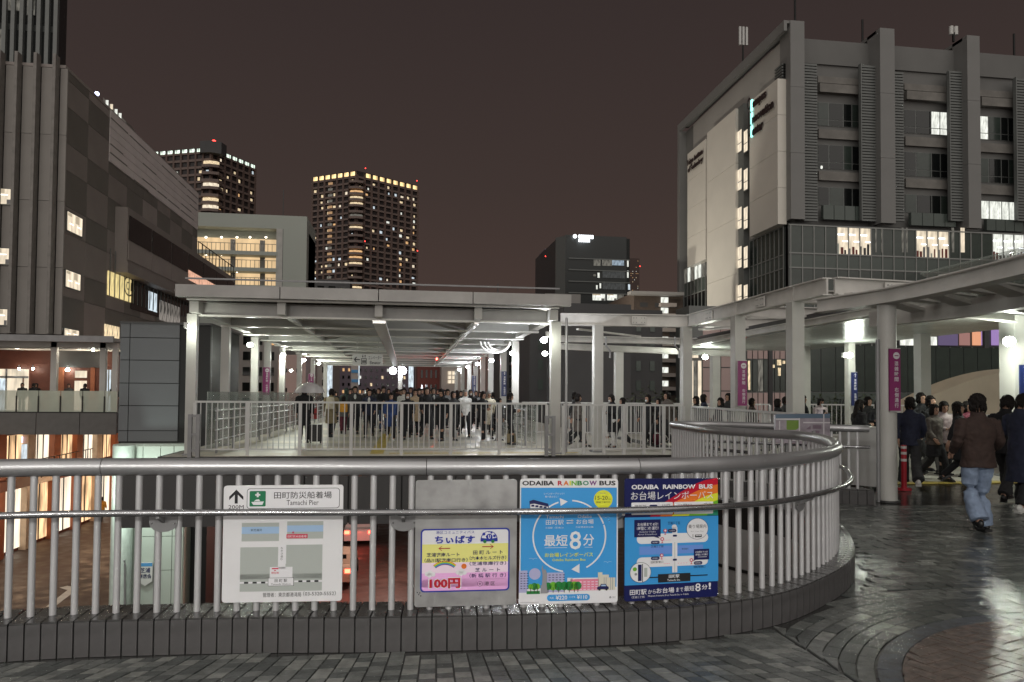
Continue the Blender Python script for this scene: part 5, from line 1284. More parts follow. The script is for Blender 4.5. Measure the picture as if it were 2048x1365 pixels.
# people-level glow wall below: pink panels, warm windows (seen between columns)
def onb(b, px0, ty, by, px1, m, nm): x0, x1, z0, z1 = RB(b, px0, ty, by, px1); MB().box(x0, x1, b-.06, b, z0, z1).build(nm, m, cp)
yb = 60
pk = thing('entrance_wing', 'pink panelled entrance wing with tall lit windows behind the corner columns', 'building', (24, 58, GZ))
def onp(b, px0, ty, by, px1, m, nm, d=.08): x0, x1, z0, z1 = RB(b, px0, ty, by, px1); MB().box(x0, x1, b-d, b, z0, z1).build(nm, m, pk)
x0, x1, _, z1 = RB(58, 1378, 660, 850, 1618); MB().box(x0, x1, 58, 61, GZ, z1+2).build('wall', m_mul, pk)
for a, b in ((1405, 1440), (1441, 1475)):
    for c, d in ((655, 735), (736, 782), (783, 850)): onp(57.95, a+.6, c+.6, d-.6, b-.6, w_pink, 'panel')
for k in range(3): onp(57.95, 1380+k*8, 722, 860, 1386+k*8, L_warm2 if k != 1 else L_dim, 'window')
onp(57.9, 1380, 707, 716, 1396, L_warm2, 'window')
for k in range(11):
    onp(57.95, 1494+k*11, 700, 718, 1503+k*11, w_pink, 'panel'); onp(57.95, 1494+k*11, 720, 783, 1503+k*11, g_green if k not in (2,) else L_dim, 'window'); onp(57.95, 1494+k*11, 786, 850, 1503+k*11, w_pink, 'panel')
for px0, ty, by, px1 in ((1554, 720, 731, 1562), (1556, 736, 752, 1561), (1544, 730, 736, 1549), (1496, 722, 780, 1500), (1565, 722, 728, 1570)): onp(57.86, px0, ty, by, px1, L_warm, 'lit_pane', d=.03)
x = PB(1542, 800, 45)[0]; MB().box(x-.13, x+.13, 45, 45.2, GZ, PB(1542, 690, 45)[2]).build('pole', w_dk, label='black pole in front of the entrance wing windows', cat='pole')
x = PB(1975, 800, 40)[0]; MB().box(x-.14, x+.14, 40, 40.2, GZ, PB(1975, 640, 40)[2]).build('pole', w_dk, label='black pole against the violet lit panels at right', cat='pole')
# violet / orange lit strip far right
vt = thing('lit_frieze', 'strip of violet, orange and white lit panels under the right canopy', 'display', (35, 50, 4))
for px0, px1, ty, m in ((1800, 1834, 676, L_pale), (1858, 1872, 674, L_pale), (1876, 1914, 668, emi('violet_dim', (.30, .22, .45), .35)), (1918, 1938, 666, emi('pink_dim', (.8, .4, .35), .4)), (1944, 1960, 664, emi('orange_lit', (1, .45, .25), .8)), (1962, 1972, 662, emi('violet_lit', (.55, .35, .8), .6)), (1982, 1998, 660, bpy.data.materials['violet_lit'])):
    x0, x1, z0, z1 = RB(50, px0, ty, 691, px1); MB().box(x0, x1, 49.9, 50, z0, z1).build('lit_panel', m, vt)
x0, x1, z0, z1 = RB(50.2, 1795, 655, 692, 2010); MB().box(x0, x1, 50.05, 50.3, z0, z1).build('backing', w_dk, vt)
# glass screen wall behind the shrubs
gw = thing('glass_screen', 'tall dark green glass screen wall behind the walkers on the right', 'wall', (25, 36, 0))
x0, x1, z0, z1 = RB(36, 1612, 690, 800, 2010); n = 14
for k in range(n):
    a = x0+(x1-x0)*k/n; b = x0+(x1-x0)*(k+1)/n; MB().box(a+.03, b-.03, 36, 36.05, 1.9, z1).build('pane', g_green, gw)
    MB().box(a+.03, b-.03, 36, 36.05, -.4, 1.84).build('pane', g_span, gw)
MB().box(x0, x1, 36.06, 36.15, -.5, z1).build('frame', m_mul, gw)
pl(*PB(1643, 765, 33), 2, (.9, .95, 1), 'reflection_light') if False else None
# rooftop antennas
def antenna(px, ty, by, b, lab, panels=True):
    p0 = PB(px, by, b); p1 = PB(px, ty, b); t = thing('antenna', lab, 'antenna', p0)
    MB().cyl(p0[0], b, p0[2]-2, p1[2], .10, 8).build('mast', m_blk, t)
    if panels:
        for dx_ in (-.38, .0, .38): MB().box(p0[0]+dx_-.12, p0[0]+dx_+.12, b-.15, b+.05, p1[2]-2.0, p1[2]).build('aerial_panel', m_lampb, t)
        MB().box(p0[0]-.45, p0[0]+.45, b-.03, b+.03, p1[2]-1.6, p1[2]-1.5).build('crossbar', m_blk, t)
antenna(1486, 55, 125, 75, 'mobile antenna cluster with three pale panels on the campus roof edge')
antenna(1590, -30, 45, 63, 'thin lightning rod on the front corner of the campus roof', False)
antenna(1725, 40, 72, 66, 'short dark red roof mast between the first two fins', False)
t = thing('roof_floodlight', 'pale twin horn floodlight on the campus roof near the third fin', 'lamp', PB(1907, 78, 64))
for dx_ in (-.25, .25): p = PB(1907, 62, 64); MB().cyl(p[0]+dx_, 64, p[2]-.4, p[2]+.4, .2, 10).build('horn', m_sign, t, smooth=True)
p = PB(1907, 72, 64); MB().box(p[0]-.08, p[0]+.08, 63.9, 64.1, p[2]-.6, p[2]+.3).build('stem', m_blk, t)
antenna(2028, 68, 92, 66, 'small cross shaped aerial on the campus roof at the right edge', False)
# shrubs against the glass screen
lf = mat('shrub_leaf', (.045, .06, .03), .5, 0, .4, 5)
def shrub(cx, cy, w, h, lab, n=260, z0=0.0, seed=1):
    rr = random.Random(seed); t = thing('shrub', lab, 'shrub', (cx, cy, z0)); mb = MB()
    for k in range(n):
        a = rr.uniform(0, 2*math.pi); u = rr.random()**.5; x = cx+w*u*math.cos(a); y = cy+.5*u*math.sin(a); zm = h*(1-.5*u*u)*rr.uniform(.2, 1.08)+z0
        s = rr.uniform(.06, .13); t1 = Vector((rr.gauss(0, 1), rr.gauss(0, 1), rr.gauss(0, .6))).normalized()*s; t2 = t1.cross(Vector((rr.gauss(0, 1), rr.gauss(0, 1), 1))).normalized()*s*.45; c = Vector((x, y, zm))
        mb.add([c-t1, c+t2, c+t1, c-t2], [(0, 1, 2, 3)])
    mb.build('foliage', lf, t, kind='stuff')
    for k in range(4): MB().tube([(cx+rr.uniform(-w, w)*.4, cy, z0), (cx+rr.uniform(-w, w)*.8, cy, z0+h*.8)], .03, 5).build('stem', m_blk, t)
for k, (px, w_, h_, lb) in enumerate(((1640, 1.1, 1.75, 'dark leafy shrub left of the slim back column'), (1682, .9, 1.9, 'dark leafy shrub between slim back column and blue banner'), (1735, 1.2, 1.85, 'dark leafy shrub right of the blue banner'), (1770, .8, 1.6, 'dark leafy shrub half behind the round foreground column'))):
    shrub(PB(px, 790, 34.5)[0], 34.5, w_, h_, lb, seed=k)
shrub(PB(1300, 790, 40)[0], 40, 2.2, 2.0, 'dark rounded shrub behind the walkers right of centre', 420, seed=9); 
# vehicles on the street below
def car(x, y, rz, lab, col, taxi=False, big=False):
    t = thing('parked_car' if not big else 'truck', lab, 'car' if not big else 'truck', (x, y, GZ)); 
    Lc, Wc = (4.4, 1.75) if not big else (6.5, 2.1)
    body = MB(); prof = [(-.5, .3), (-.5, .85), (-.47, .95), (-.36, 1.0), (-.27, 1.42), (.08, 1.45), (.24, 1.0), (.46, .88), (.5, .7), (.5, .3)] if not big else [(-.5, .5), (-.5, 2.6), (.18, 2.6), (.18, 2.0), (.42, 2.0), (.5, 1.3), (.5, .5)]
    vs = [(s_*Wc/2*(1 if z < 1.1 or big else .82), q*Lc, z) for s_ in (-1, 1) for q, z in prof]; n = len(prof)
    ca, sa = math.cos(rz), math.sin(rz)
    def W3(p): return (x+p[0]*ca-p[1]*sa, y+p[0]*sa+p[1]*ca, GZ+p[2])
    body.add([W3(p) for p in vs], [tuple(range(n)), tuple(range(n, 2*n))[::-1]]+[(k, n+k, n+(k+1) % n, (k+1) % n)[::-1] for k in range(n)]); body.build('body', col, t)
    if not big:
        for s_ in (-1, 1): MB().add([W3((s_*Wc/2*.84, q*Lc, z)) for q, z in ((-.33, 1.02), (-.25, 1.36), (.06, 1.38), (.2, 1.02))], [(0, 1, 2, 3)]).build('side_window', g_dark, t)
    MB().add([W3((p[0], p[1], p[2])) for p in ((-.6, -Lc*.345, 1.04), (.6, -Lc*.345, 1.04), (.55, -Lc*.285, 1.38), (-.55, -Lc*.285, 1.38))] if not big else [W3(p) for p in ((-.8, -Lc*.502, .9), (.8, -Lc*.502, .9), (.8, -Lc*.502, 2.4), (-.8, -Lc*.502, 2.4))], [(0, 1, 2, 3)]).build('rear_window' if not big else 'rear_door', g_dark if not big else m_sign, t)
    for s_ in (-1, 1):
        c = [W3((s_*Wc/2*.8+dx, -Lc/2-.03, z)) for dx, z in ((-.14, .72), (.14, .72), (.14, .9), (-.14, .9))]+[W3((s_*Wc/2*.8+dx, -Lc/2+.02, z)) for dx, z in ((-.14, .72), (.14, .72), (.14, .9), (-.14, .9))]
        MB().hexa([c[0], c[1], c[5], c[4], c[3], c[2], c[6], c[7]]).build('tail_light', L_tail, t)
        for q in (-.3, .3):
            w_ = MB(); 
            pts_ = [W3((s_*Wc/2*.98+dd, q*Lc+.32*math.cos(a), .32+.32*math.sin(a))) for dd in (-.1, .1) for a in [2*math.pi*k/14 for k in range(14)]]
            w_.add(pts_, [tuple(range(14)), tuple(range(14, 28))[::-1]]+[(k, 14+k, 14+(k+1) % 14, (k+1) % 14)[::-1] for k in range(14)]); w_.build('wheel', m_blk, t)
    q = W3((0, -Lc/2-1.0, .8)); pl(*q, 25, (1, .12, .08), 'brake_glow', .2)
L_tail = emi('tail_light', (1, .06, .03), 14)
car_w = mat('car_white', (.6, .6, .6), .2, 0, 0); car_d = mat('car_dark', (.03, .03, .035), .2)
car(PB(718, 1050, 45.3)[0], 47.5, 0, 'white car with red brake lights on the street below, beside the pier map sign', car_w)
car(PB(704, 1165, 35.5)[0]-.9, 37.7, .0, 'pale car with a glowing orange tail lamp on the street below', mat('car_cream', (.35, .32, .25), .3, 0, 0))
car(PB(395, 1100, 38)[0], 38, .0, 'dark car under the footbridge left of the pier map sign', car_d)
pl(PB(695, 1150, 33)[0], 32.6, GZ+1.0, 30, (1, .35, .1), 'brake_glow', .2)
pl(PB(775, 1100, 36)[0], 37, -3.6, 900, (1, .55, .45), 'under_bridge_fill', .4); pl(-13, 30, -2.2, 60, (1, .8, .65), 'under_bridge_fill', .4)  # unseen fill lights, the first added to turn the pavement pinkish
# traffic arrow glow behind the right railing
q = PB(1580, 1110, 14); MB().hexa([(q[0]-.12, 14, q[2]-.35), (q[0]+.12, 14, q[2]-.35), (q[0]+.12, 14.1, q[2]-.35), (q[0]-.12, 14.1, q[2]-.35), (q[0]-.04, 14, q[2]+.3), (q[0]+.02, 14, q[2]+.3), (q[0]+.02, 14.1, q[2]+.3), (q[0]-.04, 14.1, q[2]+.3)]).build('red_lamp', emi('red_lamp', (1, .12, .12), 2.5), label='small red lit marker seen through the balusters at right', cat='lamp')
# ================= the four boards on the railing =================
def pmat(n, r, g, b, rough=.35):
    nm = 'print_'+n
    if nm in bpy.data.materials: return bpy.data.materials[nm]
    return mat(nm, srgb(r, g, b), rough, 0, 0)
INK = dict(white=pmat('white', 232, 232, 236), black=pmat('black', 22, 22, 28), green=pmat('green', 20, 120, 80), grey=pmat('grey', 178, 184, 180), lblue=pmat('light_blue', 165, 195, 228),
    red=pmat('red', 205, 30, 70), navy=pmat('navy', 16, 24, 84), blue=pmat('blue', 30, 50, 160), sky=pmat('sky', 62, 156, 224), yel=pmat('yellow', 235, 232, 140), yel2=pmat('vivid_yellow', 222, 226, 60),
    pink=pmat('pink', 240, 180, 232), lpink=pmat('pale_pink', 244, 222, 240), orange=pmat('orange', 228, 120, 45), dred=pmat('dark_red', 190, 20, 50), lgreen=pmat('leaf_green', 110, 180, 50), dgreen=pmat('tree_green', 30, 130, 60),
    rose=pmat('rose', 230, 135, 160), lil=pmat('lilac', 178, 178, 215), stone=pmat('stone', 150, 150, 155), cream=pmat('cream', 215, 212, 196), peri=pmat('periwinkle', 110, 150, 225), brown=pmat('trunk', 60, 40, 30), arch=pmat('arrow_red', 170, 40, 50), purple=pmat('purple', 120, 50, 130), teal=pmat('teal', 40, 140, 110), asph=pmat('near_black', 34, 36, 40))
BAL_I = [i for i in range(K) if CUR[i].y < 6.4]
def at_px(px, off_=.028, z=.7):
    best = min(BAL_I[1:-1], key=lambda i: abs(px_of(off(i, off_))-px))
    for i in (best-1, best):
        a, b = off(i, off_), off(i+1, off_); pa_, pb_ = px_of(a), px_of(b)
        if pa_ <= px <= pb_: return a+(b-a)*((px-pa_)/(pb_-pa_))
    return off(best, off_)
class Board:
    def __init__(s, name, label, cat, corners, base, thick=.012, fwd=.034, push=0):
        (xl, yt), (xr, yt2), (xr2, yb2), (xl2, yb) = corners
        a = at_px(xl, fwd); b = at_px(xr, fwd); n_ = (b-a).normalized(); n_ = Vector((n_.y, -n_.x))*push; a = a+n_; b = b+n_
        ta = PB(xl, yt, a.y); s.P = Vector((a.x, a.y, ta[2])); 
        bl = PB(xl2, yb, a.y); s.h = ta[2]-bl[2]
        s.U = Vector((b.x-a.x, b.y-a.y, PB(xr, yt2, b.y)[2]-ta[2])); s.w = s.U.length
        s.V = Vector((0, 0, -s.h)); s.N = Vector((s.U.y, -s.U.x, 0)).normalized()
        s.x0, s.y0, s.dx, s.dy = xl, yt, float(xr-xl), float(yb-yt)
        s.t = thing(name, label, cat, s.P+s.V)
        r_ = .018; prof = []
        for cx, cy, a0 in ((r_, r_, math.pi), (s.w-r_, r_, 1.5*math.pi), (s.w-r_, s.h-r_, 0), (r_, s.h-r_, .5*math.pi)):
            for k in range(4):
                an = a0+k*math.pi/6; prof.append((cx+r_*math.cos(an), cy+r_*math.sin(an)))
        u = s.U/s.w; f = [s.P+u*p+Vector((0, 0, -1))*q for p, q in prof]; n = len(f)
        mb = MB(); mb.add(f+[q-s.N*thick for q in f], [tuple(range(n)), tuple(range(n, 2*n))[::-1]]+[(k, n+k, n+(k+1) % n, (k+1) % n)[::-1] for k in range(n)])
        mb.build('board', base, s.t); s.L = {}
        s.mats = list(INK.values()); s.ix = {k: i for i, k in enumerate(INK)}; s.art = MB(); s.let = MB(); s.lay = 1
    def q(s, x, y, l=None):
        l = s.lay if l is None else l
        return s.P+s.U*((x-s.x0)/s.dx)+s.V*((y-s.y0)/s.dy)+s.N*(.0006*l)
    def poly(s, pts, c, l=None):
        v = [s.q(x, y, l) for x, y in pts]
        ar = sum(pts[i][0]*pts[(i+1) % len(pts)][1]-pts[(i+1) % len(pts)][0]*pts[i][1] for i in range(len(pts)))
        if ar > 0: v = v[::-1]
        s.art.add(v, [tuple(range(len(v)))], s.ix[c]); return s
    def rect(s, x0, y0, x1, y1, c, l=None): return s.poly([(x0, y0), (x1, y0), (x1, y1), (x0, y1)], c, l)
    def rrect(s, x0, y0, x1, y1, r, c, l=None):
        pts = []
        for cx, cy, a0 in ((x0+r, y0+r, math.pi), (x1-r, y0+r, 1.5*math.pi), (x1-r, y1-r, 0), (x0+r, y1-r, .5*math.pi)):
            for k in range(5): a = a0+k*math.pi/8; pts.append((cx+r*math.cos(a), cy+r*math.sin(a)))
        return s.poly(pts, c, l)
    def circ(s, x, y, r, c, l=None, ry=None, n=22): return s.poly([(x+r*math.cos(2*math.pi*k/n), y+(ry or r)*math.sin(2*math.pi*k/n)) for k in range(n)], c, l)
    def arc(s, x, y, r0, r1, a0, a1, c, l=None, n=24):
        for k in range(n):
            a, b = a0+(a1-a0)*k/n, a0+(a1-a0)*(k+1)/n
            s.poly([(x+r0*math.cos(a), y-r0*math.sin(a)), (x+r1*math.cos(a), y-r1*math.sin(a)), (x+r1*math.cos(b), y-r1*math.sin(b)), (x+r0*math.cos(b), y-r0*math.sin(b))], c, l)
    def txt(s, x0, y0, x1, y1, t, c, bold=.0, l=None, res=2):
        p = s.q(x0, y1, l); text_on(s.let, t, p, s.q(x1, y1, l)-p, s.q(x0, y0, l)-p, s.ix[c], bold=bold, res=res); return s
    def done(s):
        for mb, nm in ((s.art, 'printed_graphics'), (s.let, 'lettering')):
            if not mb.v: continue
            used = sorted(set(mb.m)); mb.m = [used.index(i) for i in mb.m]; mb.build(nm, [s.mats[i] for i in used], s.t, kind='stuff')
m_alu = mat('scuffed_aluminium', (.36, .36, .36), .42, .5, .18, 7, .1, 30, .1); m_brd = mat('white_board', (.80, .80, .82), .3, 0, .03)
# 1 : pier sign
B1 = Board('pier_map_sign', 'white sign board with green ship emblem, arrow and grey street map', 'sign', ((452, 972), (690, 970), (690, 1200), (447, 1206)), m_brd)
B = B1
B.poly([(477, 980), (491, 994), (491, 1001), (480, 990), (480, 1008), (474, 1008), (474, 990), (463, 1001), (463, 994)], 'black'); B.txt(462, 1011, 492, 1019, '200M', 'black')
B.rrect(498, 978, 683, 1019, 6, 'black', 1).rrect(499, 979, 682, 1018, 5.4, 'white', 2)
B.rrect(503.5, 983, 535.5, 1014, 2, 'green', 3).rect(517.6, 986, 521.6, 995.5, 'white', 4).rect(514.6, 989, 524.6, 992.5, 'white', 4)
B.poly([(507, 1005), (532, 1004), (529, 1011), (511, 1011)], 'white', 4).poly([(512, 1004), (516, 1000.5), (522, 999.5), (525, 1003.5)], 'white', 4).rect(514, 1003.6, 524, 1004.2, 'green', 5)
B.txt(552, 985, 667, 999, '田町防災船着場', 'black', .004, 3); B.txt(577, 1002, 641, 1012, 'Tamachi Pier', 'black', 0, 3)
for r_ in ((489, 1047, 563, 1084), (579, 1045, 651, 1080), (487, 1096, 562, 1160), (578, 1092, 650, 1160), (487, 1150, 650, 1184.5), (562, 1130, 578, 1160)): B.rect(*r_, 'grey', 1)
B.rect(489, 1055, 563, 1069, 'lblue', 2); B.rect(579, 1053, 651, 1066, 'lblue', 2)
B.rect(562, 1092, 577, 1140, 'white', 2); B.rect(546, 1136, 591, 1160, 'white', 2)
B.txt(507, 1059, 529, 1064, '新芝運河', 'black', 0, 3, 1)
B.rect(578, 1070.5, 620, 1079, 'red', 3); B.txt(580, 1072.3, 618, 1077.5, '田町防災船着場', 'white', 0, 4, 1)
st_ = [(591+(3.2 if k % 2 == 0 else 1.3)*math.sin(k*math.pi/5), 1067-(3.2 if k % 2 == 0 else 1.3)*math.cos(k*math.pi/5)) for k in range(10)]; B.poly(st_, 'red', 4)
for k, ch in enumerate('なぎさ通り'): B.txt(567, 1096+k*5.6, 571.5, 1100.5+k*5.6, ch, 'black', 0, 3, 1)
B.rect(550, 1138, 563, 1140.4, 'red', 3).poly([(556.5, 1141.5), (559.5, 1144), (553.5, 1144)], 'red', 3); B.txt(549, 1145.5, 564, 1150, '現在地', 'red', .01, 3, 1)
for k in range(11): B.rect(487+k*5.2*1.62, 1165, 487+k*5.2*1.62+8.4, 1168.5, 'black' if k in (1, 3, 5) else 'white', 3) if k < 7 else None
for k in range(7): B.rect(595+k*8, 1163.5, 603+k*8, 1167, 'black' if k in (1, 3, 5) else 'white', 3)
B.rect(543, 1157.5, 594, 1174, 'black', 4).rect(543.7, 1158.2, 593.3, 1173.3, 'white', 5); B.txt(556, 1160, 581, 1166.5, '田 町 駅', 'black', .005, 6); B.txt(549, 1168.4, 588, 1171.8, 'Tamachi Station', 'black', 0, 6, 1)
B.txt(533, 1187, 609, 1196, '管理者：東京都港湾局', 'black', 0, 2); B.txt(613, 1185.5, 678, 1195, '（03-5320-5552）', 'black', 0, 2)
B.done()
# 2 : grey metal board with community bus sticker
B = Board('community_bus_sign', 'scuffed grey metal board with a pastel 100 yen community bus sticker', 'sign', ((834, 961), (1036, 959), (1036, 1210), (830, 1215)), m_alu, fwd=.036)
B.rrect(845, 1059, 1022, 1186, 8, 'blue', 1)
B.rrect(848, 1062, 1019, 1183, 6, 'white', 2)
B.rect(848, 1090, 1019, 1117, 'yel', 3).rect(848, 1117, 1019, 1133, 'yel', 3).rect(848, 1127, 1019, 1150, 'lpink', 4).rect(848, 1148, 1019, 1176, 'pink', 5); B.rrect(848, 1160, 1019, 1183, 6, 'pink', 5)
B.txt(875, 1063.5, 951, 1069.5, '港区コミュニティバス', 'blue', 0, 6); B.txt(873, 1073, 952, 1089, 'ちぃばす', 'blue', .035, 6)
# little round bus
B.arc(980.5, 1082, 0, 17, 0, math.pi, 'blue', 6, 14); B.rect(963.5, 1081.9, 997.5, 1086, 'blue', 6)
B.arc(980.5, 1081, 0, 15, .15, math.pi-.15, 'white', 7, 14)
for x, y, r_ in ((970, 1071, 3), (985, 1068, 2.2), (991, 1075, 2.8), (976, 1076, 2.2), (980, 1066.5, 1.4)): B.circ(x, y, r_, 'blue', 8)
B.circ(981, 1077, 6.5, 'blue', 8); B.txt(978.6, 1073, 983.6, 1080.5, 'U', 'white', .05, 9)
for x in (972, 988): B.circ(x, 1086, 3.3, 'dgreen', 9)
for x0, x1 in ((880, 903), (990, 967)):
    sgn_ = 1 if x1 > x0 else -1; y = 1098.5 if sgn_ > 0 else 1096.5
    B.poly([(x0, y), (x0+sgn_*7, y-5), (x0+sgn_*7, y-3.5), (x0+sgn_*3, y-.9), (x1, y-.9), (x1, y+.9), (x0+sgn_*3, y+.9), (x0+sgn_*7, y+3.5), (x0+sgn_*7, y+5)], 'arch', 6)
for r_ in ((857, 1107, 922, 1115, '芝浦港南ルート'), (853, 1118, 938, 1126, '（品川駅港南口行き）'), (949, 1104, 1008, 1112, '田 町 ル ー ト'), (942, 1115, 1015, 1123, '（六本木ヒルズ行き）'), (942, 1126, 1015, 1134, '（芝浦車庫行き）'), (953, 1139, 1003, 1147, '芝 ル ー ト'), (942, 1150, 1015, 1158.5, '（新 橋 駅 行 き）')):
    B.txt(*r_[:5], 'navy', .012, 7)
B.txt(861, 1156.5, 926, 1180.5, '100円', 'white', .07, 6); B.txt(863, 1158, 924, 1179, '100円', 'dred', .045, 7)
for k, c in enumerate(('orange', 'yel2', 'lgreen', 'sky', 'purple')): B.arc(893, 1150, 24-k*1.6, 25.6-k*1.6, .55, math.pi-.55, c, 6, 14) if False else B.arc(893, 1158, 33-k*1.6, 34.6-k*1.6, .85, math.pi-.85, c, 6, 14)
for x, y in ((858, 1149), (864, 1146), (870, 1150), (863, 1152), (919, 1147), (926, 1144), (932, 1148), (925, 1150)): B.circ(x, y, 4.5, 'white', 7)
B.circ(931, 1135, 5.2, 'orange', 7)
B.circ(963, 1171, 5.2, 'black', 6).circ(963, 1171, 4.4, 'pink', 7).rect(960, 1170.4, 966, 1171.6, 'black', 8).rect(962.3, 1168, 963.7, 1174, 'black', 8); B.txt(972, 1166.5, 993, 1174.5, '港 区', 'black', 0, 7)
B.txt(833, 1182, 844, 1187, '⌒', 'black', 0, 1, 1) if False else B.arc(839, 1187, 4.6, 5.2, .6, math.pi+.3, 'stone', 1, 12)
for x, y in ((838, 1184), (841, 1188), (845, 1191), (843, 1185)): B.poly([(x, y), (x+3, y+1), (x+1.5, y+4)], 'black', 1)
B.done()
# 3 : light-blue rainbow bus poster
B = Board('bus_poster', 'sky blue bus poster with white circle arrows, number 8 and city skyline along its foot', 'poster', ((1042, 958), (1237, 958), (1237, 1205), (1041, 1210)), m_brd, fwd=.036)
B.rect(1044, 976, 1234.5, 1178, 'sky', 1)
B.txt(1046, 962, 1109, 971.5, 'ODAIBA', 'asph', .035, 2)
xx = 1116
for ch, c, w_ in (('R', 'dred', 10), ('A', 'orange', 11), ('I', 'yel2', 3), ('N', 'lgreen', 10.5), ('B', 'dgreen', 10), ('O', 'teal', 12), ('W', 'purple', 15)): B.txt(xx, 962, xx+w_, 971.5, ch, c, .035, 2); xx += w_+1.1
B.txt(1199, 962, 1232, 971.5, 'BUS', 'asph', .035, 2)
B.circ(1207, 1000, 19, 'yel2', 2); B.txt(1201, 985, 1212, 988, '約', 'asph', 0, 3, 1) if False else None
B.txt(1202, 986, 1210, 989, '約60便', 'stone', 0, 3, 1) if False else B.txt(1201, 986, 1212, 989, '日中', 'stone', 0, 3, 1)
B.txt(1191, 993, 1216, 1001, '15-20', 'asph', 0, 3); B.txt(1217, 998, 1222, 1001.5, '分', 'asph', 0, 3, 1); B.txt(1193, 1004, 1221, 1007.5, '間隔で運行中', 'asph', 0, 3, 1)
for a0, a1 in ((math.radians(20), math.radians(86)), (math.radians(100+160), math.radians(100+30)), (math.radians(-62), math.radians(18))): B.arc(1140, 1074, 70.5, 73.5, a0, a1, 'white', 3, 18) if True else None
B.arc(1140, 1074, 70.5, 73.5, math.radians(108), math.radians(132), 'white', 3, 6)
B.poly([(1120, 997), (1136, 1004), (1122, 1013)], 'white', 4); B.poly([(1144, 1141), (1160, 1130), (1160, 1149)], 'white', 4)
# dark coach above the rail
B.poly([(1060, 1003), (1068, 1000), (1097, 1008), (1099, 1018), (1062, 1018)], 'navy', 5).poly([(1062, 1009), (1070, 1008), (1096, 1014), (1098, 1018), (1062, 1018)], 'white', 6)
for k in range(4): B.rect(1064+k*8, 1010+k*1.2, 1070+k*8, 1014+k*1.2, 'navy', 7)
B.txt(1089, 986, 1129, 990, 'レインボーブリッジ！', 'white', 0, 4, 1); B.txt(1091, 992, 1117, 996, '乗り換えなし！', 'white', 0, 4, 1)
B.txt(1093, 1032, 1128, 1038, 'Tamachi', 'white', 0, 4); B.txt(1156, 1031, 1184, 1037.5, 'Odaiba', 'white', 0, 4)
B.txt(1093, 1041, 1128, 1051, '田町駅', 'white', .004, 4); B.txt(1153, 1040, 1188, 1050, 'お台場', 'white', .004, 4)
for y, s_ in ((1042.5, 1), (1047.5, -1)): B.rect(1134, y-.7, 1147, y+.7, 'white', 4); e_ = 1148 if s_ > 0 else 1133; B.poly([(e_, y), (e_-s_*4, y-2.4), (e_-s_*4, y+2.4)], 'white', 4)
B.txt(1092, 1055, 1128, 1058.5, '三田駅（芝浦口）', 'white', 0, 4, 1); B.txt(1152, 1054, 1187, 1057.5, 'お台場海浜公園', 'white', 0, 4, 1)
B.txt(1090, 1071, 1136, 1094, '最短', 'white', .012, 4); B.txt(1140, 1064, 1163, 1101, '8', 'white', .01, 4); B.txt(1167, 1070, 1189, 1094, '分', 'white', .01, 4)
B.rect(1091, 1096.5, 1135, 1097.3, 'white', 4).rect(1170, 1096.5, 1186, 1097.3, 'white', 4)
B.txt(1091, 1107, 1187, 1116, 'お台場レインボーバス', 'yel2', .015, 4); B.txt(1106, 1119, 1172, 1124, 'Odaiba Rainbow Bus', 'yel2', .01, 4)
for x, y in ((1064, 1123), (1208, 1041), (1212, 1132)): B.arc(x, y, 5.2, 6, .5, 2.2, 'lblue', 3, 6); B.arc(x+9, y, 5.2, 6, .9, 2.6, 'lblue', 3, 6)
# skyline
B.rect(1041, 1178, 1236, 1208, 'white', 2)
B.circ(1072, 1149, 11.5, 'lil', 2); B.rect(1041, 1142, 1057.5, 1186, 'lil', 3).rect(1096, 1147, 1130, 1186, 'lil', 3).rect(1136, 1158, 1146, 1180, 'white', 3).rect(1142, 1161, 1199, 1184, 'rose', 3).rect(1144, 1158.5, 1199, 1161, 'white', 3)
B.rect(1197, 1148, 1206, 1184, 'cream', 3).rect(1206, 1153, 1219, 1184, 'cream', 3).rect(1219, 1159, 1232, 1184, 'cream', 3)
for x in range(1044, 1057, 6):
    for y in range(1147, 1180, 5): B.rect(x, y, x+3.6, y+1.4, 'navy', 4)
for x in range(1099, 1128, 7):
    for y in range(1151, 1166, 5): B.rect(x, y, x+4, y+1.4, 'navy', 4)
for x in range(1160, 1197, 8):
    for y in range(1166, 1182, 5): B.rect(x, y, x+5, y+1.6, 'lpink', 4)
for x in (1209, 1213, 1222, 1226): B.rect(x, 1158, x+1, 1184, 'stone', 4)
for x, r_, c in ((1064, 5, 'lgreen'), (1071, 6.5, 'dgreen'), (1077, 5.5, 'lgreen'), (1098, 7, 'dgreen'), (1108, 8, 'lgreen'), (1119, 8.5, 'dgreen'), (1130, 8, 'dgreen'), (1140, 8.5, 'dgreen'), (1150, 8, 'lgreen'), (1157, 7.5, 'dgreen')):
    B.circ(x, 1174, r_, c, 5, ry=r_*1.1); B.rect(x-.6, 1176, x+.6, 1187, 'brown', 6)
B.rect(1056, 1183, 1082, 1189, 'dgreen', 4)
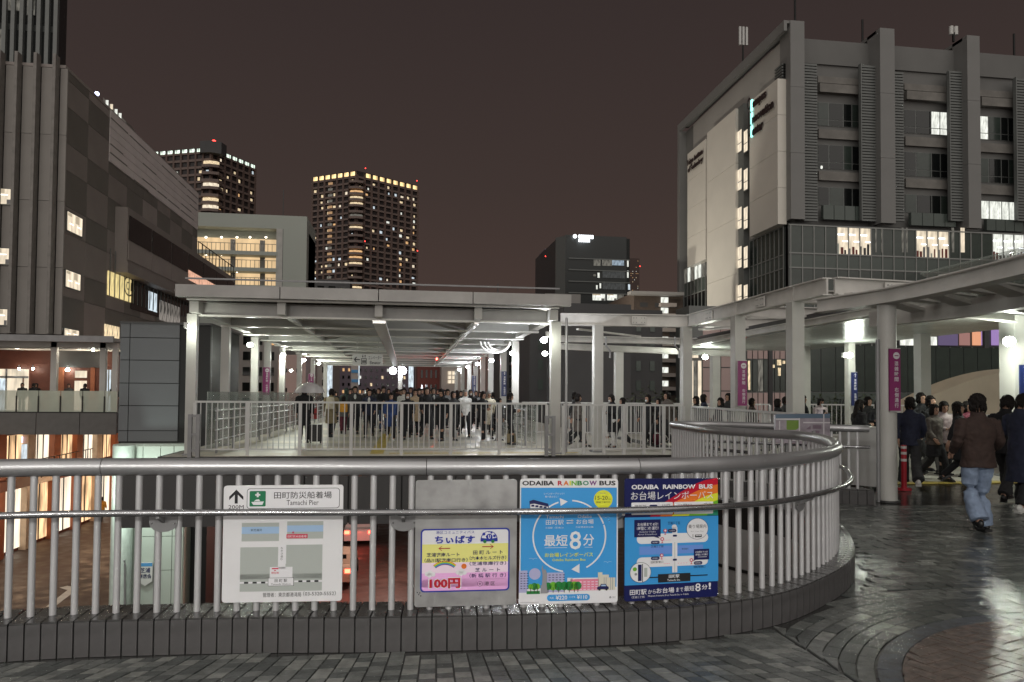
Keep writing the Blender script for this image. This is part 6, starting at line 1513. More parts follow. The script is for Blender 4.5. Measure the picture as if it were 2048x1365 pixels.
# plain stone monument figure
B.poly([(1083, 1188), (1084, 1172), (1086, 1170), (1087, 1152), (1085, 1138), (1086.5, 1131), (1088, 1138), (1089, 1142), (1092, 1139), (1094, 1143), (1096, 1150), (1095, 1170), (1097, 1188)], 'stone', 7)
B.poly([(1195, 1182), (1196, 1177), (1201, 1176), (1203, 1171.5), (1213, 1171.5), (1215, 1176), (1218.5, 1177.5), (1218.5, 1182)], 'navy', 8).poly([(1203, 1176), (1204, 1173), (1212, 1173), (1213.5, 1176)], 'lblue', 9)
for x in (1200, 1214): B.circ(x, 1182.5, 2.3, 'asph', 9)
B.rrect(1096, 1191, 1181, 1204, 6, 'sky', 4); B.txt(1101, 1195.5, 1110, 1200, '大人', 'white', .01, 5, 1); B.txt(1113, 1193, 1136, 1201.5, '¥220', 'white', .02, 5); B.txt(1140, 1194.5, 1152, 1198.5, 'こども', 'white', .01, 5, 1); B.txt(1155, 1193, 1176, 1201, '¥110', 'white', .02, 5)
B.circ(1222, 1199, 2.2, 'stone', 3); B.txt(1226, 1197, 1233, 1201, '港区', 'stone', 0, 3, 1); B.rect(1043, 1205.2, 1080, 1206, 'stone', 3)
B.done()
# 4 : navy rainbow bus map
B = Board('bus_map_poster', 'navy and blue bus map poster with a rainbow corner, rightmost of the four boards', 'poster', ((1247, 958), (1431, 957), (1433, 1198), (1246, 1204)), pmat('navy', 16, 24, 84), fwd=.036, push=.028)
B.rect(1247, 1036, 1432, 1172, 'sky', 1)
B.rect(1247, 958.5, 1431, 1032, 'navy', 1)
for k, (c, pl_) in enumerate((('dred', [(1431, 957.4), (1427, 957.5), (1405, 961.5), (1386, 969), (1357, 985), (1324, 1006), (1298, 1031)]), ('orange', [(1431, 970.5), (1408, 975.5), (1386, 985), (1362, 997), (1345, 1006), (1318, 1031)]), ('yel2', [(1431, 988), (1408, 994), (1386, 1004), (1341, 1031)]), ('lgreen', [(1431, 1003), (1423, 1006), (1400, 1016), (1374, 1031)]), ('teal', [(1431, 1022), (1411, 1031)]))):
    B.poly(pl_+[(pl_[-1][0]-3, 1035), (1431, 1035)], c, 2+k)
B.txt(1259, 970, 1312, 979.5, 'ODAIBA', 'white', .035, 8); B.txt(1320, 970, 1385, 979.5, 'RAINBOW', 'white', .035, 8); B.txt(1392, 970, 1420, 979.5, 'BUS', 'white', .035, 8)
B.txt(1258, 984, 1421, 1001, 'お台場レインボーバス', 'white', .0, 8)
B.rrect(1259, 1006, 1340, 1031, 2, 'white', 7).rrect(1342, 1006, 1421, 1031, 2, 'white', 7); B.txt(1265, 1011, 1288, 1015, '停留所', 'asph', 0, 8, 1); B.txt(1318, 1010, 1334, 1014, '210円', 'asph', 0, 8, 1); B.rrect(1294, 1011, 1309, 1016, 2, 'navy', 8); B.txt(1346, 1010, 1378, 1014, 'こども運賃まで', 'asph', 0, 8, 1); B.txt(1402, 1009, 1416, 1014, '7月1日', 'asph', 0, 8, 1)
B.rrect(1270, 1070, 1411, 1090, 9, 'white', 3).rrect(1270, 1117, 1411, 1137, 9, 'white', 3).rect(1275, 1095, 1401, 1112, 'peri', 2).rect(1339, 1058, 1349, 1150, 'white', 4).circ(1343, 1057, 5, 'white', 4).rect(1343.4, 1088, 1344.4, 1150, 'grey', 5)
B.rect(1265, 1041, 1316, 1076, 'navy', 4).poly([(1303, 1076), (1311, 1076), (1315, 1080)], 'navy', 4); B.txt(1271, 1047, 1311, 1054, 'お台場まで 8分！', 'white', .01, 5, 1); B.txt(1270, 1055, 1312, 1062, '1時間に 3便運行！', 'white', .01, 5, 1); B.txt(1275, 1064, 1306, 1067, '8 min for Odaiba', 'white', 0, 5, 1); B.txt(1272, 1069, 1309, 1072, 'About 3 buses/hour', 'white', 0, 5, 1)
B.txt(1330, 1046, 1354, 1052, '芝浦三丁目', 'navy', 0, 5, 1); B.rrect(1330, 1061, 1347, 1068, 3.4, 'navy', 6); B.txt(1333, 1063, 1344, 1066, 'お台場ゆき', 'white', 0, 7, 1)
for x, y in ((1325, 1066), (1319, 1083), (1318, 1116), (1377, 1128)):
    B.circ(x, y-2, 3.6, 'red', 6).circ(x, y-2, 2.1, 'white', 7).rect(x-.5, y+1, x+.5, y+6, 'red', 6).rect(x-2, y+5, x+2, y+6.2, 'red', 6)
for x, y in ((1297, 1084), (1297, 1116), (1382, 1129)): B.rrect(x, y, x+17, y+7, 3.4, 'navy', 6); B.txt(x+3, y+2, x+14, y+5, '田町駅東口', 'white', 0, 7, 1)
B.txt(1297, 1093, 1321, 1098, '芝浦三丁目', 'navy', 0, 5, 1); B.txt(1297, 1125, 1321, 1130, '田町駅東口', 'asph', 0, 5, 1); B.txt(1382, 1138, 1405, 1143, '田町駅東口', 'navy', 0, 5, 1); B.txt(1358, 1101, 1371, 1104, '新芝運河', 'asph', 0, 5, 1)
for x, y in ((1344, 1075), (1344, 1124)): B.rrect(x-4, y-2, x+4, y+2, 1.4, 'navy', 6)
for x0, x1, y in ((1322, 1337, 1083), (1350, 1372, 1131), (1322, 1335, 1131)):
    for k in range(4): B.rect(x0+(x1-x0)*k/4, y, x0+(x1-x0)*k/4+2, y+.9, 'rose', 6)
B.circ(1389, 1062, 22, 'navy', 5, n=30).circ(1389, 1062, 21.3, 'white', 6, n=30); B.txt(1371, 1053, 1407, 1061, '乗り場案内', 'asph', 0, 7); B.txt(1376, 1066, 1402, 1069, 'Bus Stop Map', 'stone', 0, 7, 1); B.rrect(1384, 1074, 1398, 1079.5, 1, 'asph', 7).rect(1379.5, 1073, 1380.5, 1080, 'asph', 7)
for k in range(4): B.rect(1385.5+k*3, 1075, 1387.6+k*3, 1077, 'white', 8)
B.rect(1382, 1104, 1413, 1126, 'navy', 6).poly([(1383, 1125), (1388, 1125), (1379, 1129)], 'navy', 6); B.txt(1385, 1108, 1410, 1112, 'お台場まで14分', 'white', .01, 7, 1); B.txt(1385, 1113.5, 1410, 1117.5, '1時間に1便運行', 'white', .01, 7, 1); B.rect(1390, 1120, 1408, 1120.8, 'white', 7)
B.rect(1290, 1157, 1410, 1159.2, 'black', 5).rect(1311, 1152, 1375, 1169, 'asph', 6); B.txt(1332, 1154, 1353, 1161, '田町駅', 'white', .015, 7); B.txt(1329, 1163, 1355, 1167, 'Tamachi Sta.', 'white', .01, 7, 1)
B.circ(1277, 1147, 20.5, 'asph', 5, n=30).circ(1277, 1147, 19.8, 'white', 6, n=30).rect(1272, 1131, 1279, 1164, 'navy', 7).rect(1280, 1130, 1281.5, 1166, 'asph', 7).circ(1266, 1140, 4, 'lgreen', 7).circ(1268, 1150, 2.6, 'stone', 7).rect(1284, 1138, 1290, 1156, 'grey', 7)
B.txt(1257, 1181, 1289, 1192, '田町駅', 'white', .01, 3); B.txt(1292, 1182.5, 1307, 1191, 'から', 'white', .005, 3); B.txt(1308, 1180, 1343, 1191, 'お台場', 'white', .012, 3); B.txt(1347, 1181, 1361, 1190, 'まで', 'white', .005, 3); B.txt(1363, 1179, 1383, 1189.5, '最短', 'white', .008, 3); B.txt(1385, 1174.5, 1396, 1191, '8', 'white', .01, 3); B.txt(1398, 1178, 1410, 1188, '分', 'white', .015, 3); B.txt(1412, 1174, 1417, 1188, '!', 'white', .03, 3)
B.txt(1260, 1194, 1286, 1198.5, '（芝浦三丁目）', 'white', 0, 3, 1); B.txt(1292, 1193.5, 1372, 1197, 'Minimum 8 minutes from Tamachi Sta. to Odaiba', 'white', 0, 3, 1)
B.done()
# ================= PEOPLE =================
PI = math.pi
def fmat(n, c, r=.85): 
    nm = 'cloth_'+n
    return bpy.data.materials[nm] if nm in bpy.data.materials else mat(nm, c, r, 0, .18, 14, .25, 160, bdist=.003)
CL = dict(black=(.009, .009, .011), navy=(.012, .015, .035), charc=(.028, .028, .030), grey=(.10, .10, .10), lgrey=(.26, .26, .27), beige=(.36, .27, .17), khaki=(.20, .16, .09), white=(.58, .57, .55), brown=(.034, .019, .015), green=(.035, .055, .05), blue=(.022, .05, .16), denim=(.21, .27, .38), dkdenim=(.03, .045, .09), red=(.30, .03, .03), yellow=(.55, .26, .03), pinkw=(.42, .35, .36), tgrey=(.10, .085, .075), maroon=(.10, .015, .03), cream=(.50, .46, .36), skin=(.42, .25, .17))
def cm(n): return fmat(n, CL[n])
m_skin = mat('skin', (.40, .235, .165), .55, 0, .06, 20); m_eye = mat('eye_dark', (.02, .012, .01), .3, 0, 0); m_lip = mat('lips', (.28, .09, .075), .5, 0, 0)
m_hair = mat('black_hair', (.012, .009, .008), .7, 0, .5, 60, .6, 300, spec=.25); m_hairb = mat('brown_hair', (.035, .018, .010), .7, 0, .3, 40); m_hairg = mat('grey_hair', (.16, .15, .14), .5, 0, .3, 40)
m_sole = mat('shoe_black', (.012, .012, .013), .35, 0, 0); m_shoew = mat('shoe_white', (.6, .6, .58), .5, 0, 0)
POSES = {
 'stand': dict(L=((.09, 0, .92), (.10, -.02, .50), (.10, .01, .09)), R=((-.09, 0, .92), (-.10, -.02, .50), (-.11, .02, .09)), aL=((.19, 0, 1.38), (.245, .03, 1.12), (.24, -.03, .88)), aR=((-.19, 0, 1.38), (-.245, .03, 1.12), (-.24, -.03, .88)), hd=0),
 'walka': dict(L=((.09, 0, .92), (.09, -.17, .52), (.09, -.26, .11)), R=((-.09, 0, .92), (-.09, -.01, .49), (-.09, .28, .19)), aL=((.19, 0, 1.38), (.24, .12, 1.14), (.23, .18, .91)), aR=((-.19, 0, 1.38), (-.24, -.02, 1.13), (-.22, -.18, .95)), hd=.05),
 'walkb': dict(R=((-.09, 0, .92), (-.09, -.17, .52), (-.09, -.26, .11)), L=((.09, 0, .92), (.09, -.01, .49), (.09, .28, .19)), aR=((-.19, 0, 1.38), (-.24, .12, 1.14), (-.23, .18, .91)), aL=((.19, 0, 1.38), (.24, -.02, 1.13), (.22, -.18, .95)), hd=-.04),
 'phone': dict(L=((.09, 0, .92), (.09, -.12, .51), (.09, -.15, .10)), R=((-.09, 0, .92), (-.09, .0, .50), (-.09, .15, .13)), aL=((.19, 0, 1.38), (.25, .02, 1.13), (.24, -.05, .89)), aR=((-.19, 0, 1.38), (-.22, -.03, 1.13), (-.07, -.25, 1.20)), hd=.35),
 'both': dict(L=((.09, 0, .92), (.10, -.03, .50), (.10, .02, .09)), R=((-.09, 0, .92), (-.09, -.10, .51), (-.10, -.12, .09)), aL=((.19, 0, 1.38), (.22, -.02, 1.13), (.05, -.24, 1.14)), aR=((-.19, 0, 1.38), (-.22, -.02, 1.13), (-.05, -.24, 1.12)), hd=.25),
}
def lofted(mb, rings, n=20):
    vs = []; fs = []
    for cx, cy, z, rx, ry in rings:
        for j in range(n): a = 2*PI*j/n; vs.append((cx+rx*math.cos(a), cy+ry*math.sin(a), z))
    for i in range(len(rings)-1):
        for j in range(n): fs.append((i*n+j, i*n+(j+1) % n, (i+1)*n+(j+1) % n, (i+1)*n+j))
    fs.append(tuple(range(n))[::-1]); fs.append(tuple(range((len(rings)-1)*n, len(rings)*n))); mb.add(vs, fs)
def sub(a, b, k=3):
    return [tuple(Vector(a)+(Vector(b)-Vector(a))*i/k) for i in range(k)]
def limb(mb, pts_, rs, n=12):
    P = []; Rr = []
    for i in range(len(pts_)-1):
        for k in range(4): t = k/4; P.append(tuple(Vector(pts_[i])*(1-t)+Vector(pts_[i+1])*t)); Rr.append(rs[i]*(1-t)+rs[i+1]*t)
    P.append(pts_[-1]); Rr.append(rs[-1])
    # soften the joint
    Q = [P[0]]+[tuple((Vector(P[i-1])+Vector(P[i])*2+Vector(P[i+1]))/4) for i in range(1, len(P)-1)]+[P[-1]]
    mb.tube(Q, Rr, n)
def tilt(v, h):   # nod the head about the neck
    p = Vector(v)-Vector((0, .0, 1.47)); c, s = math.cos(h), math.sin(h)
    return (p.x, p.y*c-p.z*s, p.y*s*1+p.z*c+1.47)
def hand(mb, w_, e_, s_):
    d = (Vector(w_)-Vector(e_)).normalized(); w = Vector(w_); side_ = Vector((0, 1, 0)) if abs(d.z) > .6 else Vector((0, 0, 1)); n_ = d.cross(side_).normalized(); side_ = n_.cross(d)
    c = w+d*.055; mb.tube([w, w+d*.03, w+d*.075, w+d*.095], [(.024, .024), (.018, .036), (.016, .040), (.012, .034)], 10) if abs(d.z) > .6 else mb.ell(c, (.035, .04, .03), 10, 7)
    for k, L_ in enumerate((.062, .074, .070, .055)):
        b0 = w+d*.088+side_*(-.030+.020*k); b1 = b0+d*L_*.55+n_*.006*s_; b2 = b0+d*L_*.85+n_*.026*s_; mb.tube([b0-d*.02, b0, b1, b2], [.009, .009, .0085, .007], 6)
    t0 = w+d*.03-side_*.03; mb.tube([t0, t0-side_*.022+d*.028, t0-side_*.030+d*.055], [.011, .010, .008], 6)
def make_body(p):
    q = POSES[p]; mb = MB()
    for s_, l in ((1, 'L'), (-1, 'R')):
        limb(mb, q[l], (.078, .055, .040)); a = Vector(q[l][2]); mb.tube([a+Vector((0, .03, -.04)), a+Vector((0, -.10, -.055))], [.038, .03], 8)
        limb(mb, q['a'+l], (.048, .038, .027)); hand(mb, q['a'+l][2], q['a'+l][1], -s_)
    lofted(mb, [(0, 0, .84, .13, .09), (0, 0, .95, .155, .105), (0, 0, 1.08, .135, .095), (0, 0, 1.25, .165, .105), (0, 0, 1.36, .18, .09), (0, .01, 1.43, .10, .07), (0, .01, 1.47, .055, .055)])
    mb.tube([(0, .015, 1.42), tilt((0, .005, 1.54), q['hd'])], .054, 12)
    h = MB(); h.ell((0, .0, 1.595), (.077, .094, .108), 20, 14); h.ell((0, -.030, 1.535), (.056, .062, .066), 16, 10); h.ell((0, -.092, 1.575), (.013, .020, .026), 8, 6); h.ell((0, -.075, 1.525), (.026, .02, .012), 10, 6)
    for s_ in (-1, 1): h.ell((s_*.078, .005, 1.575), (.010, .018, .029), 8, 6)
    mb.add([tilt(v, q['hd']) for v in h.v], h.f); return mb
def make_top(p, hem, loose=1.0):
    q = POSES[p]; mb = MB(); k = loose; w = .03*(0.86-hem)*1.6
    lofted(mb, [(0, 0, hem, (.185+w)*k, (.135+w)*k), (0, 0, (hem+.98)/2, (.18+w*.6)*k, (.13+w*.6)*k), (0, 0, .98, .178*k, .128*k), (0, 0, 1.10, .172*k, .125*k), (0, -.005, 1.24, .188*k, .132*k), (0, 0, 1.345, .200*k, .118), (0, .005, 1.405, .165, .098), (0, .008, 1.445, .095, .080), (0, .01, 1.495, .068, .066)], 24)
    for l in ('L', 'R'):
        a = q['a'+l]; w_ = Vector(a[1])+(Vector(a[2])-Vector(a[1]))*.93; limb(mb, (a[0], a[1], tuple(w_)), (.070*k, .058*k, .047*k), 14)
        mb.ell((a[0][0]*.93, 0, 1.375), (.062, .07, .058), 12, 8)
    return mb
def make_legs(p, k=1.0, hem=1.0):
    q = POSES[p]; mb = MB()
    for l in ('L', 'R'):
        a = q[l]; end = Vector(a[2])+Vector((0, .01, -.02 if hem > 1 else .0)); limb(mb, ((a[0][0], 0, .93), a[1], tuple(end)), (.098*k, .074*k, .062*k*hem), 14)
    lofted(mb, [(0, 0, .80, .155, .105), (0, 0, .90, .170*(.9+.1*k), .122), (0, 0, 1.0, .158, .115)]); return mb
def make_skirt(p, hem=.55):
    mb = MB(); lofted(mb, [(0, 0, hem, .22, .17), (0, 0, .8, .19, .14), (0, 0, 1.0, .155, .115)]); return mb
def make_hair(kind, h):
    mb = MB(); e_ = MB(); e_.ell((0, .012, 1.612), (.090, .104, .114), 34, 24)
    vs = []
    for x, y, z in e_.v:
        n_ = noise.noise(Vector((x*30, y*30, z*18)))*.016+noise.noise(Vector((x*70, y*70, z*40)))*.008
        if z < 1.645 and y < -.045: y = -.045+(z-1.645)*.12
        if z < 1.585: q_ = max(.70, 1-(1.585-z)*3.6); x *= q_; y = .02+(y-.02)*q_ if y > .02 else y
        if z < 1.50: z = 1.50+(z-1.50)*.15
        r_ = 1+n_*8*.12; vs.append((x*r_, y*r_, 1.6+(z-1.6)*r_+abs(n_)*.6))
    mb.add([tilt(v, h) for v in vs], e_.f)
    rh = random.Random(len(kind)*7)
    for k in range(46):     # locks along the nape and sides
        a = math.radians(-40+rh.random()*260); bx0, by0 = .084*math.cos(a), .012+.096*math.sin(a)
        if by0 < -.04: continue
        z0 = rh.uniform(1.53, 1.60); L_ = rh.uniform(.05, .085); q_ = rh.uniform(.74, .86)
        mb.tube([tilt((bx0, by0, z0+.03), h), tilt((bx0*.98, by0*.98, z0), h), tilt((bx0*q_+rh.uniform(-.01, .01), by0*q_, max(1.475, z0-L_)), h)], [.014, .015, .003], 5)
    for k in range(70):     # loose locks over the crown
        a = rh.random()*2*PI; e = rh.uniform(.25, 1.45); d = Vector((math.cos(a)*math.cos(e), math.sin(a)*math.cos(e), math.sin(e)))
        c = Vector((d.x*.087, .012+d.y*.100, 1.612+d.z*.112)); t_ = d.cross(Vector((rh.gauss(0, 1), rh.gauss(0, 1), rh.gauss(0, .4)))).normalized()
        if c.y < -.05 and c.z < 1.65: continue
        t_ = t_ if t_.z < 0 else -t_
        mb.tube([tilt(c-t_*.02, h), tilt(c+d*.008+t_*.012, h), tilt(c+t_*.045-d*.004, h)], [.006, .012, .002], 5)
    if kind == 'long':
        g = MB(); lofted(g, [(0, .075, 1.28, .075, .025), (0, .075, 1.40, .085, .035), (0, .06, 1.52, .09, .05), (0, .04, 1.62, .085, .06)]); mb.add([tilt(v, h*.5) for v in g.v], g.f)
        for s_ in (-1, 1): mb.tube([tilt((s_*.080, -.02, 1.60), h), tilt((s_*.083, -.03, 1.50), h), (s_*.085, -.04, 1.36)], [.020, .024, .014], 8)
    if kind == 'bob':
        g = MB(); lofted(g, [(0, .03, 1.47, .085, .07), (0, .03, 1.55, .096, .085), (0, .02, 1.62, .09, .08)]); mb.add([tilt((x, y if y > -.03 else -.03, z), h) for x, y, z in g.v], g.f)
    return mb
tex = bpy.data.textures.new('fold', 'CLOUDS'); tex.noise_scale = .11; tex.noise_depth = 2
jobs = {}
def job(key, mb, vox, disp=0, sm=3):
    me = bpy.data.meshes.new('_'+key); me.from_pydata(mb.v, [], mb.f); me.update(); o = bpy.data.objects.new('_'+key, me); C.objects.link(o)
    m = o.modifiers.new('r', 'REMESH'); m.mode = 'VOXEL'; m.voxel_size = vox; m.use_smooth_shade = True
    if sm: s_ = o.modifiers.new('s', 'SMOOTH'); s_.iterations = sm; s_.factor = .5
    if disp: d = o.modifiers.new('d', 'DISPLACE'); d.texture = tex; d.strength = disp; d.mid_level = .5; d.texture_coords = 'LOCAL'
    jobs[key] = o
V_ = .0115
for p in POSES:
    job('body_'+p, make_body(p), .0095, 0, 1); job('legs_'+p, make_legs(p), V_, .022); job('wide_'+p, make_legs(p, 1.18, 1.45), V_, .028)
    for n_, hem in (('jacket', .80), ('coat', .52)): job(n_+'_'+p, make_top(p, hem), V_, .026)
job('puffer_walka', make_top('walka', .82, 1.12), V_, .045); job('puffer_phone', make_top('phone', .82, 1.12), V_, .045); job('puffer_walkb', make_top('walkb', .82, 1.12), V_, .045)
job('puffer_stand', make_top('stand', .82, 1.12), V_, .045); job('puffer_both', make_top('both', .82, 1.12), V_, .045)
job('skirt', make_skirt('x'), .014, .02)
bpy.context.view_layer.update(); dg = bpy.context.evaluated_depsgraph_get(); PM = {}
for k, o in jobs.items():
    me = bpy.data.meshes.new_from_object(o.evaluated_get(dg)); me.name = k; PM[k] = me
for o in jobs.values():
    me0 = o.data; bpy.data.objects.remove(o); bpy.data.meshes.remove(me0)
for k, me in PM.items():
    me.materials.clear()
    if k.startswith('body_'):
        hd = POSES[k[5:]]['hd']
        for m_ in (m_skin, m_eye, m_lip, m_hair): me.materials.append(m_)
        eyes = [(Vector(tilt((s_*.031, -.082, 1.592), hd)), .0165, .0085, 1) for s_ in (-1, 1)]+[(Vector(tilt((s_*.032, -.082, 1.616), hd)), .021, .0055, 3) for s_ in (-1, 1)]+[(Vector(tilt((0, -.09, 1.524), hd)), .022, .006, 2)]
        n = len(me.polygons); co = [0.0]*(3*n); me.polygons.foreach_get('center', co); ix = [0]*n
        for i in range(n):
            if co[3*i+2] > 1.45 and co[3*i+1] < -.03:
                for c, rx, rz_, mi in eyes:
                    dx = (co[3*i]-c.x)/rx; dz = (co[3*i+2]-c.z)/rz_
                    if dx*dx+dz*dz < 1: ix[i] = mi
        me.polygons.foreach_set('material_index', ix)
    else: me.materials.append(m_sole)
HM = {}
def hairmesh(kind, hd):
    k = (kind, hd)
    if k not in HM:
        mb = make_hair(kind, hd); me = bpy.data.meshes.new('hair'); me.from_pydata(mb.v, [], mb.f); me.materials.append(m_hair); me.polygons.foreach_set('use_smooth', [True]*len(me.polygons)); HM[k] = me
    return HM[k]
sb = MB(); prof_ = [(-.045, .12), (-.05, .04), (-.048, -.06), (-.035, -.14), (0, -.165), (.035, -.14), (.048, -.06), (.05, .04), (.045, .12)]
sb.prism([(a, b) for a, b in prof_], -.085, -.055); sb.ell((0, -.02, -.055), (.045, .13, .042), 14, 8); sb.ell((0, .06, -.03), (.042, .055, .055), 12, 8)
shoe_me = bpy.data.meshes.new('shoe'); shoe_me.from_pydata(sb.v, [], sb.f); shoe_me.materials.append(m_sole); shoe_me.polygons.foreach_set('use_smooth', [True]*len(shoe_me.polygons)); shoe_me.set_sharp_from_angle(angle=.8)
mk = MB(); mk.ell((0, -.076, 1.537), (.047, .040, .037), 12, 8); shirt = MB(); shirt.ell((0, -.108, 1.33), (.048, .034, .11), 12, 8); tie = MB(); tie.box(-.012, .012, -.148, -.140, 1.22, 1.40)
def simple(mb, nm, m): me = bpy.data.meshes.new(nm); me.from_pydata(mb.v, [], mb.f); me.materials.append(m); me.polygons.foreach_set('use_smooth', [True]*len(me.polygons)); return me
shirt_me = simple(shirt, 'shirt_front', cm('white')); m_mask = mat('face_mask', (.62, .64, .66), .7, 0, 0)
def put(name, me, root, m=None, loc=(0, 0, 0), rx=0):
    o = bpy.data.objects.new(name, me); C.objects.link(o); o.parent = root; o.location = loc; o.rotation_euler[0] = rx
    if m: o.material_slots[0].link = 'OBJECT'; o.material_slots[0].material = m
    return o
FOLK = []
def person(px, ytop, b, rz, pose, top, tcol, lcol, hair, label, group='walkers on the station deck', shoes=None, mask=False, sh=False, z0=0.0, hairm=None, skirt=None, wide=False, x=None, hgt=None):
    X = PB(px, 800, b)[0] if x is None else x
    zt_ = PB(px, ytop, b)[2]-z0 if hgt is None else hgt
    s = max(.86, min(1.12, zt_/1.725))
    r = thing('person', label, 'person', (X, b, z0), group); r.rotation_euler[2] = rz; r.scale = (s, s, s)
    q = POSES[pose]
    put('body', PM['body_'+pose], r)
    put('trousers' if not skirt else 'tights', PM[('wide_' if wide else 'legs_')+pose], r, cm(lcol))
    if skirt: put('skirt', PM['skirt'], r, cm(skirt))
    put('jacket' if top != 'coat' else 'coat', PM[top+'_'+pose], r, cm(tcol))
    put('hair', hairmesh(hair, q['hd']), r, hairm or m_hair)
    for l in ('L', 'R'):
        a = q[l][2]; put('shoe', shoe_me, r, shoes or m_sole, (a[0], a[1]-.01, a[2]-.005), -.55 if a[2] > .15 else 0)
    if sh: put('shirt_front', shirt_me, r)
    if mask:
        mm_ = MB(); mm_.add([tilt(v, q['hd']) for v in mk.v], mk.f); put('face_mask', simple(mm_, 'face_mask', m_mask), r)
    FOLK.append(r); return r
def lw(r, p):
    M = Matrix.Translation(r.location) @ Matrix.Rotation(r.rotation_euler[2], 4, 'Z') @ Matrix.Scale(r.scale[0], 4); return M @ Vector(p)
m_scr = emi('phone_screen', (.75, .85, 1), 2.5)
def phone(r, who, p=(-.055, -.285, 1.27)):
    c = lw(r, p); t = thing('phone', 'small lit phone held by %s' % who, 'phone', c); MB().box(c.x-.036, c.x+.036, c.y-.004, c.y+.004, c.z-.07, c.z+.07).build('case', m_blk, t)
    sg_ = 1 if math.cos(r.rotation_euler[2]) > 0 else -1
    MB().box(c.x-.032, c.x+.032, c.y+sg_*.0045, c.y+sg_*.006, c.z-.065, c.z+.065).build('screen', m_scr, t)
def bag(r, p, sz, col, label, name='bag', cat='bag', handle=True):
    c = lw(r, p); t = thing(name, label, cat, c); w, d, h = sz; mb = MB()
    rings = [(c.x, c.y, c.z, w*.40, d*.42), (c.x, c.y, c.z+.02, w*.5, d*.5), (c.x, c.y, c.z+h*.5, w*.5, d*.5), (c.x, c.y, c.z+h*.92, w*.44, d*.35), (c.x, c.y, c.z+h, w*.40, d*.2)]
    lofted(mb, rings, 14); mb.build('body', cm(col), t, smooth=True)
    if handle: MB().tube([(c.x-w*.25, c.y, c.z+h*.95), (c.x-w*.18, c.y, c.z+h+.12), (c.x, c.y, c.z+h+.17), (c.x+w*.18, c.y, c.z+h+.12), (c.x+w*.25, c.y, c.z+h*.95)], .009, 6).build('handle', cm(col), t, smooth=True)
    return t
# --- crowd on the footbridge, near to far ---
Gb = 'crowd walking over the footbridge'
um = person(609, 772, 24.6, PI, 'stand', 'coat', 'black', 'black', 'short', 'person seen from behind in a long black coat under a clear umbrella', Gb)
uw = person(663, 778, 27.0, PI-.1, 'walka', 'coat', 'khaki', 'black', 'short', 'person seen from behind in a beige coat with a white and black backpack', Gb)
bp = bag(uw, (0, .21, 1.02), (.30, .22, .42), 'cream', 'cream backpack with a black flap on the beige coated walker', 'backpack', 'backpack', False)
y1_ = person(687, 792, 29.5, PI+.15, 'walkb', 'jacket', 'grey', 'maroon', 'bob', 'short person seen from behind wearing a yellow backpack', Gb)
bag(y1_, (0, .20, 1.0), (.30, .20, .40), 'yellow', 'yellow backpack on the back of a short walker', 'backpack', 'backpack', False)
person(693, 776, 33.0, PI-.2, 'stand', 'puffer', 'green', 'charc', 'bob', 'person in a dark green hooded puffer jacket behind the yellow backpack', Gb, hairm=cm('green'))
person(710, 773, 30.0, .1, 'walka', 'jacket', 'charc', 'black', 'short', 'tall person in a dark open jacket over grey stripes walking towards the camera', Gb, sh=True)
person(739, 779, 27.2, -.1, 'walkb', 'jacket', 'navy', 'black', 'short', 'person in a navy jacket and white collar walking forward near the yellow strip', Gb, sh=True)
person(767, 773, 32.0, .05, 'both', 'puffer', 'black', 'dkdenim', 'short', 'person in a black puffer jacket with hands held together in front', Gb)
person(782, 786, 25.4, .1, 'walka', 'coat', 'blue', 'black', 'long', 'person in a bright blue long coat and white shoes in the middle of the crowd', Gb, shoes=m_shoew)
person(808, 777, 30.6, -.2, 'walkb', 'puffer', 'white', 'charc', 'short', 'person in a white puffer jacket in the middle of the crowd', Gb)
person(815, 785, 26.2, .0, 'walkb', 'coat', 'black', 'black', 'bob', 'person in a black coat and face mask in front of the white puffer jacket', Gb, mask=True)
person(821, 771, 37.0, .0, 'walka', 'jacket', 'navy', 'navy', 'short', 'tall person in a navy suit and white shirt far back in the crowd', Gb, sh=True)
r_ = person(830, 779, 29.0, .1, 'stand', 'coat', 'beige', 'black', 'bob', 'person in a beige trench coat holding a white bag right of the crowd centre', Gb); bag(r_, (.26, -.02, .52), (.22, .1, .3), 'white', 'small white shopping bag beside the beige trench coat')
person(853, 775, 26.4, .35, 'walka', 'coat', 'black', 'charc', 'short', 'tall person in a black overcoat looking to the right, right of the beige trench coat', Gb)
person(867, 776, 32.5, .1, 'walkb', 'jacket', 'charc', 'charc', 'short', 'person in a dark suit and tie behind the black overcoat', Gb, sh=True)
person(884, 778, 25.4, -.6, 'phone', 'coat', 'black', 'black', 'short', 'person in a black coat bowing the head in the right half of the crowd', Gb)
person(895, 779, 30.2, .2, 'walka', 'jacket', 'lgrey', 'grey', 'short', 'person with glasses in a light grey jacket behind the walker with bowed head', Gb)
person(907, 783, 25.6, .5, 'walkb', 'jacket', 'charc', 'charc', 'short', 'person in a charcoal jacket turning right in front of the white shirt', Gb)
person(930, 780, 27.4, .3, 'walka', 'jacket', 'white', 'black', 'short', 'person in a white shirt with a dark blazer over the arm', Gb, hairm=m_hairg)
person(941, 780, 31.5, .2, 'walkb', 'puffer', 'black', 'black', 'short', 'person in a black padded jacket behind the white shirt', Gb, mask=True)
r_ = person(965, 783, 24.9, .7, 'both', 'jacket', 'black', 'black', 'short', 'person in a black jacket looking down at the hands, right part of the crowd', Gb, shoes=m_shoew)
person(977, 782, 26.6, .2, 'phone', 'coat', 'cream', 'charc', 'short', 'grey haired person in a pale yellow coat in the right part of the crowd', Gb, hairm=m_hairg)
person(999, 797, 25.6, .9, 'stand', 'jacket', 'black', 'black', 'bob', 'short person in black between the pale yellow coat and the capped walker', Gb)
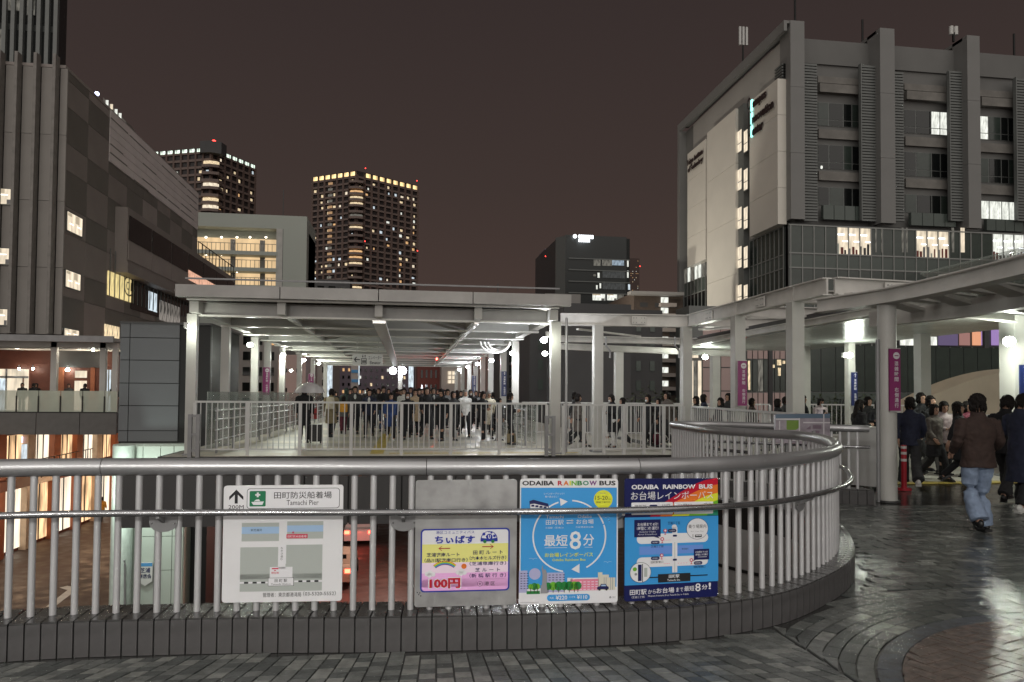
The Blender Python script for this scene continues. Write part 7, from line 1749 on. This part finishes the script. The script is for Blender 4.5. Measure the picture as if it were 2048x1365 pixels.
cp_ = person(1019, 786, 23.6, 1.35, 'both', 'puffer', 'black', 'black', 'short', 'person in profile wearing a dark cap at the right end of the footbridge crowd', Gb)
bag(cp_, (.05, -.05, .05), (.34, .22, .30), 'khaki', 'brown duffel bag on the ground by the capped walker', handle=True)
for i, (px, yt, b, tc, hr, lb) in enumerate(((735, 776, 40, 'charc', 'short', 'grey coated head left of the lamp pole'), (757, 777, 37, 'charc', 'short', 'dark jacket just left of the black puffer jacket'), (777, 778, 43, 'grey', 'short', 'grey jacket behind the blue coat'), (793, 777, 39, 'black', 'short', 'black jacket left of the white puffer jacket'), (799, 780, 46, 'navy', 'bob', 'navy jacket by the foot of the lamp pole'), (844, 778, 42, 'charc', 'bob', 'charcoal jacket behind the trench coat'), (876, 779, 41, 'black', 'short', 'black jacket far behind the bowed head'), (704, 777, 44, 'navy', 'short', 'navy coat behind the dark open jacket'), (914, 781, 38, 'charc', 'long', 'long hair behind the charcoal jacket'), (952, 782, 40, 'black', 'short', 'black jacket beside the blue banner'), (726, 779, 48, 'lgrey', 'short', 'light grey coat near the elevator sign'), (751, 780, 52, 'black', 'short', 'black coat at the far end, centre'), (862, 780, 49, 'grey', 'short', 'grey coat under the brick building'), (788, 781, 55, 'charc', 'bob', 'charcoal coat at the far end by the lamp pole'), (830, 780, 56, 'black', 'short', 'black coat at the far end by the white sign'), (672, 783, 42, 'charc', 'short', 'charcoal coat left of the green hood'), (640, 784, 48, 'black', 'short', 'black coat behind the umbrella edge'), (700, 778, 36, 'black', 'bob', 'black hood between green hood and dark open jacket'), (748, 778, 35, 'charc', 'short', 'charcoal jacket right of the navy jacket'), (838, 777, 34, 'black', 'short', 'black jacket just right of the trench coat'), (888, 780, 35, 'navy', 'short', 'navy jacket behind the glasses wearer'), (922, 782, 33, 'black', 'short', 'black coat left of the white shirt'), (960, 784, 34, 'grey', 'bob', 'grey coat right of the blue banner'), (985, 785, 31, 'black', 'short', 'black jacket right of the pale yellow coat'), (803, 779, 35, 'black', 'bob', 'black coat touching the white puffer jacket'))):
    person(px, yt, b, (.2, -.3, .1, PI, .0)[i % 5], ('walka', 'walkb', 'stand', 'phone')[i % 4], ('jacket', 'coat', 'puffer')[i % 3], tc, 'black', hr, 'distant walker, %s' % lb, Gb)
# umbrella
c = lw(um, (.0, -.0, 0)); ux, uy = PB(620, 790, 24.4)[0], 24.25; uzt = PB(620, 765, 24.2)[2]; ur = abs(PB(653, 790, 24.2)[0]-PB(589, 790, 24.2)[0])/2
ut_ = thing('umbrella', 'open clear plastic umbrella held by the person in the long black coat', 'umbrella', (ux, uy, 1.1))
m_uc = mat('clear_plastic', (.85, .82, .86), .12, 0, 0, alpha=.55)
cv = MB(); N = 8; M_ = 6; uh = .34; vs = [(ux, uy, uzt)]; fs = []
for i in range(1, M_+1):
    for j in range(N*2):
        a = PI*j/N; u = i/M_; rr_ = ur*math.sin(u*1.25)/math.sin(1.25)*(1 if j % 2 == 0 else .965-.02*u); vs.append((ux+rr_*math.cos(a), uy+rr_*math.sin(a), uzt-uh*(1-math.cos(u*1.4))/(1-math.cos(1.4))+(0 if j % 2 == 0 else .012*u)))
for j in range(N*2): fs.append((0, 1+j, 1+(j+1) % (N*2)))
for i in range(M_-1):
    for j in range(N*2): a = 1+i*N*2; fs.append((a+j, a+N*2+j, a+N*2+(j+1) % (N*2), a+(j+1) % (N*2)))
cv.add(vs, fs); cv.build('canopy', m_uc, ut_, smooth=True)
MB().tube([(ux, uy, uzt+.06), (ux, uy, 1.05)], .008, 6).build('shaft', m_lampb, ut_); MB().tube([(ux, uy, 1.07), (ux, uy, .97), (ux+.03, uy, .94), (ux+.06, uy, .97)], .013, 6).build('handle', m_blk, ut_)
for j in range(N):
    a = 2*PI*j/N; MB().tube([(ux+ur*math.sin(u*1.25)/math.sin(1.25)*math.cos(a)*.99, uy+ur*math.sin(u*1.25)/math.sin(1.25)*math.sin(a)*.99, uzt-.008-uh*(1-math.cos(u*1.4))/(1-math.cos(1.4))) for u in (0, .25, .5, .75, 1)], .006, 4).build('rib', m_lampb, ut_)
# suitcase and red bag
sx_, sy_ = PB(633, 800, 24.3)[0], 24.3; sc = thing('suitcase', 'black upright rolling suitcase beside the person with the umbrella', 'suitcase', (sx_, sy_, 0))
MB().box(sx_-.19, sx_+.19, sy_-.12, sy_+.12, .06, .60).build('shell', m_sole, sc); 
for k in range(5): MB().box(sx_-.16+k*.08-.012, sx_-.16+k*.08+.012, sy_-.13, sy_-.12, .09, .57).build('ridge', m_blk, sc)
for dx in (-.15, .15):
    for dy in (-.08, .08): MB().ell((sx_+dx, sy_+dy, .03), (.02, .03, .03), 8, 6).build('wheel', m_blk, sc)
for dx in (-.09, .09): MB().box(sx_+dx-.008, sx_+dx+.008, sy_-.01, sy_+.01, .60, .92).build('handle_tube', m_lampb, sc)
MB().box(sx_-.10, sx_+.10, sy_-.02, sy_+.02, .92, .95).build('grip', m_blk, sc)
bag(um, (-.30, -.05, .72), (.24, .12, .34), 'red', 'red shopping bag held by the person in the long black coat')
# --- walkers right of the near canopy column, behind the white railing ---
Gm = 'walkers on the walkway right of the bridge canopy'
tb = person(1156, 788, 22.2, 1.4, 'walka', 'coat', 'tgrey', 'black', 'bob', 'person in profile with a cream tote bag, leftmost behind the right railing', Gm, hairm=m_hair)
bag(tb, (.28, -.0, .62), (.34, .12, .34), 'cream', 'cream tote bag carried behind the white railing', 'tote_bag', 'bag')
person(1150, 785, 24.5, 1.2, 'walkb', 'jacket', 'charc', 'charc', 'short', 'person in charcoal partly hidden behind the walker with the tote bag', Gm)
person(1224, 789, 21.8, -1.3, 'both', 'coat', 'black', 'white', 'short', 'person in a black coat and face mask with white trousers behind the right railing', Gm, mask=True)
person(1244, 796, 23.0, -1.5, 'walkb', 'puffer', 'charc', 'black', 'long', 'person in a charcoal puffer jacket with long hair next to the masked walker', Gm)
person(1296, 790, 21.9, -1.1, 'walka', 'jacket', 'black', 'black', 'short', 'person in black with a face mask left of the corner column', Gm, mask=True)
rb_ = person(1317, 797, 23.4, -1.4, 'walkb', 'coat', 'black', 'black', 'bob', 'short person in a black coat beside the tall walker left of the corner column', Gm)
bag(rb_, (.2, -.2, .0), (.24, .14, .36), 'maroon', 'dark red bag near the ground behind the right railing')
person(1334, 784, 22.4, -1.3, 'walka', 'puffer', 'tgrey', 'charc', 'short', 'tall person in a taupe jacket with fur collar just left of the corner column', Gm)
for i, (px, yt, b, rz, tc, hr, lb) in enumerate(((1392, 793, 20.6, -1.4, 'black', 'bob', 'dark bobbed head right of the corner column'), (1408, 789, 22.2, 1.3, 'navy', 'bob', 'capped head above the railing right of the corner column'), (1441, 796, 19.8, -1.3, 'black', 'long', 'long haired walker left of the magenta bannered middle column'), (1456, 787, 21.0, -1.2, 'charc', 'short', 'tall walker in profile touching the magenta banner'), (1504, 797, 20.5, 1.2, 'brown', 'short', 'reddish jacket just right of the magenta bannered middle column'), (1556, 798, 19.4, 1.4, 'black', 'bob', 'black hooded head left of the map board column'), (1571, 794, 21.0, 1.4, 'charc', 'short', 'dark head touching the left side of the map board column'), (1606, 790, 18.8, 1.3, 'black', 'bob', 'dark hooded walker right of the map board column'))):
    person(px, yt, b, rz, ('walka', 'walkb')[i % 2], ('coat', 'puffer', 'jacket')[i % 3], tc, 'black', hr, 'half hidden walker, %s' % lb, Gm)
r_ = person(1640, 796, 20.5, .1, 'phone', 'jacket', 'pinkw', 'black', 'bob', 'masked person facing the camera with a lit phone behind the map board', Gm, mask=True); phone(r_, 'the masked walker behind the map board')
# --- group at right ---
Gr = 'walkers under the ring canopy at right'
person(1717, 800, 14.6, 1.5, 'both', 'puffer', 'black', 'black', 'long', 'person with long black hair bending forward left of the round column', Gr)
r_ = person(1757, 800, 15.6, -.6, 'phone', 'jacket', 'black', 'black', 'short', 'person in black with a glowing phone just left of the round column', Gr); phone(r_, 'the walker just left of the round column')
person(1736, 794, 17.0, .3, 'walka', 'jacket', 'charc', 'charc', 'short', 'person in charcoal behind the two walkers left of the round column', Gr)
person(1820, 795, 12.15, PI-.5, 'walka', 'jacket', 'navy', 'charc', 'short', 'person from behind in navy jacket and grey trousers beside the round column', Gr, wide=True, shoes=m_shoew)
person(1843, 786, 15.0, .15, 'walkb', 'jacket', 'black', 'charc', 'short', 'tall person in black facing the camera behind the navy jacket', Gr)
person(1862, 792, 14.2, .3, 'walkb', 'puffer', 'black', 'grey', 'short', 'person in a black jacket and grey trousers left of the taupe jacket', Gr)
person(1868, 815, 13.0, .25, 'walka', 'puffer', 'tgrey', 'black', 'bob', 'short person in a taupe jacket facing the camera, front of the right group', Gr, skirt='black')
person(1886, 803, 13.3, -.15, 'both', 'jacket', 'pinkw', 'black', 'short', 'person in a pale pinkish white jacket with hands at the chest in the right group', Gr)
person(1917, 804, 12.4, .9, 'walkb', 'coat', 'black', 'black', 'long', 'person in a long black coat and dark boots left of the brown jacket', Gr)
person(1935, 803, 13.6, .2, 'stand', 'coat', 'maroon', 'black', 'bob', 'person with a dark maroon coat half hidden behind the brown jacket', Gr)
# the two nearest ones: finer bodies
def hero(px, ytop, b, rz, q, hem, tcol, lcol, label, legk=1.0, legh=1.0, loose=1.05, group=None, hair='short', shoes=None, hd=0, lpart='jeans', tpart='jacket', coatx=0):
    POSES['h'] = q; mb_b = make_body('h'); mb_t = make_top('h', hem, loose); mb_l = make_legs('h', legk, legh)
    if tpart == 'jacket': 
        t_ = MB(); lofted(t_, [(0, .0, hem-.015, .192*loose, .142*loose), (0, 0, hem+.035, .188*loose, .138*loose)], 24); mb_t.add(t_.v, t_.f)
    c_ = MB(); lofted(c_, [(0, .01, 1.42, .095, .085), (0, .012, 1.505, .078, .074)], 20); mb_t.add(c_.v, c_.f)
    jobs.clear(); job('b', mb_b, .0065, 0, 2); job('t', mb_t, .0085, .030, 3); job('l', mb_l, .0085, .034, 3)
    bpy.context.view_layer.update(); dg = bpy.context.evaluated_depsgraph_get(); X = PB(px, 800, b)[0]; zt_ = PB(px, ytop, b)[2]; s = zt_/1.735
    r = thing('person', label, 'person', (X, b, 0), group); r.rotation_euler[2] = rz; r.scale = (s, s, s)
    out = []
    for k, nm, m_ in (('b', 'body', m_skin), ('l', lpart, cm(lcol)), ('t', tpart, cm(tcol))):
        o = jobs[k]; me = bpy.data.meshes.new_from_object(o.evaluated_get(dg)); me.name = nm; me.materials.clear(); me.materials.append(m_); put(nm, me, r)
    for o in list(jobs.values()): bpy.data.objects.remove(o)
    put('hair', hairmesh(hair, q['hd']), r, m_hair)
    for l in ('L', 'R'):
        a = q[l][2]; put('shoe', shoe_me, r, shoes or m_sole, (a[0], a[1]-.01, a[2]-.005), q.get('rx'+l, 0))
    return r
m_jean = CL['denim']
hq_ = dict(L=((.09, 0, .92), (.085, -.05, .50), (.075, .12, .20)), R=((-.09, 0, .92), (-.105, -.10, .50), (-.12, -.10, .10)), aL=((.20, 0, 1.38), (.275, .03, 1.14), (.22, -.16, 1.00)), aR=((-.20, 0, 1.38), (-.29, .0, 1.14), (-.33, -.18, 1.04)), hd=.10, rxL=-.75)
bj = hero(1955, 787, 8.0, PI-.12, hq_, .83, 'brown', 'denim', 'person walking away in a brown corduroy jacket and baggy light blue jeans, nearest walker', 1.12, 1.55, 1.12, hair='short')
hn = dict(L=((.09, 0, .92), (.09, -.16, .54), (.09, -.30, .13)), R=((-.09, 0, .92), (-.08, .08, .49), (-.08, .36, .20)), aL=((.19, 0, 1.38), (.25, -.02, 1.14), (.06, -.22, 1.16)), aR=((-.19, 0, 1.38), (-.22, -.04, 1.13), (-.06, -.25, 1.18)), hd=.42, rxR=-.9)
r_ = hero(2012, 789, 10.2, PI/2+.5, hn, .80, 'black', 'charc', 'person in black striding right and looking down at a phone near the right edge', 1.1, 1.2, 1.08, lpart='trousers', shoes=m_sole)
r_ = hero(2042, 786, 9.3, PI/2+.25, dict(hn, L=((.09, 0, .92), (.09, -.10, .50), (.09, -.10, .10)), R=((-.09, 0, .92), (-.09, .02, .49), (-.09, .16, .14)), rxR=-.3), .45, 'navy', 'black', 'person in a long navy coat bowing over a phone, cut by the right edge', 1.0, 1.0, 1.05, lpart='trousers', tpart='coat', shoes=m_shoew)
# people on the mall walkway and on the street
for k, (px, yt, b, tc, lb) in enumerate(((44, 776, 41.5, 'charc', 'left of the pair before the lit shop'), (66, 773, 41.8, 'black', 'left one of the close pair before the lit shop'), (72, 774, 42.3, 'black', 'right one of the close pair before the lit shop'), (137, 776, 43.5, 'charc', 'in the dark between pillars'), (169, 773, 41.4, 'black', 'in front of the lit doorway'), (227, 774, 42.0, 'black', 'beside the rightmost walkway column'))):
    person(px, yt, b, (.4, PI, -.3)[k % 3], ('stand', 'phone', 'walka')[k % 3], 'jacket', tc, 'black', 'short', 'dark figure behind the frosted balustrade, %s' % lb, 'people on the mall walkway', z0=.52)
person(209, 957, 55.5, PI, 'walka', 'puffer', 'yellow', 'black', 'short', 'person in a yellow reflective jacket walking on the street far below', None, z0=GZ, hgt=1.72)
